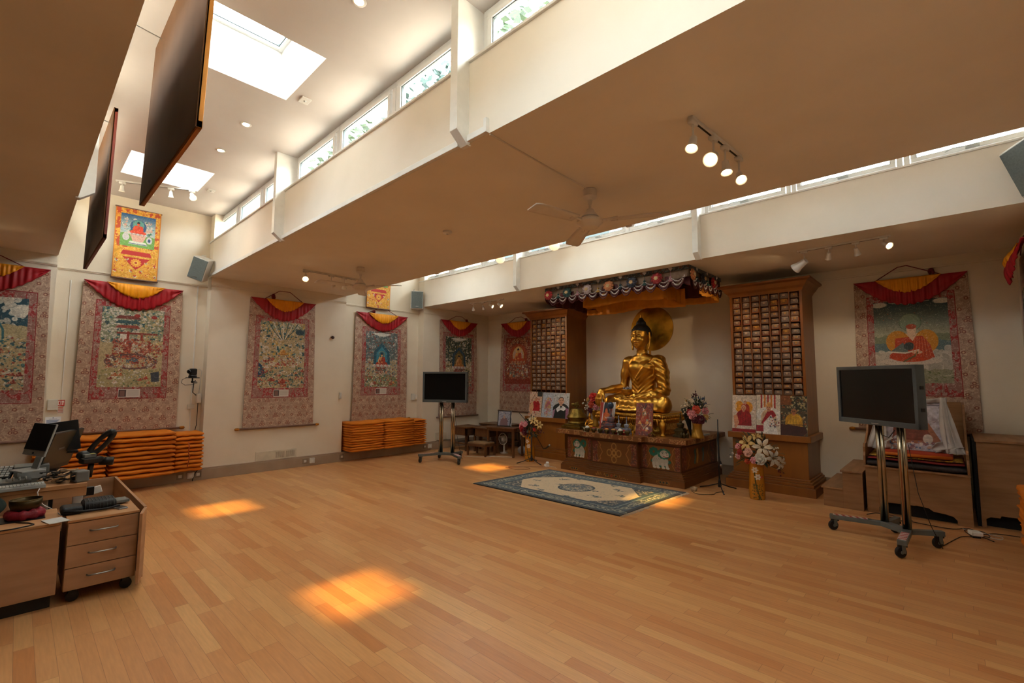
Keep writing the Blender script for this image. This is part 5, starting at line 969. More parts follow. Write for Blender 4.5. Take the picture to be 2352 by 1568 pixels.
for x0, x1, y in ((XA, M0, 6.66), (M0, M1, 6.56), (M1, XB, 6.66)):
    w = x1-x0; c = Canvas(140, .09/w, '#70421a'); H = c.asp; rg = random.Random(int(x0*10))
    for k in range(46): c.ell(.5+rg.uniform(-.3, .3)*(.6 if w < .7 else 1), H/2+rg.uniform(-.3, .3)*H, .008, .006, '#a8783c')
    for q, cc in ((0, '#9c2a1c' if w > .7 else '#1c2c34'), (-.08, '#1c2c28'), (.08, '#1c2c28')): c.ell(.5+q, H/2, .018/w*.9, .018/w*.9, cc); c.ell(.5+q, H/2, .022/w, .022/w, '#b07c3c', ring=.2)
    painted('plinth_frieze', c, lambda U, V, x0=x0, x1=x1, y=y: (x0+(x1-x0)*U-AX, y-.003-AYF+0*U, .092-.09*V), o, M_pan, .002)
c = frieze(6.7, 8.1, 0, .628, .697, 5); painted('slab_frieze', c, lambda U, V: (XB+.063-AX+0*U, 6.62+1.5*U-AYF, .697-.069*V), o, M_pan, .002)
# ---------------------------------------------------------------- canopy
M_can = paint_mat('canopy_brocade', .75, sheen=.2); M_gauze = mat('brown_gauze', '#7c6450', .8, c2='#6a5442', scale=20); M_bead = mat('white_beads', '#c4bab4', .4); M_maroon = mat('maroon_cord', '#4a1014', .7); M_yc = mat('saffron_pleats', '#d88c18', .65, c2='#cc8012', sheen=.3); M_teal = mat('teal_silk', '#24504c', .6)
CX0, CX1, CY0, CY1, CZ = -5.20, -2.60, 6.38, 7.62, ZL
o = thing('altar_canopy', 'brocade canopy with beaded garlands and saffron pleats hanging over the buddha', 'canopy', ((CX0+CX1)/2, CY0, CZ)); KX, KY = (CX0+CX1)/2, CY0
def can(m, name, mt, **k): m.v = [(a-KX, b_-KY, c_-CZ) for a, b_, c_ in m.v]; return m.build(name, mt, o, **k)
can(MB().box(CX0, CX1, CY0, CY0+.03, CZ-.05, CZ).box(CX0, CX1, CY1-.03, CY1, CZ-.05, CZ).box(CX0, CX0+.03, CY0, CY1, CZ-.05, CZ).box(CX1-.03, CX1, CY0, CY1, CZ-.05, CZ), 'frame', mat('dark_frame', '#241c1c', .6))
def bandc(w): c = Canvas(220, .06/w, '#2a2a2e'); n1 = fbm(c.x*w*40, c.y*w*40, 6); c.fill(np.abs(n1-.5) < .06, '#5c6a6c'); c.fill(n1 > .66, '#6c4030'); return c
painted('brocade_band', bandc(2.6), lambda U, V: (CX0+(CX1-CX0)*U-KX, CY0-.006-KY+0*U, -.06*V), o, M_can, .004)
painted('brocade_band', bandc(1.24), lambda U, V: (CX1+.006-KX+0*U, CY0+1.24*U-KY, -.06*V), o, M_can, .004)
def gz(L, seed): return lambda u, v: (u*L, .012*math.sin(u*L*22+seed)*v, -.05-v*(.11+.03*abs(math.sin(u*L*PI/.43))))
for A0, dr, L in (((CX0, CY0+.012), (1, 0), 2.6), ((CX1-.012, CY0), (0, 1), 1.24), ((CX0+.012, CY0), (0, 1), 1.24)):
    g = gz(L, 1); m = MB().surf(lambda u, v: (A0[0]+dr[0]*g(u, v)[0]-dr[1]*g(u, v)[1], A0[1]+dr[1]*g(u, v)[0]+dr[0]*g(u, v)[1], CZ+g(u, v)[2]), 150, 5); can(m, 'gauze_valance', M_gauze, smooth=True, solid=.002)
    h2 = lambda u, v: (u*L, .014*math.sin(u*L*30), -.12-v*(.08+.10*abs(math.sin(u*L*PI/.4067)))); m = MB().surf(lambda u, v: (A0[0]+dr[0]*h2(u, v)[0]-dr[1]*(h2(u, v)[1]+.012), A0[1]+dr[1]*h2(u, v)[0]+dr[0]*(h2(u, v)[1]+.012), CZ+h2(u, v)[2]), 150, 6); can(m, 'scalloped_valance', M_maroon, smooth=True, solid=.002)
FC = ['#94161c', '#1c3c3c', '#a08c88', '#b06c40', '#283040', '#8c181c', '#a8683c']
def rosette(P, dr, colr, s, name='rosette'):
    n_ = np.array((-dr[1], dr[0], 0.)) if dr[0] == 0 else np.array((0, -1., 0)); n_ = np.array((0, -1., 0)) if dr[0] else np.array((1., 0, 0)); ex = np.array((dr[0], dr[1], 0.)); m = MB()
    for ring, (nn, rr, ww) in enumerate(((9, .056, .019), (7, .034, .016), (5, .014, .012))):
        for k in range(nn):
            q = 2*PI*k/nn+ring*.4; c0 = np.array(P)+ex*rr*math.cos(q)*s+np.array((0, 0, 1))*rr*math.sin(q)*s+n_*(.012+.012*ring)*s; m.ell(c0, (ww*s*(abs(ex[0])+.5), ww*s*(abs(ex[1])+.5), ww*s), 8, 6, mi=ring % 2 if nn > 5 else 2)
    mats_ = [mat('rosette_'+colr[1:], colr, .6, sheen=.3), mat('rosette_pale_'+colr[1:], tuple(min(1, v*1.1+.03) for v in hx(colr)), .6), mat('rosette_heart', '#c8a878', .5)]
    can(m, name, mats_, smooth=True)
def garlands(A0, dr, L, n, off):
    st = L/n; ex = np.array((dr[0], dr[1], 0.)); nn = np.array((0, -1., 0)) if dr[0] else np.array((1., 0, 0)); rg = random.Random(n)
    for k in range(n):
        a = k*st; m = MB(); mm = MB()
        for row, (dp, z0, r_) in enumerate(((.065, -.145, .0105), (.105, -.165, .0125), (.135, -.19, .006))):
            N = 11
            for half in (0, 1):
                x0, x1 = a+half*st/2, a+(half+1)*st/2; pts = []
                for j in range(N+1):
                    t = j/N; pts.append(np.array((A0[0], A0[1], CZ+z0))+ex*(x0+(x1-x0)*t)+nn*(.012+.004*row)-np.array((0, 0, dp*(1-(2*t-1)**2))))
                if row < 2:
                    for P in pts: m.ell(P, r_, 6, 4)
                    mm.tube([P+np.array((0, 0, -.022)) for P in pts], .007, 6)
                else: mm.tube(pts, .008, 6)
        tag(can(m, 'bead_garland', M_bead, smooth=True), kind='stuff'); can(mm, 'silk_swag', M_maroon, smooth=True)
        P0 = np.array((A0[0], A0[1], CZ-.135))+ex*a; rosette(P0+nn*.02, dr, FC[(k+off) % 7], 1.15)
        P1 = np.array((A0[0], A0[1], CZ-.02))+ex*(a+st/2)+nn*.016; d = MB().obox(P1, (.045*abs(ex[0])+.006, .045*abs(ex[1])+.006, .045), (roty(PI/4) if dr[0] else rotx(PI/4))); can(d, 'diamond_stud', M_bead)
        t = MB().tube([P1, P1-np.array((0, 0, .12))], .003, 4); t.ell(P1-np.array((0, 0, .13)), .02, 8, 6); t.lathe([(.0, -.045), (.034, -.04), (.03, -.02), (.008, 0)], 10, P1-np.array((0, 0, .15))); can(t, 'tassel', mat('tassel_'+str((k+off) % 4), ['#24504c', '#b07c84', '#b88c40', '#30484c'][(k+off) % 4], .6), smooth=True)
garlands((CX0+.10, CY0), (1, 0), 2.44, 6, 0); garlands((CX1, CY0+.06), (0, 1), 1.16, 3, 3); garlands((CX0+.05, CY1-.25), (1, 0), .01, 1, 1) if False else None
def pleat(A0, A1, z0, z1, n, amp, wob=.02, ph=0.):
    A0 = np.array(A0); A1 = np.array(A1); d = A1-A0; L = np.hypot(*d); e = d/L; nn = np.array((e[1], -e[0]))
    def f(u, v): q = A0+d*u+nn*(amp*math.sin(u*L*PI*n)*(.5+.5*v)+wob*math.sin(u*6+ph)*v); return (q[0], q[1], z0+(z1-z0)*v-.02*math.sin(u*8+ph)*v)
    return f
for (a, b_, z0, z1) in (((-4.62, 6.72), (-3.14, 6.72), CZ-.14, CZ-.36), ((-3.14, 6.72), (-3.14, 7.35), CZ-.14, CZ-.36), ((-4.62, 6.72), (-4.62, 7.35), CZ-.14, CZ-.36), ((-4.72, 7.42), (-3.1, 7.42), CZ-.12, CZ-.40)):
    can(MB().surf(pleat(a, b_, z0, z1, 11, .016), 160, 5), 'pleated_curtain', M_yc, smooth=True, solid=.003)
can(MB().surf(pleat((CX0+.05, CY1), (CX1-.05, CY1), CZ-.16, CZ-.36, 14, .014), 200, 5), 'pleated_curtain', M_yc, smooth=True, solid=.003)
can(MB().surf(pleat((CX1-.02, CY0+.4), (CX1-.02, CY1), CZ-.2, CZ-.36, 14, .014), 90, 5), 'pleated_curtain', M_yc, smooth=True, solid=.003)
can(MB().surf(pleat((CX0+.05, CY1-.05), (CX1-.05, CY1-.05), CZ-.05, CZ-.26, 9, .02), 160, 6), 'maroon_valance', M_maroon, smooth=True, solid=.004)
can(MB().surf(pleat((CX1-.05, CY0+.15), (CX1-.05, CY1), CZ-.05, CZ-.28, 9, .02), 90, 6), 'maroon_valance', M_maroon, smooth=True, solid=.004)
can(MB().surf(pleat((CX0+.05, CY0+.1), (CX0+.05, CY1), CZ-.05, CZ-.30, 9, .02), 90, 6), 'maroon_valance', M_maroon, smooth=True, solid=.004)
# ---------------------------------------------------------------- flowers and vases
def petal_rose(m, c, r, colmi, rg, hi=None):
    for ring, (n, rr, tilt, s) in enumerate(((6, .62, .9, .62), (5, .42, .55, .55), (4, .22, .25, .45), (1, 0, 0, .4))):
        for k in range(n):
            q = 2*PI*k/n+ring*.5+rg.uniform(-.15, .15); d = np.array((math.cos(q)*rr*r, math.sin(q)*rr*r, (.1+.12*ring)*r)); M = rotz(q)@roty(tilt); m.ell(np.array(c[0])+c[1]@d, (s*r*.22 if n > 1 else s*r*.5, s*r*.75, s*r*.7), 8, 6, c[1]@M, mi=colmi if ring % 2 == 0 else colmi)
    return m
def frame_of(d):
    d = np.array(d, float); d /= np.linalg.norm(d); a = np.array((0, 0, 1.)) if abs(d[2]) < .9 else np.array((1., 0, 0)); u = np.cross(a, d); u /= np.linalg.norm(u); return np.stack([u, np.cross(d, u), d], 1)
M_leaf = mat('dark_leaf', '#24382a', .55, c2='#1a2c22', scale=20); M_leaf2 = mat('olive_leaf', '#4c5436', .55, c2='#3c4429', scale=20); M_stem = mat('green_stem', '#34442c', .6)
FM = {n_: mat('petal_'+n_, c_, .55, sheen=.25, c2=c2_, scale=30) for n_, c_, c2_ in (('red', '#a41a24', '#84121c'), ('scarlet', '#c8281c', '#b01c18'), ('pink', '#d08c90', '#c4787e'), ('burgundy', '#5c1028', '#480a1e'), ('cream', '#cfc0a8', '#bfae92'), ('white', '#cfc8bc', '#c0b8a8'), ('yellow', '#c8a868', '#b89450'), ('orange', '#c04a2c', '#a83a20'), ('blue', '#3c4a6c', '#2c3858'), ('blush', '#d8a898', '#c89484'))}
def bouquet(name, label, loc, items, height, group, seed, fill=26, spread=(.16, .12)):
    """items: (kind, colour, (x,y,z), dir, size)"""
    o = thing(name, label, 'flowers', loc, 0, group); rg = random.Random(seed)
    for kind, colr, p_, d, s in items:
        p_ = tuple(np.array(p_)*.88); s = s*1.25; M = frame_of(d); m = MB(); c = (np.array(p_), M)
        if kind == 'rose': petal_rose(m, c, s, 0, rg); m.build('rose', FM[colr], o, True)
        elif kind == 'lily':
            for k in range(6):
                q = PI/3*k; a = M@np.array((math.cos(q), math.sin(q), 0)); b_ = M@np.array((-math.sin(q), math.cos(q), 0)); n_ = M[:, 2]
                m.surf(lambda u, v: np.array(p_)+a*s*(.15+u*.95)+n_*s*(.55*u-.75*u*u*u*.8)+b_*s*(v-.5)*.46*math.sin(PI*min(1, u*.92+.08))**.8+n_*s*.1*abs(v-.5), 8, 4)
            lo = m.build('lily', FM[colr], o, True, solid=.002); m = MB()
            for k in range(5): a = M@np.array((math.cos(k*1.256)*.25, math.sin(k*1.256)*.25, .8)); m.tube([np.array(p_), np.array(p_)+a*s*.7], .002, 4); m.ell(np.array(p_)+a*s*.72, .005, 6, 4)
            m.build('stamens', mat('stamen', '#9c6c24', .6), lo, True)
        elif kind == 'spray':
            for k in range(9): q = np.array(p_)+M@np.array((rg.gauss(0, .4)*s, rg.gauss(0, .4)*s, rg.uniform(-.8, .8)*s)); m.ell(q, s*.17, 7, 5, mi=0)
            m.tube([np.array(p_)-M[:, 2]*s, np.array(p_)+M[:, 2]*s*.9], .003, 4, mi=1); m.build('flower_spray', [FM[colr], M_stem], o, True)
        m = MB(); P = np.array(p_); m.tube([(0, 0, -.05), P*.4+np.array((0, 0, -.01)), P-M[:, 2]*s*.2], .0035, 5); m.build('stem', M_stem, o, True)
    for mt, kk in ((M_leaf, 0), (M_leaf2, 1)):
        m = MB()
        for k in range(fill):
            q = rg.uniform(0, 2*PI); el = rg.uniform(-.35, 1.3); r0 = rg.uniform(.3, .95); d = np.array((math.cos(q)*math.cos(el)*spread[0], math.sin(q)*math.cos(el)*spread[1], math.sin(el)*height)); P = d*r0+np.array((0, 0, .03)); M = frame_of(d+np.array((rg.gauss(0, .05), rg.gauss(0, .05), rg.gauss(0, .04)))); L = rg.uniform(.05, .085)
            m.surf(lambda u, v: P+M[:, 2]*u*L+M[:, 0]*(v-.5)*L*.42*math.sin(PI*min(.98, u*.9+.08))+M[:, 1]*(-.25*L*u*u+.1*L*abs(v-.5)), 6, 2)
        tag(m.build('foliage', mt, o, True, solid=.0015), kind='stuff')
    return o
VC = lambda W, a, seed: None
def floor_vase(x, y, lab, seed):
    o = thing('floor_vase', lab, 'vase', (x, y, 0), 0, 'tall painted gold floor vases'); c = Canvas(170, 1.0, '#b8761c'); n1 = fbm(c.x*9, c.y*5, seed); rg = random.Random(seed); c.fill(n1 > .6, '#a8690f', .6)
    base = .12
    c.line([(base-.02, .3), (base, .55), (base+.04, .8), (base+.10, .98)], .012, '#3c3c1c')
    for k in range(70): c.ell(base+rg.uniform(-.07, .16), rg.uniform(.6, .99), .016, .008, rg.choice(['#3a4420', '#4a3c18', '#6c5c20', '#2c341c']), rot=rg.uniform(0, 3))
    for fx, fy in ((base-.01, .25), (base+.05, .42)):
        for k in range(6): q = k*1.05; c.ell(fx+.045*math.cos(q), fy+.05*math.sin(q), .034, .022, '#d8ccb8', rot=q)
        c.ell(fx, fy, .015, .015, '#b87c50')
    c.ell(base+.14, .42, .03, .035, '#c8582c'); prof = [(.0, .0), (.09, .0), (.095, .02), (.098, .12), (.09, .3), (.087, .42), (.095, .495), (.098, .51)]
    pr = np.array(prof[1:]); 
    painted('body', c, lambda U, V: (np.interp(.51*(1-V), pr[:, 1]+np.arange(7)*1e-6, pr[:, 0])*np.cos(2*PI*U-2.2), np.interp(.51*(1-V), pr[:, 1]+np.arange(7)*1e-6, pr[:, 0])*np.sin(2*PI*U-2.2), .51*(1-V)), o, paint_mat('glazed_porcelain', .2, coat=.5))
    MB().lathe([(.088, 0), (.09, .004), (.0, .004)], 24).build('foot', mat('vase_gold', '#b8761c', .3), o, True); MB().lathe([(.099, .505), (.099, .515), (.088, .513), (.082, .45), (0, .44)], 32).build('rim', mat('vase_gold', '#b8761c', .3), o, True)
    return o
floor_vase(-1.95, 6.82, 'tall gold floor vase with painted magnolia in front of the right bookcase', 4); floor_vase(-5.98, 6.86, 'tall gold floor vase standing behind the left microphone stand', 5)
NN = (0, -.6, .5)
bouquet('flower_arrangement', 'large bouquet of white lilies and pink roses in the right floor vase', (-1.95, 6.82, .51), [('lily', 'yellow', (-.09, -.08, .24), (-.2, -.8, .3), .085), ('lily', 'cream', (.12, -.08, .20), (.2, -.9, .3), .095), ('lily', 'white', (.25, -.05, .05), (.7, -.6, .1), .085), ('lily', 'yellow', (.02, -.02, .33), (0, -.3, 1), .08), ('lily', 'white', (.33, -.02, -.01), (.9, -.4, -.2), .07), ('rose', 'white', (.10, -.14, .03), (.1, -1, .2), .065), ('rose', 'blush', (-.06, -.14, .11), (-.1, -1, .3), .05), ('rose', 'pink', (.02, -.16, .01), (0, -1, 0), .04), ('rose', 'orange', (-.08, -.13, -.02), (-.1, -1, -.2), .032), ('rose', 'pink', (-.22, -.08, .18), (-.5, -.8, .4), .036), ('rose', 'red', (-.19, -.1, .10), (-.4, -.8, .1), .035), ('rose', 'pink', (-.22, -.08, .03), (-.5, -.8, 0), .034), ('spray', 'red', (-.16, -.1, .16), (-.5, -.5, .5), .06), ('spray', 'white', (-.3, -.03, .03), (-.8, -.3, .1), .06), ('spray', 'cream', (.22, -.03, .17), (.6, -.4, .4), .06), ('spray', 'burgundy', (.33, 0, -.12), (.8, -.2, -.5), .05), ('spray', 'blue', (.12, .0, .29), (.2, -.3, .9), .04)], .34, 'floor vase bouquets', 3, 90, (.30, .16))
bouquet('flower_arrangement', 'mixed red, pink and yellow bouquet in the left floor vase behind the microphone stand', (-5.98, 6.86, .51), [('rose', 'pink', (-.16, -.08, .2), (-.3, -.9, .3), .055), ('rose', 'pink', (-.03, -.1, .22), (0, -.9, .4), .055), ('rose', 'red', (-.12, -.12, .12), (-.2, -1, .1), .055), ('rose', 'burgundy', (-.02, -.13, .06), (0, -1, 0), .06), ('rose', 'cream', (-.14, -.1, .03), (-.3, -1, -.1), .045), ('rose', 'yellow', (-.05, -.12, -.01), (0, -1, -.1), .04), ('lily', 'yellow', (.16, -.06, .3), (.3, -.6, .6), .07), ('lily', 'yellow', (.29, -.04, .22), (.7, -.4, .3), .065), ('lily', 'cream', (.07, -.02, .34), (.1, -.4, 1), .065), ('rose', 'scarlet', (.2, -.08, .12), (.4, -.9, .1), .03), ('spray', 'burgundy', (.3, -.02, .08), (.8, -.2, -.1), .06), ('spray', 'burgundy', (.17, -.06, .2), (.4, -.6, .5), .06), ('spray', 'yellow', (-.2, -.05, .12), (-.8, -.3, 0), .05)], .32, 'floor vase bouquets', 8, 70, (.26, .14))
# on the altar
M_gold = mat('polished_gold', '#c8943c', .34, 1., c2='#b88430', scale=6, bump=.06, bscale=30); M_brass = mat('aged_brass', '#7c6226', .38, .85, c2='#5c4818', scale=14, bump=.4, bscale=60); M_bronze = mat('dark_bronze', '#5c4c2c', .45, .7, c2='#463820', scale=14, bump=.4, bscale=80)
T = .70
def gold_vase(x, y, lab, r, h, m=M_gold):
    o = thing('altar_vase', lab, 'vase', (x, y, T), 0, 'gold vases on the altar'); v = MB(); n = 30; pr = []
    for i in range(15): t = i/14; pr.append((r*(1+.10*math.cos(t*7)-.12*t*(1-t)*4), h*t))
    v.lathe([(0, 0)]+pr+[(r*.8, h*.97), (0, h*.9)], 28)
    v.v = [(a*(1+.05*math.sin(5*math.atan2(b_, a)+c_*26)), b_*(1+.05*math.sin(5*math.atan2(b_, a)+c_*26)), c_) for a, b_, c_ in v.v]; v.build('body', mat('gold_leaf_vase', '#b98a34', .4, .6, bump=.4, bscale=30), o, True); return o
gold_vase(-2.80, 7.02, 'gold wavy vase at the right end of the altar', .082, .33); gold_vase(-4.84, 7.40, 'gold vase behind the small sitting figure at the left of the altar', .06, .30)
RS = [('rose', 'scarlet', (.03, -.1, .12), (.1, -1, .3), .045), ('rose', 'orange', (.05, -.12, .10), (.1, -1, .2), .05), ('rose', 'pink', (-.02, -.13, .02), (0, -1, 0), .06), ('rose', 'burgundy', (.10, -.1, -.05), (.2, -1, -.2), .06), ('rose', 'burgundy', (.02, -.12, -.06), (0, -1, -.3), .05), ('rose', 'red', (-.09, -.08, .06), (-.3, -1, .1), .04), ('rose', 'pink', (.16, -.06, .09), (.6, -.7, .1), .045), ('rose', 'yellow', (.16, -.06, -.01), (.6, -.7, -.1), .04), ('spray', 'cream', (-.14, -.04, .16), (-.5, -.3, .6), .07), ('spray', 'cream', (-.19, -.03, .07), (-.8, -.3, .1), .06), ('spray', 'white', (.05, -.02, .22), (.1, -.2, 1), .06), ('spray', 'blue', (.13, -.02, .24), (.3, -.2, .8), .06), ('spray', 'blue', (.0, 0, .26), (0, 0, 1), .06), ('spray', 'burgundy', (-.02, 0, .37), (0, 0, 1), .05), ('lily', 'cream', (-.15, -.02, .22), (-.5, -.3, .7), .05)]
bouquet('flower_arrangement', 'tall mixed bouquet with orange and pink roses at the right end of the altar', (-2.80, 7.02, T+.33), RS, .26, 'altar bouquets', 12, 60, (.20, .12))
bouquet('flower_arrangement', 'bouquet with bright red peony beside the statue hand at the left of the altar', (-4.84, 7.40, T+.30), [('rose', 'scarlet', (.03, -.1, .27), (0, -1, .3), .075), ('rose', 'orange', (.0, -.13, .12), (0, -1, .1), .055), ('rose', 'burgundy', (.12, -.08, .18), (.3, -1, .1), .055), ('rose', 'burgundy', (-.04, -.12, .0), (-.1, -1, -.2), .05), ('rose', 'pink', (.10, -.12, .07), (.3, -1, 0), .05), ('rose', 'yellow', (-.13, -.06, .22), (-.4, -.8, .3), .04), ('spray', 'white', (-.2, -.04, .13), (-.8, -.3, .1), .07), ('spray', 'white', (-.1, -.04, .2), (-.5, -.3, .5), .05), ('spray', 'white', (-.17, -.04, .05), (-.5, -.3, -.1), .06), ('spray', 'cream', (-.05, 0, .38), (0, 0, 1), .03)], .34, 'altar bouquets', 15, 30, (.17, .10))
def stupa(x, y, lab, s, m=M_bronze, sq=True):
    o = thing('stupa', lab, 'stupa', (x, y, T), 0, 'small stupas on the altar'); b_ = MB()
    for k, (w, z0, z1) in enumerate(((.5, 0, .05), (.46, .05, .09), (.38, .09, .25), (.44, .25, .29), (.36, .29, .33), (.30, .33, .37))): b_.box(-w*s/2, w*s/2, -w*s/2, w*s/2, z0*s, z1*s)
    b_.build('base', m, o, bevel=.003); MB().lathe([(.10*s, .37*s), (.13*s, .42*s), (.15*s, .52*s), (.14*s, .57*s), (.06*s, .60*s)], 20).build('dome', m, o, True)
    MB().lathe([(.05*s, .60*s), (.05*s, .64*s), (.04*s, .66*s), (.035*s, .8*s), (.015*s, .9*s), (.045*s, .92*s), (.03*s, .95*s), (.02*s, 1.0*s), (0, 1.03*s)], 14).build('spire', m, o, True); return o
stupa(-3.03, 6.96, 'bronze stupa right of the gold ewer on the altar', .36); M_xt = mat('crystal', '#9a9aa4', .12, c2='#7c808c', coat=.8); M_blue = mat('blue_enamel', '#28405c', .35, c2='#1c3048', scale=20)
stupa(-3.94, 6.70, 'small grey crystal stupa beside the blue-topped stupa', .28, M_xt); stupa(-3.80, 6.70, 'small grey crystal stupa right of its twin', .27, M_xt)
o = stupa(-4.085, 6.70, 'blue-topped pale stupa right of the red devotional card', .44, mat('slate_enamel', '#4c5a68', .4, c2='#8c4034', scale=30)); MB().ell((0, 0, .44), (.05, .05, .06), 16, 10).build('crown', M_blue, o, True)
o = thing('incense_burner', 'large dark brass lidded burner at the left end of the altar', 'incense burner', (-4.90, 6.90, T)); MB().box(-.2, .2, -.2, .2, 0, .05).box(-.17, .17, -.17, .17, .05, .08).build('base', M_brass, o, bevel=.006); MB().lathe([(.16, .08), (.165, .10), (.15, .13), (.165, .17), (.17, .19)], 28).build('bowl', M_brass, o, 40)
MB().lathe([(.185, .19), (.19, .2), (.13, .28), (.115, .32), (.1, .34), (.03, .35)], 24).build('lid', M_brass, o, 30); f = MB(); rg = random.Random(3)
for k in range(18): f.ell((rg.gauss(0, .035), rg.gauss(0, .035), .36+rg.uniform(0, .09)), rg.uniform(.012, .024), 8, 6)
tag(f.build('finial', M_brass, o, True), kind='stuff')
def card(lab, x, y, w, h, kind, yaw=0.):
    o = thing('devotional_card', lab, 'card', (x, y, T), yaw, 'framed devotional prints on the altar'); a = h/w; c = Canvas(80, a, '#8a4434'); rg = random.Random(int(w*100))
    if kind == 0:
        c = Canvas(80, a, '#a03828'); c.poly([(.2, a*.3), (.35, 0), (.7, 0), (.8, a*.3), (.9, a), (.1, a)], '#30343c'); crowd(c, rg, 200, ['#a8442c', '#c8683c', '#7c2c24', '#c89058'], .15, .85, a*.35, a, (.02, .05)); person(c, .5, a*.3, .55, '#b84a24', '#c8683c', '#b88838', shawl='#c86c34', hat='#b0381c'); c.ell(.5, a*.30, .11, .15, '#c8683c'); c.line([(.4, a*.5), (.5, a*.54), (.6, a*.5)], .02, '#d8ccc0')
        for k in range(5): c.line([(.12+.015*k, a*.7), (.28+.01*k, 0)], .012, '#d8cccc'); c.line([(.9-.015*k, a*.7), (.76-.01*k, 0)], .012, '#d0b8b4')
    else:
        crowd(c, rg, 420, ['#8c3c30', '#a05840', '#6c3834', '#5c4850', '#a87058', '#784844'], 0, 1, 0, a, (.02, .06)); c.ell(.5, a*.46, .26, .32, '#8a3426'); seated(c, .5, a*.58, .5, '#a84a34', '#b87850', halo='#70604c'); c.line([(.25, a*.62), (.5, a*.76), (.78, a*.6)], .018, '#c8a880'); little(c, rg, 8, .1, .9, .3, a*.98, .2); c.line([(.38, .1), (.5, .3), (.62, .1)], .02, '#2c2c30')
    painted('print', c, lambda U, V: ((U-.5)*w, .05*(1-V), h*(1-V)), o, M_print, .012, mat('card_back', '#5c3424', .7)); return o
card('red and orange devotional print draped with a white scarf under the statue hand', -4.25, 6.80, .24, .48, 0); card('tall dark red devotional print leaning in front of the golden throne', -3.52, 6.72, .30, .50, 1, -.1)
o = thing('white_scarf', 'thin white silk scarf hanging beside the orange devotional print', 'scarf', (-4.14, 6.80, T)); MB().surf(lambda u, v: (.0+.06*u+.03*v*(1-v)+.03*(1-v)*0-.03*v+.02, .045*(1-v)-.012-.008*math.sin(u*14), .49-.34*v), 10, 10).build('folds', mat('white_silk', '#cfc6c0', .5, sheen=.3), o, True, solid=.003)
def gold_statuette(x, y, lab, s):
    o = thing('statuette', lab, 'figurine', (x, y, T), 0); b_ = MB().ell((0, 0, .03*s), (.13*s, .10*s, .035*s), 20, 8); b_.build('lotus_base', M_gold, o, True); m = MB(); m.ell((0, 0, .10*s), (.13*s, .10*s, .05*s)); m.ell((0, .01*s, .21*s), (.075*s, .055*s, .12*s)); m.ell((0, 0, .38*s), (.042*s, .045*s, .055*s)); m.ell((0, .0, .44*s), (.022*s, .022*s, .03*s)); m.tube([(-.07*s, 0, .28*s), (-.12*s, -.02*s, .19*s), (-.09*s, -.09*s, .12*s)], [.028*s, .024*s, .018*s], 8); m.tube([(.07*s, 0, .28*s), (.11*s, -.02*s, .2*s), (.0, -.09*s, .15*s)], [.028*s, .024*s, .018*s], 8); m.tube([(0, 0, .3*s), (0, 0, .36*s)], .03*s, 8)
    ob = m.build('body', M_gold, o); md = ob.modifiers.new('r', 'REMESH'); md.mode = 'VOXEL'; md.voxel_size = .008*s*1.6; md.use_smooth_shade = True; return o
gold_statuette(-4.56, 6.80, 'small golden sitting figurine at the left of the altar', .62)
M_bowl = mat('offering_bowl_brass', '#5c5030', .4, .7, c2='#443a20', scale=20); xs = np.linspace(-4.56, -3.70, 8)
FILL = [('#b8905c', .0), ('#c8c4bc', .05), ('#8c2c20', .03), ('#3c4c6c', .0), ('#c87828', .03), ('#c8904c', .035), ('#ccc8c0', .05), ('#3c3424', .02)]
fl = ['empty', 'heaped with white offerings', 'holding red offerings', 'beside the tall glass goblet', 'holding orange offerings', 'heaped with golden sweets', 'heaped with white rice', 'rightmost, dark inside']
for k, x in enumerate(xs):
    o = thing('offering_bowl', 'small bronze offering bowl on the altar front edge, %s' % (fl[k] if k not in (0,) else 'leftmost of the row'), 'bowl', (x, 6.64 if x < -4.5 else 6.545, T), 0, 'offering bowls in a row'); MB().lathe([(.0, 0), (.022, 0), (.024, .006), (.02, .016), (.04, .035), (.046, .07), (.042, .07), (.034, .035), (0, .03)], 20).build('body', M_bowl, o, True)
    if FILL[k][1]: MB().ell((0, 0, .062), (.038, .038, FILL[k][1]*.8), 12, 8).build('contents', mat('offering_%d' % k, FILL[k][0], .7, bump=.5, bscale=90), o, True)
for k, x in enumerate((-4.48, -4.22, -3.85)):
    o = thing('butter_lamp', ['short glass goblet between the first offering bowls', 'tall glass goblet with blue glint among the bowls', 'small glass lamp between the right offering bowls'][k], 'lamp', (x, 6.525, T), 0, 'glass lamps on the altar'); MB().lathe([(0, 0), (.022, 0), (.006, .008), (.005, .03), (.02, .045), (.024, .07), (.02, .07), (0, .05)], 16).build('goblet', mat('clear_crystal', '#b0a890', .08, coat=1), o, True)
for x, cc, lab in ((-3.95, '#9c2c1c', 'small red-banded butter cake in front of the crystal stupas, left'), (-3.80, '#a81c14', 'small red butter cake in front of the crystal stupas, right')):
    o = thing('butter_cake', lab, 'offering', (x, 6.61, T)); MB().lathe([(0, 0), (.03, 0), (.032, .04), (.026, .07), (0, .08)], 16).build('body', mat('cake_'+cc[1:], cc, .5), o, True); MB().lathe([(.0325, .03), (.034, .034), (.033, .042)], 16).build('band', mat('cake_cream', '#c8a868', .5), o, True)
o = thing('gold_ewer', 'gold pear-shaped ewer to the right of the dark red print', 'ewer', (-3.25, 6.82, T)); MB().lathe([(0, 0), (.05, 0), (.045, .02), (.03, .04), (.05, .10), (.062, .15), (.055, .2), (.03, .225), (.035, .24), (.012, .25), (0, .28)], 28).build('body', M_gold, o, True); MB().tube([(-.05, 0, .13), (-.09, 0, .17), (-.09, 0, .24)], .008, 8).build('spout', M_gold, o, True)
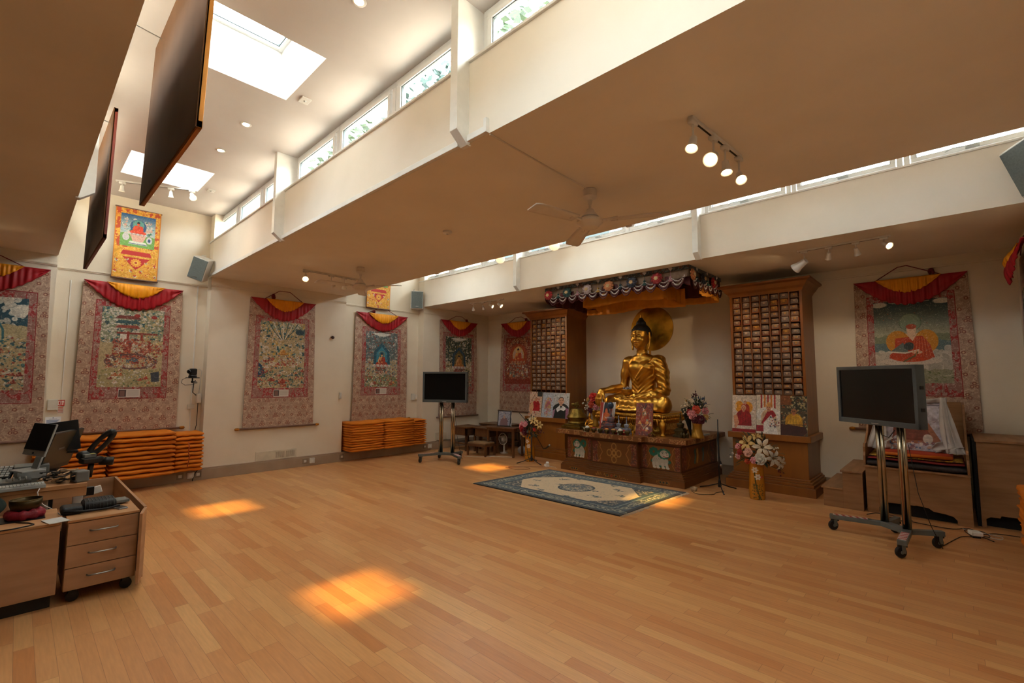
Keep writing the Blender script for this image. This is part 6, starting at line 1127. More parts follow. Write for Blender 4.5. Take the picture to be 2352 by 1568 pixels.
o = thing('brass_ornament', 'low openwork brass ornament beside the gold ewer', 'ornament', (-3.35, 6.66, T)); f = MB()
for k in range(7): q = k*.9; f.tube([(.05*math.cos(q), .03*math.sin(q), 0), (.06*math.cos(q+.5), .035*math.sin(q+.5), .03), (.02*math.cos(q), .02*math.sin(q), .055)], .006, 6)
f.ell((0, 0, .06), .018, 10, 6); f.build('body', M_brass, o, True)
o = thing('dorje', 'small gold double-bead ornament on the altar front edge', 'ornament', (-3.60, 6.53, T)); MB().lathe([(0, 0), (.012, 0), (.008, .012), (.016, .028), (.006, .042), (.015, .058), (.008, .07), (0, .08)], 14).build('body', M_gold, o, True)
o = thing('folded_umbrella', 'black wrapped cone-shaped ceremonial umbrella left of the right altar vase', 'umbrella', (-2.93, 7.10, T)); MB().lathe([(.012, .02), (.02, .1), (.05, .30), (.075, .42), (.07, .44), (.0, .45)], 16, (0, 0, 0), roty(R(-9))).build('canopy', mat('black_silk', '#15181a', .6), o, True); MB().cyl((0, 0, 0), (0, 0, .1), .008).build('handle', M_brass, o)
for k, (x, y) in enumerate(((-2.98, 6.86), (-2.93, 6.84), (-2.9, 6.90))):
    o = thing('prayer_wheel', ['small bronze cup below the black wrapped umbrella, left', 'small bronze cup below the black wrapped umbrella, middle', 'small bronze cup below the black wrapped umbrella, right'][k], 'cup', (x, y, T), 0, 'small bronze cups on the altar'); o.name = 'bronze_cup'; MB().lathe([(0, 0), (.018, 0), (.014, .01), (.024, .04), (.022, .055), (.01, .07), (0, .09)], 12).build('body', M_bronze, o, True)
tag(MB().box(-2.87, -2.83, 7.3, 7.6, T, T+.02).box(-3.0, -2.84, 7.3, 7.6, T+.001, T+.012).build('glass_tray', mat('tray_glass', '#8c9c9c', .1), None, bevel=.004), 'flat glass-edged tray on the right rear of the altar', 'tray')
# ---------------------------------------------------------------- golden buddha (implicit surface turned into one mesh)
class Field:
    def __init__(s, lo, hi, h):
        s.lo = np.array(lo, float); s.h = h; s.n = [int(math.ceil((hi[i]-lo[i])/h))+1 for i in range(3)]
        s.ax = [s.lo[i]+np.arange(s.n[i])*h for i in range(3)]; s.d = np.full(s.n, .2, np.float32)
    def win(s, lo, hi, pad):
        sl = []
        for i in range(3):
            a = max(0, int((lo[i]-pad-s.lo[i])/s.h)); b_ = min(s.n[i], int((hi[i]+pad-s.lo[i])/s.h)+2); sl.append(slice(a, max(a, b_)))
        sl = tuple(sl); X = np.meshgrid(*[s.ax[i][sl[i]] for i in range(3)], indexing='ij'); return sl, X
    def merge(s, sl, d, k, cut=False):
        a = s.d[sl]
        if cut: d = -d; h_ = np.clip(.5-.5*(d-(-0)+0)/k, 0, 1) if False else None; m = np.maximum(a, d); e = np.maximum(k-np.abs(a-d), 0)/k; s.d[sl] = m+e*e*k*.25
        else: e = np.maximum(k-np.abs(a-d), 0)/k; s.d[sl] = np.minimum(a, d)-e*e*k*.25
    def ell(s, c, r, k=.03, M=None, cut=False):
        r = np.array(r, float) if hasattr(r, '__len__') else np.array((r, r, r), float); R_ = r.max(); sl, X = s.win([c[i]-R_ for i in range(3)], [c[i]+R_ for i in range(3)], k*1.6+.03)
        P = [X[i]-c[i] for i in range(3)]
        if M is not None: P = [sum(M[j][i]*P[j] for j in range(3)) for i in range(3)]
        k0 = np.sqrt(sum((P[i]/r[i])**2 for i in range(3))); k1 = np.sqrt(sum((P[i]/r[i]**2)**2 for i in range(3)))+1e-9; s.merge(sl, (k0*(k0-1)/k1).astype(np.float32), k, cut); return s
    def cap(s, a, b, ra, rb, k=.03, sq=(1, 1, 1)):
        a, b = np.array(a, float), np.array(b, float); m = max(ra, rb); sl, X = s.win(np.minimum(a, b)-m/min(sq), np.maximum(a, b)+m/min(sq), k*1.6+.03); q = np.array(sq); A = a*q; B = b*q; d = B-A
        P = [X[i]*q[i]-A[i] for i in range(3)]; t = np.clip(sum(P[i]*d[i] for i in range(3))/(d@d+1e-9), 0, 1); dist = np.sqrt(sum((P[i]-t*d[i])**2 for i in range(3)))-(ra+(rb-ra)*t); s.merge(sl, dist.astype(np.float32), k); return s
    def chain(s, pts, rs, k=.02, k1=None):
        for i in range(len(pts)-1): s.cap(pts[i], pts[i+1], rs[i], rs[i+1], k if i or k1 is None else k1)
        return s
    def mesh(s):
        d = s.d; S = d < 0; n = d.shape; acc = np.zeros((n[0]-1, n[1]-1, n[2]-1, 3), np.float32); cnt = np.zeros((n[0]-1, n[1]-1, n[2]-1), np.float32)
        base = [slice(0, n[i]-1) for i in range(3)]
        for ax in range(3):
            sA = [slice(None)]*3; sB = [slice(None)]*3; sA[ax] = slice(0, -1); sB[ax] = slice(1, None); a, b_ = d[tuple(sA)], d[tuple(sB)]; cr = (a < 0) != (b_ < 0); t = np.where(cr, a/(a-b_+1e-12), 0)
            o1, o2 = [i for i in range(3) if i != ax]
            for u in (0, 1):
                for v in (0, 1):
                    sl = [slice(None)]*3; sl[o1] = slice(u, n[o1]-1+u); sl[o2] = slice(v, n[o2]-1+v); c = cr[tuple(sl)]; tt = t[tuple(sl)]; p = [0, 0, 0]; p[o1] = u; p[o2] = v
                    for i in range(3): acc[..., i] += np.where(c, tt if i == ax else p[i], 0)
                    cnt += c
        act = cnt > 0; idx = np.full(act.shape, -1, np.int64); idx[act] = np.arange(act.sum()); ijk = np.argwhere(act); V = s.lo+(ijk+acc[act]/cnt[act][:, None])*s.h; F = []
        for ax in range(3):
            o1, o2 = [(1, 2), (2, 0), (0, 1)][ax]; sA = [slice(None)]*3; sB = [slice(None)]*3; sA[ax] = slice(0, -1); sB[ax] = slice(1, None); a, b_ = d[tuple(sA)], d[tuple(sB)]; cr = (a < 0) != (b_ < 0); q = np.argwhere(cr); q = q[(q[:, o1] > 0) & (q[:, o2] > 0) & (q[:, o1] < n[o1]-1) & (q[:, o2] < n[o2]-1)]
            def I(du, dv): w = q.copy(); w[:, o1] -= du; w[:, o2] -= dv; return idx[w[:, 0], w[:, 1], w[:, 2]]
            f = np.stack([I(1, 1), I(0, 1), I(0, 0), I(1, 0)], 1); fl = a[q[:, 0], q[:, 1], q[:, 2]] < 0; f[~fl] = f[~fl][:, ::-1]; F.append(f)
        return V, np.concatenate(F)
def np_mesh(name, V, F, m, parent, smooth=True):
    me = bpy.data.meshes.new(name); me.vertices.add(len(V)); me.vertices.foreach_set('co', V.ravel().astype(np.float32)); me.loops.add(F.size); me.loops.foreach_set('vertex_index', F.ravel().astype(np.int32)); me.polygons.add(len(F)); me.polygons.foreach_set('loop_start', (np.arange(len(F))*4).astype(np.int32)); me.update(calc_edges=True); me.validate(); me.materials.append(m)
    if smooth: me.shade_smooth()
    o = bpy.data.objects.new(name, me); col.objects.link(o); o.parent = parent; return o
BX, BY, BZ = -3.91, 7.48, 1.03
bud = thing('buddha_statue', 'large golden seated buddha statue with dark blue hair on the altar', 'statue', (BX, BY, BZ)); bud.scale = (.81, 1, .985)
F_ = Field((-.92, -.66, -.03), (.82, .36, 1.56), .0085)
# torso
F_.ell((0, .02, .14), (.30, .23, .18), .05); F_.cap((-.06, .03, .18), (-.08, .03, .55), .17, .18, .08, (1, 1.2, 1)); F_.cap((.06, .03, .18), (.08, .03, .55), .17, .18, .08, (1, 1.2, 1)); F_.ell((0, .02, .70), (.30, .19, .25), .08)
F_.cap((-.27, .03, .86), (.27, .03, .86), .105, .105, .07); F_.ell((-.13, -.10, .75), (.13, .08, .10), .06); F_.ell((.13, -.10, .75), (.13, .08, .10), .06); F_.ell((0, .0, .93), (.2, .12, .08), .07)
F_.cap((0, .0, .92), (0, -.02, 1.13), .10, .095, .03)
for z in (.985, 1.015, 1.045): F_.cap((-.035, -.008, z), (.035, -.008, z), .084, .084, .006, (1, 1, 2.6))
# legs: statue's right leg (−x) under, left shin in front and on top
F_.chain([(-.15, .0, .15), (-.42, -.14, .155), (-.62, -.24, .14)], [.17, .15, .125], .06); F_.chain([(.15, .0, .15), (.42, -.14, .155), (.62, -.24, .14)], [.17, .15, .125], .06)
F_.chain([(.62, -.25, .13), (.2, -.42, .125), (-.24, -.42, .16)], [.125, .105, .07], .035); F_.chain([(-.62, -.25, .12), (-.2, -.38, .09), (.25, -.40, .07)], [.125, .11, .08], .035)
F_.chain([(-.24, -.42, .18), (-.36, -.40, .20), (-.46, -.37, .21)], [.055, .05, .035], .03); F_.ell((0, -.30, .05), (.62, .26, .06), .05); F_.ell((0, -.46, .03), (.34, .12, .03), .03)
for s_ in (-1, 1): F_.ell((s_*.6, -.24, .09), (.14, .16, .11), .04)
# arms
F_.chain([(-.36, .03, .85), (-.42, .03, .65), (-.44, .0, .42)], [.115, .10, .085], .06); F_.chain([(-.44, .0, .40), (-.58, -.22, .37), (-.68, -.36, .345)], [.085, .07, .05], .03)
F_.chain([(.36, .03, .85), (.42, .04, .65), (.46, .02, .38)], [.125, .12, .11], .06); F_.chain([(.48, .02, .36), (.34, -.20, .27), (.14, -.34, .25)], [.10, .08, .055], .03)
# right hand hanging over the knee
F_.chain([(-.68, -.36, .345), (-.71, -.42, .33), (-.72, -.46, .27)], [.048, .058, .056], .02)
for k, (dx, L) in enumerate(((-.066, .10), (-.024, .125), (.018, .13), (.056, .11))):
    x = -.725+dx; F_.chain([(x*.6-.72*.4, -.46, .28), (x, -.495, .20), (x, -.50, .20-L*.5), (x+.002, -.49, .20-L)], [.026, .022, .019, .014], .006, .02)
F_.chain([(-.66, -.42, .31), (-.625, -.455, .25), (-.62, -.47, .20), (-.625, -.475, .17)], [.028, .023, .020, .015], .006, .02)
# left hand palm up in the lap
F_.chain([(.14, -.34, .25), (.07, -.38, .245), (.0, -.40, .24)], [.05, .055, .05], .02)
for k in range(4): y = -.345-.028*k; F_.chain([(.0, y, .245), (-.07, y, .24), (-.13, y+.004, .243)], [.020, .018, .013], .005, .012)
F_.chain([(.08, -.34, .28), (.03, -.32, .30), (-.02, -.315, .31)], [.022, .018, .013], .006, .012)
# head
HC = np.array((0, -.045, 1.30)); HS = 1.16; HX = np.array((1.17, 1, 1))
def hell(c, r, k=.03, cut=False): F_.ell(HC+c*HS*HX, tuple(np.array(r)*HS*HX) if hasattr(r, '__len__') else r*HS, k, None, cut)
def hch(pts, rs, k=.02): F_.chain([HC+p*HS*HX for p in pts], [r_*HS for r_ in rs], k)
hell(np.array((0, .01, .03)), (.138, .165, .175), .03); hell(np.array((0, -.04, -.07)), (.112, .115, .125), .04); hell(np.array((0, -.115, -.145)), (.045, .035, .035), .03)
for s_ in (-1, 1):
    hell(np.array((s_*.07, -.10, -.06)), (.045, .045, .055), .03)
    hell(np.array((s_*.055, -.152, .012)), (.036, .02, .017), .008); hell(np.array((s_*.055, -.158, -.005)), (.03, .012, .005), .004, cut=False)
    hch([np.array((s_*.018, -.168, .045)), np.array((s_*.055, -.162, .062)), np.array((s_*.10, -.128, .042))], [.006, .007, .004], .008)
    hch([np.array((s_*.026, -.166, .004)), np.array((s_*.055, -.172, -.004)), np.array((s_*.088, -.148, .004))], [.003, .0035, .003], .003)
    hch([np.array((s_*.143, .0, .05)), np.array((s_*.152, .005, -.03)), np.array((s_*.148, -.0, -.12)), np.array((s_*.138, -.01, -.185))], [.026, .022, .016, .017], .012)
hch([np.array((0, -.162, .05)), np.array((0, -.182, .0)), np.array((0, -.195, -.045))], [.010, .014, .019], .014)
for s_ in (-1, 1): hell(np.array((s_*.019, -.178, -.05)), (.012, .014, .010), .006)
hch([np.array((-.038, -.150, -.092)), np.array((0, -.168, -.086)), np.array((.038, -.150, -.092))], [.005, .009, .005], .006); hch([np.array((-.028, -.150, -.108)), np.array((0, -.165, -.112)), np.array((.028, -.150, -.108))], [.006, .011, .006], .005); hell(np.array((0, -.172, .085)), .007, .003)
# robe over the left shoulder: thickened layer with folds
X, Y, Z = np.meshgrid(*F_.ax, indexing='ij')
line_ = Z-(.52+.95*(X+.12)); robe = 1/(1+np.exp(np.clip((line_)/.018, -40, 40)))   # below the diagonal neckline
body = ((Z > .22) & (Z < .98)).astype(np.float32)*np.clip((.98-Z)/.03, 0, 1)*np.clip((Z-.22)/.05, 0, 1)
armR = ((X < -.335-.0*Z) | ((X < -.30) & (Y < .0) & (Z < .5))); robe = np.where(armR, 0, robe)*body
rr = np.hypot(X-.30, (Z-1.05)*1.0); vf = np.clip((.74-Z)/.08, 0, 1); fold = np.sin(rr*95+2.5*np.sin(X*9))*.0030*(1-vf)+np.sin(Z*85-np.abs(X+.03)*62)*.0042*vf; fold2 = np.sin(Z*62+X*26+Y*18)*.0032
F_.d -= ((Z < .62)*(Z > .24)*(~armR)*(1-robe)*np.clip((.62-Z)/.08, 0, 1)*np.sin(Z*85-np.abs(X+.03)*62)*.004).astype(np.float32)
F_.d -= (robe*(.012+np.where(X > .33, fold2*1.6, fold))).astype(np.float32)
edge = np.exp(-(line_/.02)**2)*body*(~armR); F_.d -= (edge*(.010+.002*np.sin(X*140))).astype(np.float32)
leg = (Z < .27) & (Y < .0) & (np.abs(X) < .60); F_.d -= (leg*np.clip((.27-Z)/.03, 0, 1)*np.sin(np.abs(X)*46+Z*30+Y*12)*.0035*np.clip((.60-np.abs(X))/.1, 0, 1)).astype(np.float32)
del X, Y, Z
V_, Q_ = F_.mesh(); body_o = np_mesh('body', V_, Q_, mat('statue_gold', '#cc9a42', .36, 1., c2='#be8c38', scale=5, bump=.05, bscale=40), bud); del F_
# hair with ushnisha
H_ = Field((-.25, -.28, 1.20), (.25, .22, 1.72), .007); c_ = HC
H_.ell(c_+HS*HX*np.array((0, .02, .045)), tuple(HS*HX*np.array((.150, .178, .160))), .01); H_.ell(c_+HS*HX*np.array((0, .02, .20)), tuple(HS*HX*np.array((.075, .08, .065))), .02); H_.ell(c_+HS*HX*np.array((0, .02, .26)), tuple(HS*HX*np.array((.038, .042, .04))), .015)
X, Y, Z = np.meshgrid(*H_.ax, indexing='ij'); lim = c_[2]+.098+.008*np.cos(X*20)-.10*np.clip((Y-(c_[1]-.065))/.05, 0, 1)-.10*np.clip((Y-(c_[1]+.03))/.08, 0, 1); cut = (lim-Z).astype(np.float32); H_.d = np.maximum(H_.d, cut)
nz = (np.sin(X*150)*np.sin(Y*150)*np.sin(Z*150)*.0035).astype(np.float32); H_.d -= nz; del X, Y, Z
V_, Q_ = H_.mesh(); hair = np_mesh('hair', V_, Q_, mat('dark_blue_hair', '#101820', .55, c2='#0a1016'), bud); hair['label'] = 'dark blue-black curled hair and topknot'
MB().lathe([(.012, 0), (.02, .02), (.012, .045), (.016, .055), (.006, .08), (0, .10)], 14, tuple(HC+HS*HX*np.array((0, .02, .285)))).build('finial', M_gold, bud, True)
m = MB()
for z, r_ in ((-.099, .0045),): m.tube([HC+HS*HX*np.array((x, -.158+abs(x)**1.5*1.6, z+abs(x)*.1)) for x in np.linspace(-.03, .03, 7)], r_, 6)
m.build('lips', mat('lip_red', '#8c3a1c', .4, .4), bud, True)
m = MB()
for s_ in (-1, 1):
    m.tube([HC+HS*HX*np.array((s_*x, -.1745+abs(x-.055)*.45, -.006-.004*math.sin((x-.03)/.055*PI))) for x in np.linspace(.032, .082, 7)], .0022, 5); m.tube([HC+HS*HX*np.array((s_*x, -.172+abs(x-.045)*.5, .058+.008*math.sin((x-.015)/.085*PI))) for x in np.linspace(.018, .10, 8)], .0022, 5)
m.build('painted_eyes', mat('eye_paint', '#3a2410', .5), bud, True)
# alms bowl
o = thing('alms_bowl', 'gold alms bowl with pale offerings held in the lap of the statue', 'bowl', (BX-.09, BY-.40, BZ+.258)); MB().lathe([(0, 0), (.03, 0), (.075, .03), (.088, .07), (.082, .10), (.088, .112), (.080, .112), (.07, .09), (0, .08)], 28).build('body', M_gold, o, True)
m = MB(); rg = random.Random(5)
for k in range(22): m.ell((rg.gauss(0, .03), rg.gauss(0, .03), .115+rg.uniform(0, .03)), rg.uniform(.01, .017), 7, 5)
tag(m.build('offerings', mat('bowl_offering', '#a89c8c', .5, c2='#6c7088', scale=60), o, True), kind='stuff')
# throne and halo
o = thing('lotus_throne', 'carved golden throne under the seated buddha', 'throne', (BX, BY-.08, T)); o.scale = (.82, 1, 1); m = MB()
def rrect(w, d, z, r=.08, n=5):
    P = []
    for sx, sy, a in ((1, 1, 0), (-1, 1, 90), (-1, -1, 180), (1, -1, 270)):
        for k in range(n): q = R(a+90*k/(n-1)); P.append((sx*(w-r)+r*math.cos(q), sy*(d-r)+r*math.sin(q), z))
    return P
prof = [(.78, .50, 0), (.78, .50, .03), (.74, .46, .05), (.70, .43, .07), (.68, .42, .16), (.72, .44, .19), (.76, .48, .205), (.77, .49, .235), (.74, .47, .25), (.75, .48, .26), (.76, .485, .29), (.74, .47, .31), (.72, .45, .33)]
vs = []; 
for w, d, z in prof: vs += rrect(w, d, z)
N = 20; m.add(vs, [(i*N+j, i*N+(j+1) % N, (i+1)*N+(j+1) % N, (i+1)*N+j) for i in range(len(prof)-1) for j in range(N)]+[tuple((len(prof)-1)*N+j for j in range(N))]); m.build('pedestal', mat('carved_gold', '#d0a048', .38, 1., c2='#a87420', scale=26, bump=1., bscale=38), o, 50)
f = MB()
for k in range(34):
    x = -.72+1.44*k/33; f.ell((x, -.475, .222), (.024, .02, .03), 8, 6); f.ell((x+.02, -.468, .275), (.02, .018, .022), 8, 6); f.ell((x, -.445, .17), (.018, .02, .026), 8, 6)
for k in range(20):
    y = -.44+.88*k/19
    for s_ in (1, -1): f.ell((s_*.765, y, .222), (.02, .024, .03), 8, 6); f.ell((s_*.752, y, .275), (.018, .02, .022), 8, 6)
tag(f.build('petals', M_gold, o, True), kind='stuff')
f = MB()
for k in range(90): x = -.72+1.44*k/89; f.ell((x, -.462, .318), .008, 6, 4)
for k in range(50):
    for s_ in (1, -1): f.ell((s_*.732, -.44+.88*k/49, .318), .008, 6, 4)
tag(f.build('bead_border', M_gold, o, True), kind='stuff')
for k, x in enumerate((-.42, .0, .42)):
    f = MB(); 
    for q in range(3): f.tube([(x-.10+.02*q+.0*t, -.44, .05+.05*math.sin(t)) if False else (x+(.11-.025*q)*math.cos(t), -.445-.01*q, .06+(.10-.02*q)*math.sin(t)) for t in np.linspace(0, PI, 12)], .011, 6)
    f.ell((x, -.44, .085), (.045, .03, .05), 14, 8); f.build('carved_scroll', M_gold, o, True)
o = thing('halo', 'round gold halo disc behind the head of the statue', 'halo', (BX+.05, BY+.28, BZ+1.45)); Mh = rotx(R(90))
MB().lathe([(0, 0), (.36, 0), (.365, -.008), (.37, .004), (.375, -.008), (.385, .012), (.395, -.004), (.40, -.004), (.40, .02), (0, .02)], 64, (0, 0, 0), Mh).build('disc', mat('halo_gold', '#d09c34', .38, 1., c2='#947020', scale=5, bump=.25, bscale=14), o, 40)
MB().box(-.07, -.04, .0, .03, -1.45, -.38).build('support', M_gold, o)
# ---------------------------------------------------------------- teaching throne and boxes at the right
M_pine = mat('light_oak_veneer', '#9c7048', .55, c2='#8a603a', scale=2.4, stretch=(1, 1, 8)); M_pineh = mat('light_oak_veneer_top', '#a07550', .55, c2='#8c6440', scale=2.4, stretch=(7, 1, 1)); M_black = mat('shade_black', '#0c0c0c', .8)
o = thing('wooden_steps', 'small two-step oak stair beside the wooden throne', 'steps', (-1.04, 7.05, 0)); MB().box(-.205, 0, 0, 1.1, 0, .22).box(0, .20, 0, 1.1, 0, .44).build('risers', M_pine, o, bevel=.002); MB().box(-.225, .0, -.02, 1.1, .22, .24).build('tread', M_pineh, o, bevel=.002); MB().box(-.02, .205, -.02, 1.1, .44, .46).build('tread', M_pineh, o, bevel=.002)
def cutbox(name, x0, x1, y0, y1, z0, z1, o, m): return MB().box(x0, x1, y0, y1, z0, z1).build(name, m, o, bevel=.002)
o = thing('wooden_throne', 'wide oak throne box with curved armrests holding layered cushions', 'throne', (-.36, 7.08, 0)); m = MB()
m.box(-.45, .455, .018, 1.08, .16, .525).box(-.45, -.42, .018, 1.08, 0, .16).box(.425, .455, .018, 1.08, 0, .16); m.build('box', M_pine, o)
MB().prism([(-.45, 0), (-.34, 0), (-.34, .07), (-.32, .10), (-.28, .11), (-.26, .14), (-.02, .145), (.0, .15), (.1, .14), (.14, .11), (.24, .10), (.30, .085), (.33, .05), (.33, 0), (.455, 0), (.455, .525), (-.45, .525)], 0, .018, 'y').build('front_panel', M_pine, o); MB().box(-.47, .46, -.02, 1.08, .525, .545).build('seat_board', M_pineh, o, bevel=.002)
MB().box(-.42, .425, .10, .12, 0, .16).build('recess_shade', M_black, o)  # black sheet stands in for the shade inside the cut-out
arm = [(.0, .545), (.0, .66), (.03, .70), (.02, .76), (.07, .80), (.16, .80), (.40, .92), (.50, 1.1), (.56, 1.28), (.9, 1.30), (.9, .545)]
for x in (-.465, .435): MB().prism(arm, x, x+.022, 'x').build('armrest', M_pine, o, bevel=.003)
MB().box(-.45, .44, .88, .9, .545, 1.3).build('backrest', M_pine, o, bevel=.003)
XT, YT = -.36, 7.08
def cushion(lab, w, d, t, z, m, y=.02, m2=None, name='cushion', x=0.):
    o = thing(name, lab, 'cushion', (XT+x, YT+y, z), 0, 'cushions stacked on the wooden throne'); b_ = MB(); n, k = 16, 18; vs = []
    for i in range(n+1):
        xx = (i/n-.5)*w; e = 1-max(0, abs(i/n-.5)*2-.94)/.06*.4
        for j in range(k): q = 2*PI*j/k; cy, cz = math.cos(q), math.sin(q); vs.append((xx, d/2+abs(cy)**.3*(1 if cy > 0 else -1)*d/2, t/2+abs(cz)**.7*(1 if cz > 0 else -1)*t/2*e+.003*math.sin(i*.9)))
    b_.add(vs, [(i*k+j, (i+1)*k+j, (i+1)*k+(j+1) % k, i*k+(j+1) % k) for i in range(n) for j in range(k)]+[tuple(range(k)), tuple(n*k+j for j in range(k))[::-1]]); b_.build('cover', m, o, True); return o
cushion('thick dark grey mattress, lowest cushion on the wooden throne', .86, .80, .075, .546, mat('charcoal_brocade', '#2e2a2a', .8, c2='#3c3636', scale=40, bump=.3), -.01)
cushion('crimson flat cushion above the dark grey mattress', .84, .76, .035, .622, mat('crimson_edge', '#7c1414', .7, c2='#6a1012'), 0.0)
cushion('black and yellow flowered brocade cushion under the orange one', .82, .72, .022, .658, mat('flowered_brocade', '#b8901c', .7, c2='#3c1818', scale=42, bump=.3), .02)
o = cushion('orange and red top cushion under the wrapped portrait', .66, .55, .05, .681, mat('flame_cushion', '#a8300c', .7, c2='#a0300e', sheen=.3), .03); MB().tube([(-.325, -.0, .025), (0, -.005, .022), (.325, .0, .025)], .018, 10).build('orange_edge', mat('orange_edge', '#c8680c', .7), o, True)
# wrapped portrait
o = thing('framed_portrait', 'framed portrait wrapped in white scarves standing on the throne cushions', 'portrait', (XT, YT+.32, .733)); c = Canvas(190, .60/.56, '#b8b4c4'); rg = random.Random(3); c.rect(0, 1, 0, .25, '#c0bccc'); c.line([(.0, .1), (1, .12)], .006, '#504c5c'); c.line([(.08, .0), (.08, .6)], .004, '#70687c'); crowd(c, rg, 60, ['#c8c4d0', '#a89cac'], .4, 1, .2, .6, (.02, .06), .2); c.poly([(.25, .42), (.5, .22), (.75, .5), (.95, .9), (.1, .95)], '#a0664c'); c.ell(.42, .25, .11, .14, '#b07858'); person(c, .42, .26, .5, '#7c3c30', '#b07c5c', '#6c4c3c'); c.poly([(.2, .65), (.7, .6), (.8, .8), (.15, .85)], '#84483c'); c.ell(.72, .82, .08, .1, '#d0c4bc'); c.ell(.25, .85, .1, .08, '#c8c8d4'); crowd(c, rg, 80, ['#d8d0cc', '#8c6470', '#c89c88', '#5870a0'], .05, .95, .86, 1.05, (.01, .04))
g_ = vnoise(c.x*40, c.y*40, 5)*.6+vnoise(c.x*15, c.y*15, 8)*.4; c.c = np.clip(c.c*(.82+.3*g_[..., None]), 0, 1)
painted('print', c, lambda U, V: ((U-.5)*.56, .10*(1-V), .60*(1-V)), o, paint_mat('glossy_print', .45), .02, mat('board_back', '#b8aea0', .7))
M_sc = mat('white_satin', '#c2bebc', .38, c2='#b4b0b0', sheen=.3)
for k, (x0, x1, ph) in enumerate(((-.30, -.36, 0), (.28, .36, 2))):
    MB().surf(lambda u, v: (x0+(x1-x0)*v*v+(u-.5)*(.05+.13*v)+.010*math.sin(u*16+v*5+ph), .08*(1-v)-.03-.012*math.sin(u*22+ph+4*v)-.05*v, .625-(.625)*v+.006*math.sin(u*9)), 26, 30).build('draped_scarf', M_sc, o, True, solid=.003)
MB().surf(lambda u, v: (-.31+.62*u, .085-.03*math.sin(v*PI)-.012*math.sin(u*40+v*3)*v, .62+.02*math.sin(v*PI)-.05*v+.012*math.sin(u*7)), 50, 8).build('draped_scarf', M_sc, o, True, solid=.003)
MB().surf(lambda u, v: (.17+.24*u+.02*math.sin(v*9), -.06-.03*math.sin(u*12+v*8)*(.6+.4*v), .10-.10*v+.03*math.sin(u*5+v*7)*(1-v)), 30, 14).build('draped_scarf', M_sc, o, True, solid=.003)
MB().surf(lambda u, v: (-.37+.16*u+.02*math.sin(v*9), -.05-.02*math.sin(u*12+v*8), .16-.16*v+.02*math.sin(u*5+v*7)*(1-v)), 24, 12).build('draped_scarf', M_sc, o, True, solid=.003)
o = thing('oak_cabinet', 'tall plain oak cabinet at the right picture edge with black cut-out foot', 'cabinet', (.16, 7.20, 0)); MB().box(0, .435, .018, .95, .16, .90).box(0, .03, .018, .95, 0, .16).box(.405, .435, .018, .95, 0, .16).build('body', M_pine, o); MB().prism([(0, 0), (.035, 0), (.035, .09), (.07, .115), (.14, .115), (.15, .14), (.27, .14), (.30, .11), (.39, .10), (.40, 0), (.435, 0), (.435, .90), (0, .90)], 0, .018, 'y').build('front_panel', M_pine, o); MB().box(-.01, .435, -.015, .95, .90, .925).build('top', M_pineh, o, bevel=.002); MB().box(.03, .405, .10, .12, 0, .16).build('recess_shade', M_black, o)  # the black sheet behind the foot cut-out stands in for its shade
MB().box(-.03, -.004, .02, .95, .0, .91).build('gap_shade', M_black, o)  # black sheet in place of the shaded gap between throne and cabinet
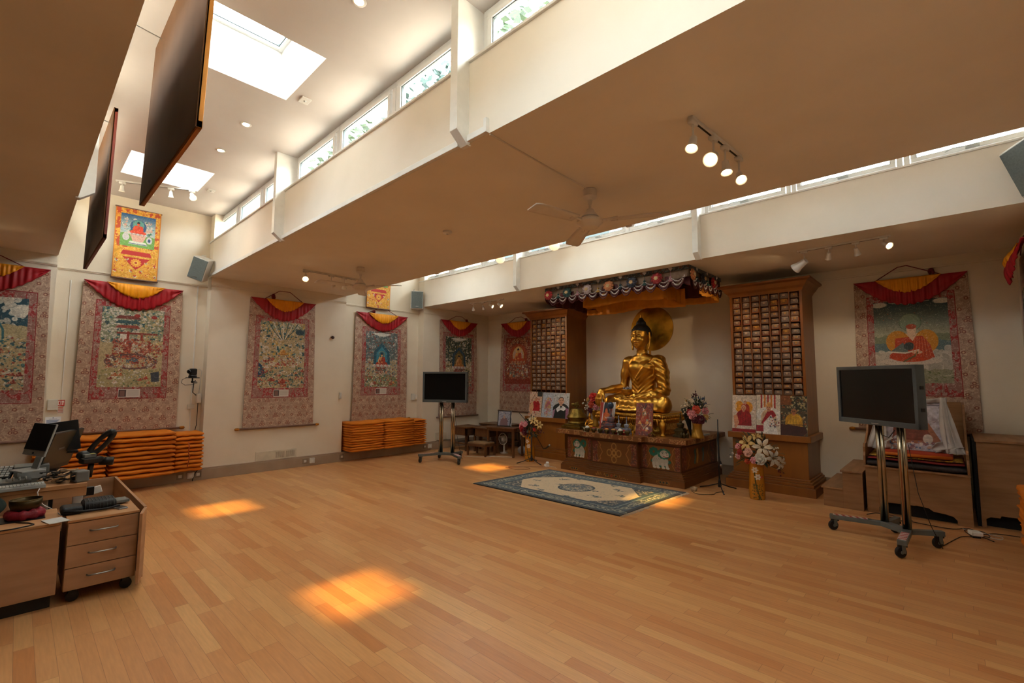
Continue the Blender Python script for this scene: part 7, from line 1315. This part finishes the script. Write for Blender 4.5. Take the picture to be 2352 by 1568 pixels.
# ---------------------------------------------------------------- televisions on stands
M_tv = mat('tv_bezel', '#50575a', .45, c2='#4a5154'); M_scr = mat('tv_screen', '#0c0f0e', .22, c2='#0a0d0c'); M_chr = mat('chrome_pole', '#b4ac98', .22, 1., c2='#a49c88'); M_base = mat('grey_steel', '#6c7474', .45, .3, c2='#626a6a'); M_stripe = paint_mat('warning_tape', .5)
def tvstand(cx, cy, dirn, lab_tv, lab_stand, rust):
    a = math.atan2(dirn[1], dirn[0]); s = thing('television_stand', lab_stand, 'stand', (cx, cy, 0), a, 'wheeled television stands')
    # local x along the screen, y away from the viewer, origin under the middle of the front wheels
    P1, P2 = (-.12, .33), (.12, .33); zt = .135
    def beam(pts, w, name): 
        m = MB()
        for (x0, y0), (x1, y1) in zip(pts[:-1], pts[1:]):
            q = math.atan2(y1-y0, x1-x0); L = math.hypot(x1-x0, y1-y0); m.obox(((x0+x1)/2, (y0+y1)/2, zt), (L+.03, w, .045), rotz(q))
        return m.build(name, M_base, s, bevel=.004)
    beam([P1, P2], .09, 'cross_beam'); l1 = beam([P1, (-.20, .24), (-.41, .0)], .06, 'leg'); l2 = beam([P2, (.2, .24), (.40, .0)], .07, 'leg'); beam([P1, (-.26, .60)], .055, 'leg'); beam([P2, (.20, .60)], .055, 'leg')
    for (x0, y0), (x1, y1), ln in (((.21, .225), (.395, .0), l2), ((-.21, .23), (-.40, .01), l1)):
        c = Canvas(50, .3, '#d8d0cc'); [c.poly([(.0+.2*k, 0), (.1+.2*k, 0), (.18+.2*k, .3), (.08+.2*k, .3)], '#a82420') for k in range(-1, 6)]; q = np.array((x1-x0, y1-y0)); n_ = np.array((-q[1], q[0]))/np.hypot(*q)*.03
        painted('warning_tape', c, lambda U, V: (x0+q[0]*U+n_[0]*(.5-V)*2, y0+q[1]*U+n_[1]*(.5-V)*2, zt+.024+0*U), s, M_stripe, .001)
    for x, y in ((-.39, .02), (.385, .015), (-.25, .585), (.19, .585)):
        w = MB().lathe([(.03, -.017), (.046, -.014), (.05, 0), (.046, .014), (.03, .017)], 22, (x, y-.02, .05), roty(PI/2)); w.obox((x, y, .105), (.05, .05, .02)); f_ = MB(); f_.obox((x-.024, y-.01, .078), (.004, .035, .07)); f_.obox((x+.024, y-.01, .078), (.004, .035, .07)); f_.build('castor_fork', M_base, s); w.build('castor', M_blk, s, 40)
        MB().lathe([(0, -.019), (.016, -.019), (.016, .019), (0, .019)], 12, (x, y-.02, .05), roty(PI/2)).build('hub', M_base, s, True)
    for x, y in (P1, P2):
        m = MB().cyl((x-.016, y, zt), (x-.016, y, 1.35), .021, 16); m.cyl((x+.02, y+.01, zt), (x+.02, y+.01, 1.35), .017, 14); m.build('pole', M_chr, s, True)
    if rust: MB().box(P2[0]-.008, P2[0]+.004, P2[1]-.024, P2[1]-.02, .2, .9).build('rust_streak', mat('rust', '#8c4a1c', .8), s)
    MB().box(-.2, .2, P1[1]-.05, P1[1]-.01, 1.15, 1.5).build('mount_plate', M_base, s)
    MB().tube([(-.09, .31, 1.1), (-.05, .29, 1.02), (.02, .3, 1.0), (.08, .31, 1.08)], .004, 6).build('cable', M_bcab, s, True); MB().tube([(.15, .37, .95), (.17, .42, .5), (.2, .5, .2), (.24, .56, .01)], .003, 6).build('cable', M_bcab, s, True)
    t = thing('television', lab_tv, 'television', (cx, cy, 0), a, 'televisions on wheeled stands'); w, h, z0 = .91, .585, 1.12; y0 = .18
    b_ = MB(); bw = .035
    for q in ((-w/2, w/2, z0, z0+bw+.015), (-w/2, w/2, z0+h-bw, z0+h), (-w/2, -w/2+bw, z0, z0+h), (w/2-bw, w/2, z0, z0+h)): b_.box(q[0], q[1], y0, y0+.03, q[2], q[3])
    b_.box(-w/2, w/2, y0+.02, y0+.09, z0, z0+h); b_.build('housing', M_tv, t, bevel=.004); MB().box(-w/2+bw, w/2-bw, y0+.012, y0+.02, z0+bw+.015, z0+h-bw).build('screen', M_scr, t); MB().box(-.04, .04, y0-.002, y0, z0+.012, z0+.02).build('badge', M_steel, t)
    for z in (z0+.16, z0+.36): MB().box(w/2, w/2+.012, y0+.03, y0+.06, z, z+.03).build('side_knob', M_blk, t)
tvstand(-.69, 5.71, (.747, -.665), 'large flat television at the right, switched off, nearest the camera', 'grey wheeled television stand with rusty pole at the right', True)
tvstand(-6.99, 5.47, (.88, .475), 'far flat television on a stand before the room corner', 'far wheeled television stand near the room corner', False)
# ---------------------------------------------------------------- microphone stands
def micstand(x, y, lab, h, boom, rz=0.):
    o = thing('microphone_stand', lab, 'microphone stand', (x, y, 0), rz, 'black microphone stands'); MB().cyl((0, 0, .12), (0, 0, h*.75), .011, 10).cyl((0, 0, h*.7), (0, 0, h), .007, 8).build('pole', M_blk, o, True); MB().lathe([(.02, .05), (.024, .07), (.018, .13), (.012, .16)], 14).build('collar', M_blk, o, True); MB().lathe([(.014, h*.72), (.018, h*.74), (.016, h*.8), (.01, h*.82)], 12).build('clutch', M_blk, o, True)
    for k in range(3):
        q = R(90+120*k); MB().tube([(.01*math.cos(q), .01*math.sin(q), .10), (.16*math.cos(q), .16*math.sin(q), .045), (.28*math.cos(q), .28*math.sin(q), .014)], [.007, .007, .009], 8).build('leg', M_blk, o, True); 
    if boom: MB().tube(boom[0], .006, 8).build('boom', M_blk, o, True); m = MB().tube(boom[1], [.010, .012, .016, .018], 12); m.build('microphone', M_blk, o, True); MB().ell(boom[1][-1], .02, 12, 8).build('microphone_head', M_steel, o, True)
    return o
micstand(-5.78, 6.68, 'black microphone stand with hanging boom before the left floor vase', .70, ([(-.26, .02, .93), (0, 0, .66), (.24, -.02, .29)], [(.24, -.02, .29), (.29, -.02, .30), (.35, -.02, .35), (.36, -.02, .36)]), R(20))
micstand(-2.47, 6.93, 'black microphone stand to the right of the altar table', 1.0, ([(.0, -.02, .74), (.03, -.02, .5), (.05, -.02, .40)], [(.05, -.02, .42), (.055, -.02, .40), (.06, -.02, .375), (.065, -.02, .365)]), R(-30))
# ---------------------------------------------------------------- corner furniture
M_teak = mat('teak_wood', '#6c4424', .45, c2='#5c381c', scale=3, stretch=(6, 1, 1)); M_teakd = mat('teak_dark', '#4c2e1a', .5)
def cupboard(x, y, lab, w=.55, d=.5, h=.5, rz=0.):
    o = thing('side_cupboard', lab, 'side table', (x, y, 0), rz, 'low teak cupboards in the corner'); MB().box(-w/2, w/2, -d/2, d/2, h-.03, h).build('top', M_teak, o, bevel=.004); MB().box(-w/2+.02, w/2-.02, -d/2+.02, d/2-.02, h-.19, h-.03).build('drawer_box', M_teak, o, bevel=.002)
    MB().box(-w/2+.02, w/2-.02, -d/2+.02, d/2-.02, .14, .165).build('lower_shelf', M_teak, o)
    for sx in (-1, 1):
        for sy in (-1, 1): MB().box(sx*(w/2-.04)-.02, sx*(w/2-.04)+.02, sy*(d/2-.04)-.02, sy*(d/2-.04)+.02, 0, h-.03).build('leg', M_teak, o, bevel=.003)
    MB().box(w/2-.02, w/2-.008, -d/2+.05, d/2-.05, h-.17, h-.05).build('drawer', M_teakd, o, bevel=.002)
cupboard(-8.02, 7.05, 'low teak cupboard at the left, beside the small television pole', .50, .50, .52); cupboard(-7.46, 7.24, 'low teak cupboard standing right of its twin in the corner', .50, .62, .52); cupboard(-7.75, 7.83, 'rear teak cupboard pushed into the room corner', .9, .5, .54)
o = thing('side_table', 'small teak table carrying the framed photograph', 'table', (-6.78, 7.0, 0), R(8)); MB().box(-.36, .36, -.2, .2, .56, .585).build('top', M_teak, o, bevel=.004); MB().box(-.33, .33, -.17, .17, .51, .56).build('apron', M_teak, o)
for sx in (-1, 1):
    for sy in (-1, 1): MB().box(sx*.32-.018, sx*.32+.018, sy*.16-.018, sy*.16+.018, 0, .56).build('leg', M_teak, o, bevel=.003)
o = thing('side_table', 'second small teak table behind the first, under the left bookcase edge', 'table', (-6.86, 7.66, 0)); MB().box(-.2, .2, -.2, .2, .50, .525).build('top', M_teak, o, bevel=.004)
for sx in (-1, 1):
    for sy in (-1, 1): MB().box(sx*.17-.018, sx*.17+.018, sy*.17-.018, sy*.17+.018, 0, .50).build('leg', M_teak, o, bevel=.003)
o = thing('stool', 'low wooden stool with padded tan seat in front of the corner cupboards', 'stool', (-7.18, 6.70, 0), R(8)); MB().box(-.25, .25, -.17, .17, .19, .235).build('frame', M_teak, o, bevel=.004); MB().ell((0, 0, .25), (.24, .16, .04), 20, 8).box(-.235, .235, -.155, .155, .235, .27).build('seat', mat('tan_upholstery', '#8c6a44', .8, bump=.2), o, bevel=.01)
for sx in (-1, 1):
    for sy in (-1, 1): MB().box(sx*.23-.018, sx*.23+.018, sy*.15-.018, sy*.15+.018, 0, .2).build('leg', M_teak, o, bevel=.003)
o = thing('framed_photograph', 'dark-framed photograph with white scarf on the small teak table', 'picture frame', (-6.84, 7.02, .587), R(22)); Mt = rotx(R(-9)); c = ph_bg(60, 1.1, '#8c8c98', ['#a8a4ac', '#6c6470', '#b8a8a0', '#40404c'], 12, 160); person(c, .5, .4, .6, '#7c5c5c', '#b08c78', '#4c4048', hat='#9c8c8c')
MB().obox(Mt@np.array((0, .008, .16)), (.30, .014, .33), Mt).build('frame', mat('dark_frame_wood', '#201c20', .4), o, bevel=.003); painted('print', c, lambda U, V: ((U-.5)*.26, .0+.0505*(1-V)-.002, .02+.286*(1-V)), o, M_print, .001)
MB().surf(lambda u, v: (.15+.05*u*v+.01*math.sin(12*v), .05*(1-v)+.01-.07*u*v, .33-.32*v), 8, 14).build('scarf', M_sc, o, True, solid=.003)
o = thing('desk_fan', 'small white desk fan on the floor under the teak table', 'fan', (-7.02, 7.22, 0)); MB().lathe([(0, 0), (.08, 0), (.08, .02), (.02, .03), (.015, .2)], 20).build('base', M_white, o, True); f = MB()
for k in range(12): q = PI*k/12; f.tube([(.12*math.cos(q), -.04, .30+.12*math.sin(q)), (0, -.06, .30), (-.12*math.cos(q), -.04, .30-.12*math.sin(q))], .0025, 4)
f.tube([(.12*math.cos(q), -.04, .30+.12*math.sin(q)) for q in np.linspace(0, 2*PI, 25)[:-1]], .006, 6, closed=True); f.build('guard', M_white, o, True); MB().lathe([(0, -.06), (.05, -.05), (.06, .03), (0, .05)], 16, (0, 0, .3), rotx(PI/2)).build('motor', mat('fan_motor', '#8c8874', .5), o, True)
tag(MB().ell((0, 0, .09), (.1, .09, .09), 16, 10).build('white_bundle', mat('white_bag', '#b0b0b0', .6, bump=.5, bscale=20), None, True, loc=(-6.62, 7.35, 0)), 'pale cloth bundle on the floor under the teak table', 'bundle')
tag(MB().box(-8.52, -8.5, 6.55, 6.85, .2, .36).build('wall_vent', mat('vent_cream', '#d9cdb6', .6), None, bevel=.003), 'cream vent cover on the wall between the small television poles', 'vent')
# cables and loose floor things
rg = random.Random(9)
def floor_cable(lab, pts, m, r=.004):
    P = [np.array((a, b_, r+.001)) for a, b_ in pts]; out = []
    for i in range(len(P)-1):
        p0, p1, p2, p3 = P[max(i-1, 0)], P[i], P[i+1], P[min(i+2, len(P)-1)]
        for t in np.linspace(0, 1, 8)[:-1]: out.append(.5*((2*p1)+(-p0+p2)*t+(2*p0-5*p1+4*p2-p3)*t*t+(-p0+3*p1-3*p2+p3)*t**3))
    out.append(P[-1]); tag(MB().tube(out, r, 6).build('cable', m, None, True), lab, 'cable')
floor_cable('black cable curling on the floor left of the large television stand', [(-.80, 6.9), (-.72, 7.05), (-.55, 7.03), (-.62, 6.9), (-.5, 6.85), (-.4, 6.95)], M_bcab)
floor_cable('black cable running from the throne foot past the power block', [(-.45, 6.9), (-.1, 6.85), (.05, 7.0), (.15, 6.85), (.25, 6.95), (.42, 6.98)], M_bcab)
floor_cable('thin black cable from the large television wheel to the power block', [(-.14, 6.1), (-.05, 6.45), (.0, 6.6), (.08, 6.66)], M_bcab, .0035)
floor_cable('black cable looping around the power block at the right', [(.06, 6.7), (.02, 6.9), (.15, 6.95), (.2, 6.75), (.1, 6.8), (.22, 6.6)], M_bcab)
floor_cable('white cable looping beside the power block at the right', [(.0, 6.95), (.1, 6.9), (.28, 6.85), (.26, 6.72), (.14, 6.78), (.1, 6.7)], M_wcab, .0035)
floor_cable('red-brown cable coiled on the floor at the left corner of the rug', [(-5.85, 6.05), (-5.6, 6.3), (-5.45, 6.25), (-5.6, 6.05), (-5.85, 6.15), (-5.5, 6.5), (-5.3, 6.6)], mat('red_cable', '#6c2c1c', .5), .003)
floor_cable('white cable on the floor beneath the stool and teak table', [(-7.3, 6.35), (-7.0, 6.5), (-6.85, 6.75), (-7.0, 6.85), (-6.9, 6.7), (-6.5, 6.95)], M_wcab, .004)
floor_cable('white cable running from the white floor socket toward the altar', [(-5.45, 6.62), (-5.3, 6.7), (-5.15, 6.62)], M_wcab, .004)
floor_cable('dark cable on the floor between the altar and the right microphone stand', [(-2.74, 6.6), (-2.6, 6.5), (-2.45, 6.62), (-2.46, 6.75), (-2.4, 6.9)], M_bcab, .0035)
o = thing('power_block', 'white power adapter block among cables in front of the right cabinet', 'power block', (.09, 6.68, 0), R(20)); MB().box(-.04, .05, -.05, .05, .02, .06).build('housing', M_white, o, bevel=.01); MB().box(-.03, .03, -.04, .03, .0, .022).build('base', M_blk, o)
o = thing('floor_socket', 'white socket block on the floor near the left corner of the altar', 'power block', (-5.40, 6.66, 0), R(-30)); MB().box(-.05, .05, -.035, .035, 0, .04).build('housing', M_white, o, bevel=.008); MB().obox((.03, .0, .06), (.05, .05, .05), roty(.5)).build('plug', M_white, o, bevel=.01)
o = thing('water_bowl', 'small pale bowl on the floor at the right corner of the altar', 'bowl', (-2.73, 6.66, 0)); MB().lathe([(0, 0), (.035, 0), (.04, .01), (.05, .05), (.046, .05), (.036, .015), (0, .01)], 24).build('body', mat('pale_bowl', '#a88c6c', .4), o, True)
# ---------------------------------------------------------------- outside: trees and buildings seen through the clerestories
M_t1 = mat('green_leaf', '#3c4c2c', .6, c2='#24362a', scale=30); M_t2 = mat('bluish_leaf', '#26403a', .6, c2='#1c302c', scale=30); M_bark = mat('bark', '#4c4038', .8)  # leaf tones differ from tree to tree
def tree(x, y, z, r, lab, seed, m1, n=520):
    o = thing('tree', lab, 'tree', (x, y, 0)); rg = random.Random(seed); MB().tube([(0, 0, 0), (.1, .1, z*.5), (0, 0, z)], [.3, .22, .1], 8).build('trunk', M_bark, o, True)
    m = MB()
    for k in range(n):
        d = Vector((rg.gauss(0, 1), rg.gauss(0, 1), rg.gauss(0, .8))).normalized()*r*rg.uniform(.35, 1); s = rg.uniform(.10, .22); M = np.array(frame_of((rg.gauss(0, 1), rg.gauss(0, 1), rg.gauss(0, 1)))); c0 = np.array((d.x, d.y, z+d.z)); a, b_ = M[:, 0]*s, M[:, 1]*s*.5
        m.add([c0-a, c0-b_, c0+a, c0+b_], [(0, 1, 2, 3)])
    tag(m.build('crown', m1, o, solid=.004), kind='stuff')
tree(-7.6, 9.5, 11.7, 2.1, 'leafy green tree outside the clerestory windows nearest the camera', 1, M_t1, 420); tree(-10.6, 8.0, 10.2, 2.0, 'bluish green tree outside the middle clerestory windows', 2, M_t2, 420)
tree(-14.8, 7.6, 9.6, 1.9, 'leafy tree outside the clerestory windows left of the middle ones', 3, M_t1, 300); tree(-3.2, 8.9, 10.8, 1.6, 'green tree outside at the upper picture edge window', 4, M_t2, 300)
o = thing('brick_building', 'pale brick building outside the farthest clerestory windows', 'building', (-27, 8, 0)); M_br = mat('pale_brick', '#5c4c48', .8, c2='#4c3e3a', scale=3, stretch=(1, 1, 12)); MB().box(-2, 2, -6, 4, 0, 9).build('wall', M_br, o)
for z in (5.2, 6.6, 8.0): MB().box(1.98, 2.08, -6.02, 4.02, z, z+.25).build('band', M_white, o)
o = thing('teal_block', 'teal clad building outside behind the altar-side clerestory windows', 'building', (-9, 14.5, 0)); MB().box(-8, .2, 0, 4, 0, 8.6).build('wall', mat('teal_cladding', '#17282a', .6, c2='#142426'), o); MB().box(-8, .2, -.1, 0, 8.3, 8.7).build('parapet', M_white, o)
tag(MB().box(-40, 30, -20, 40, -.3, -.13).build('ground', mat('grey_ground', '#6c6c68', .9)), kind='structure')
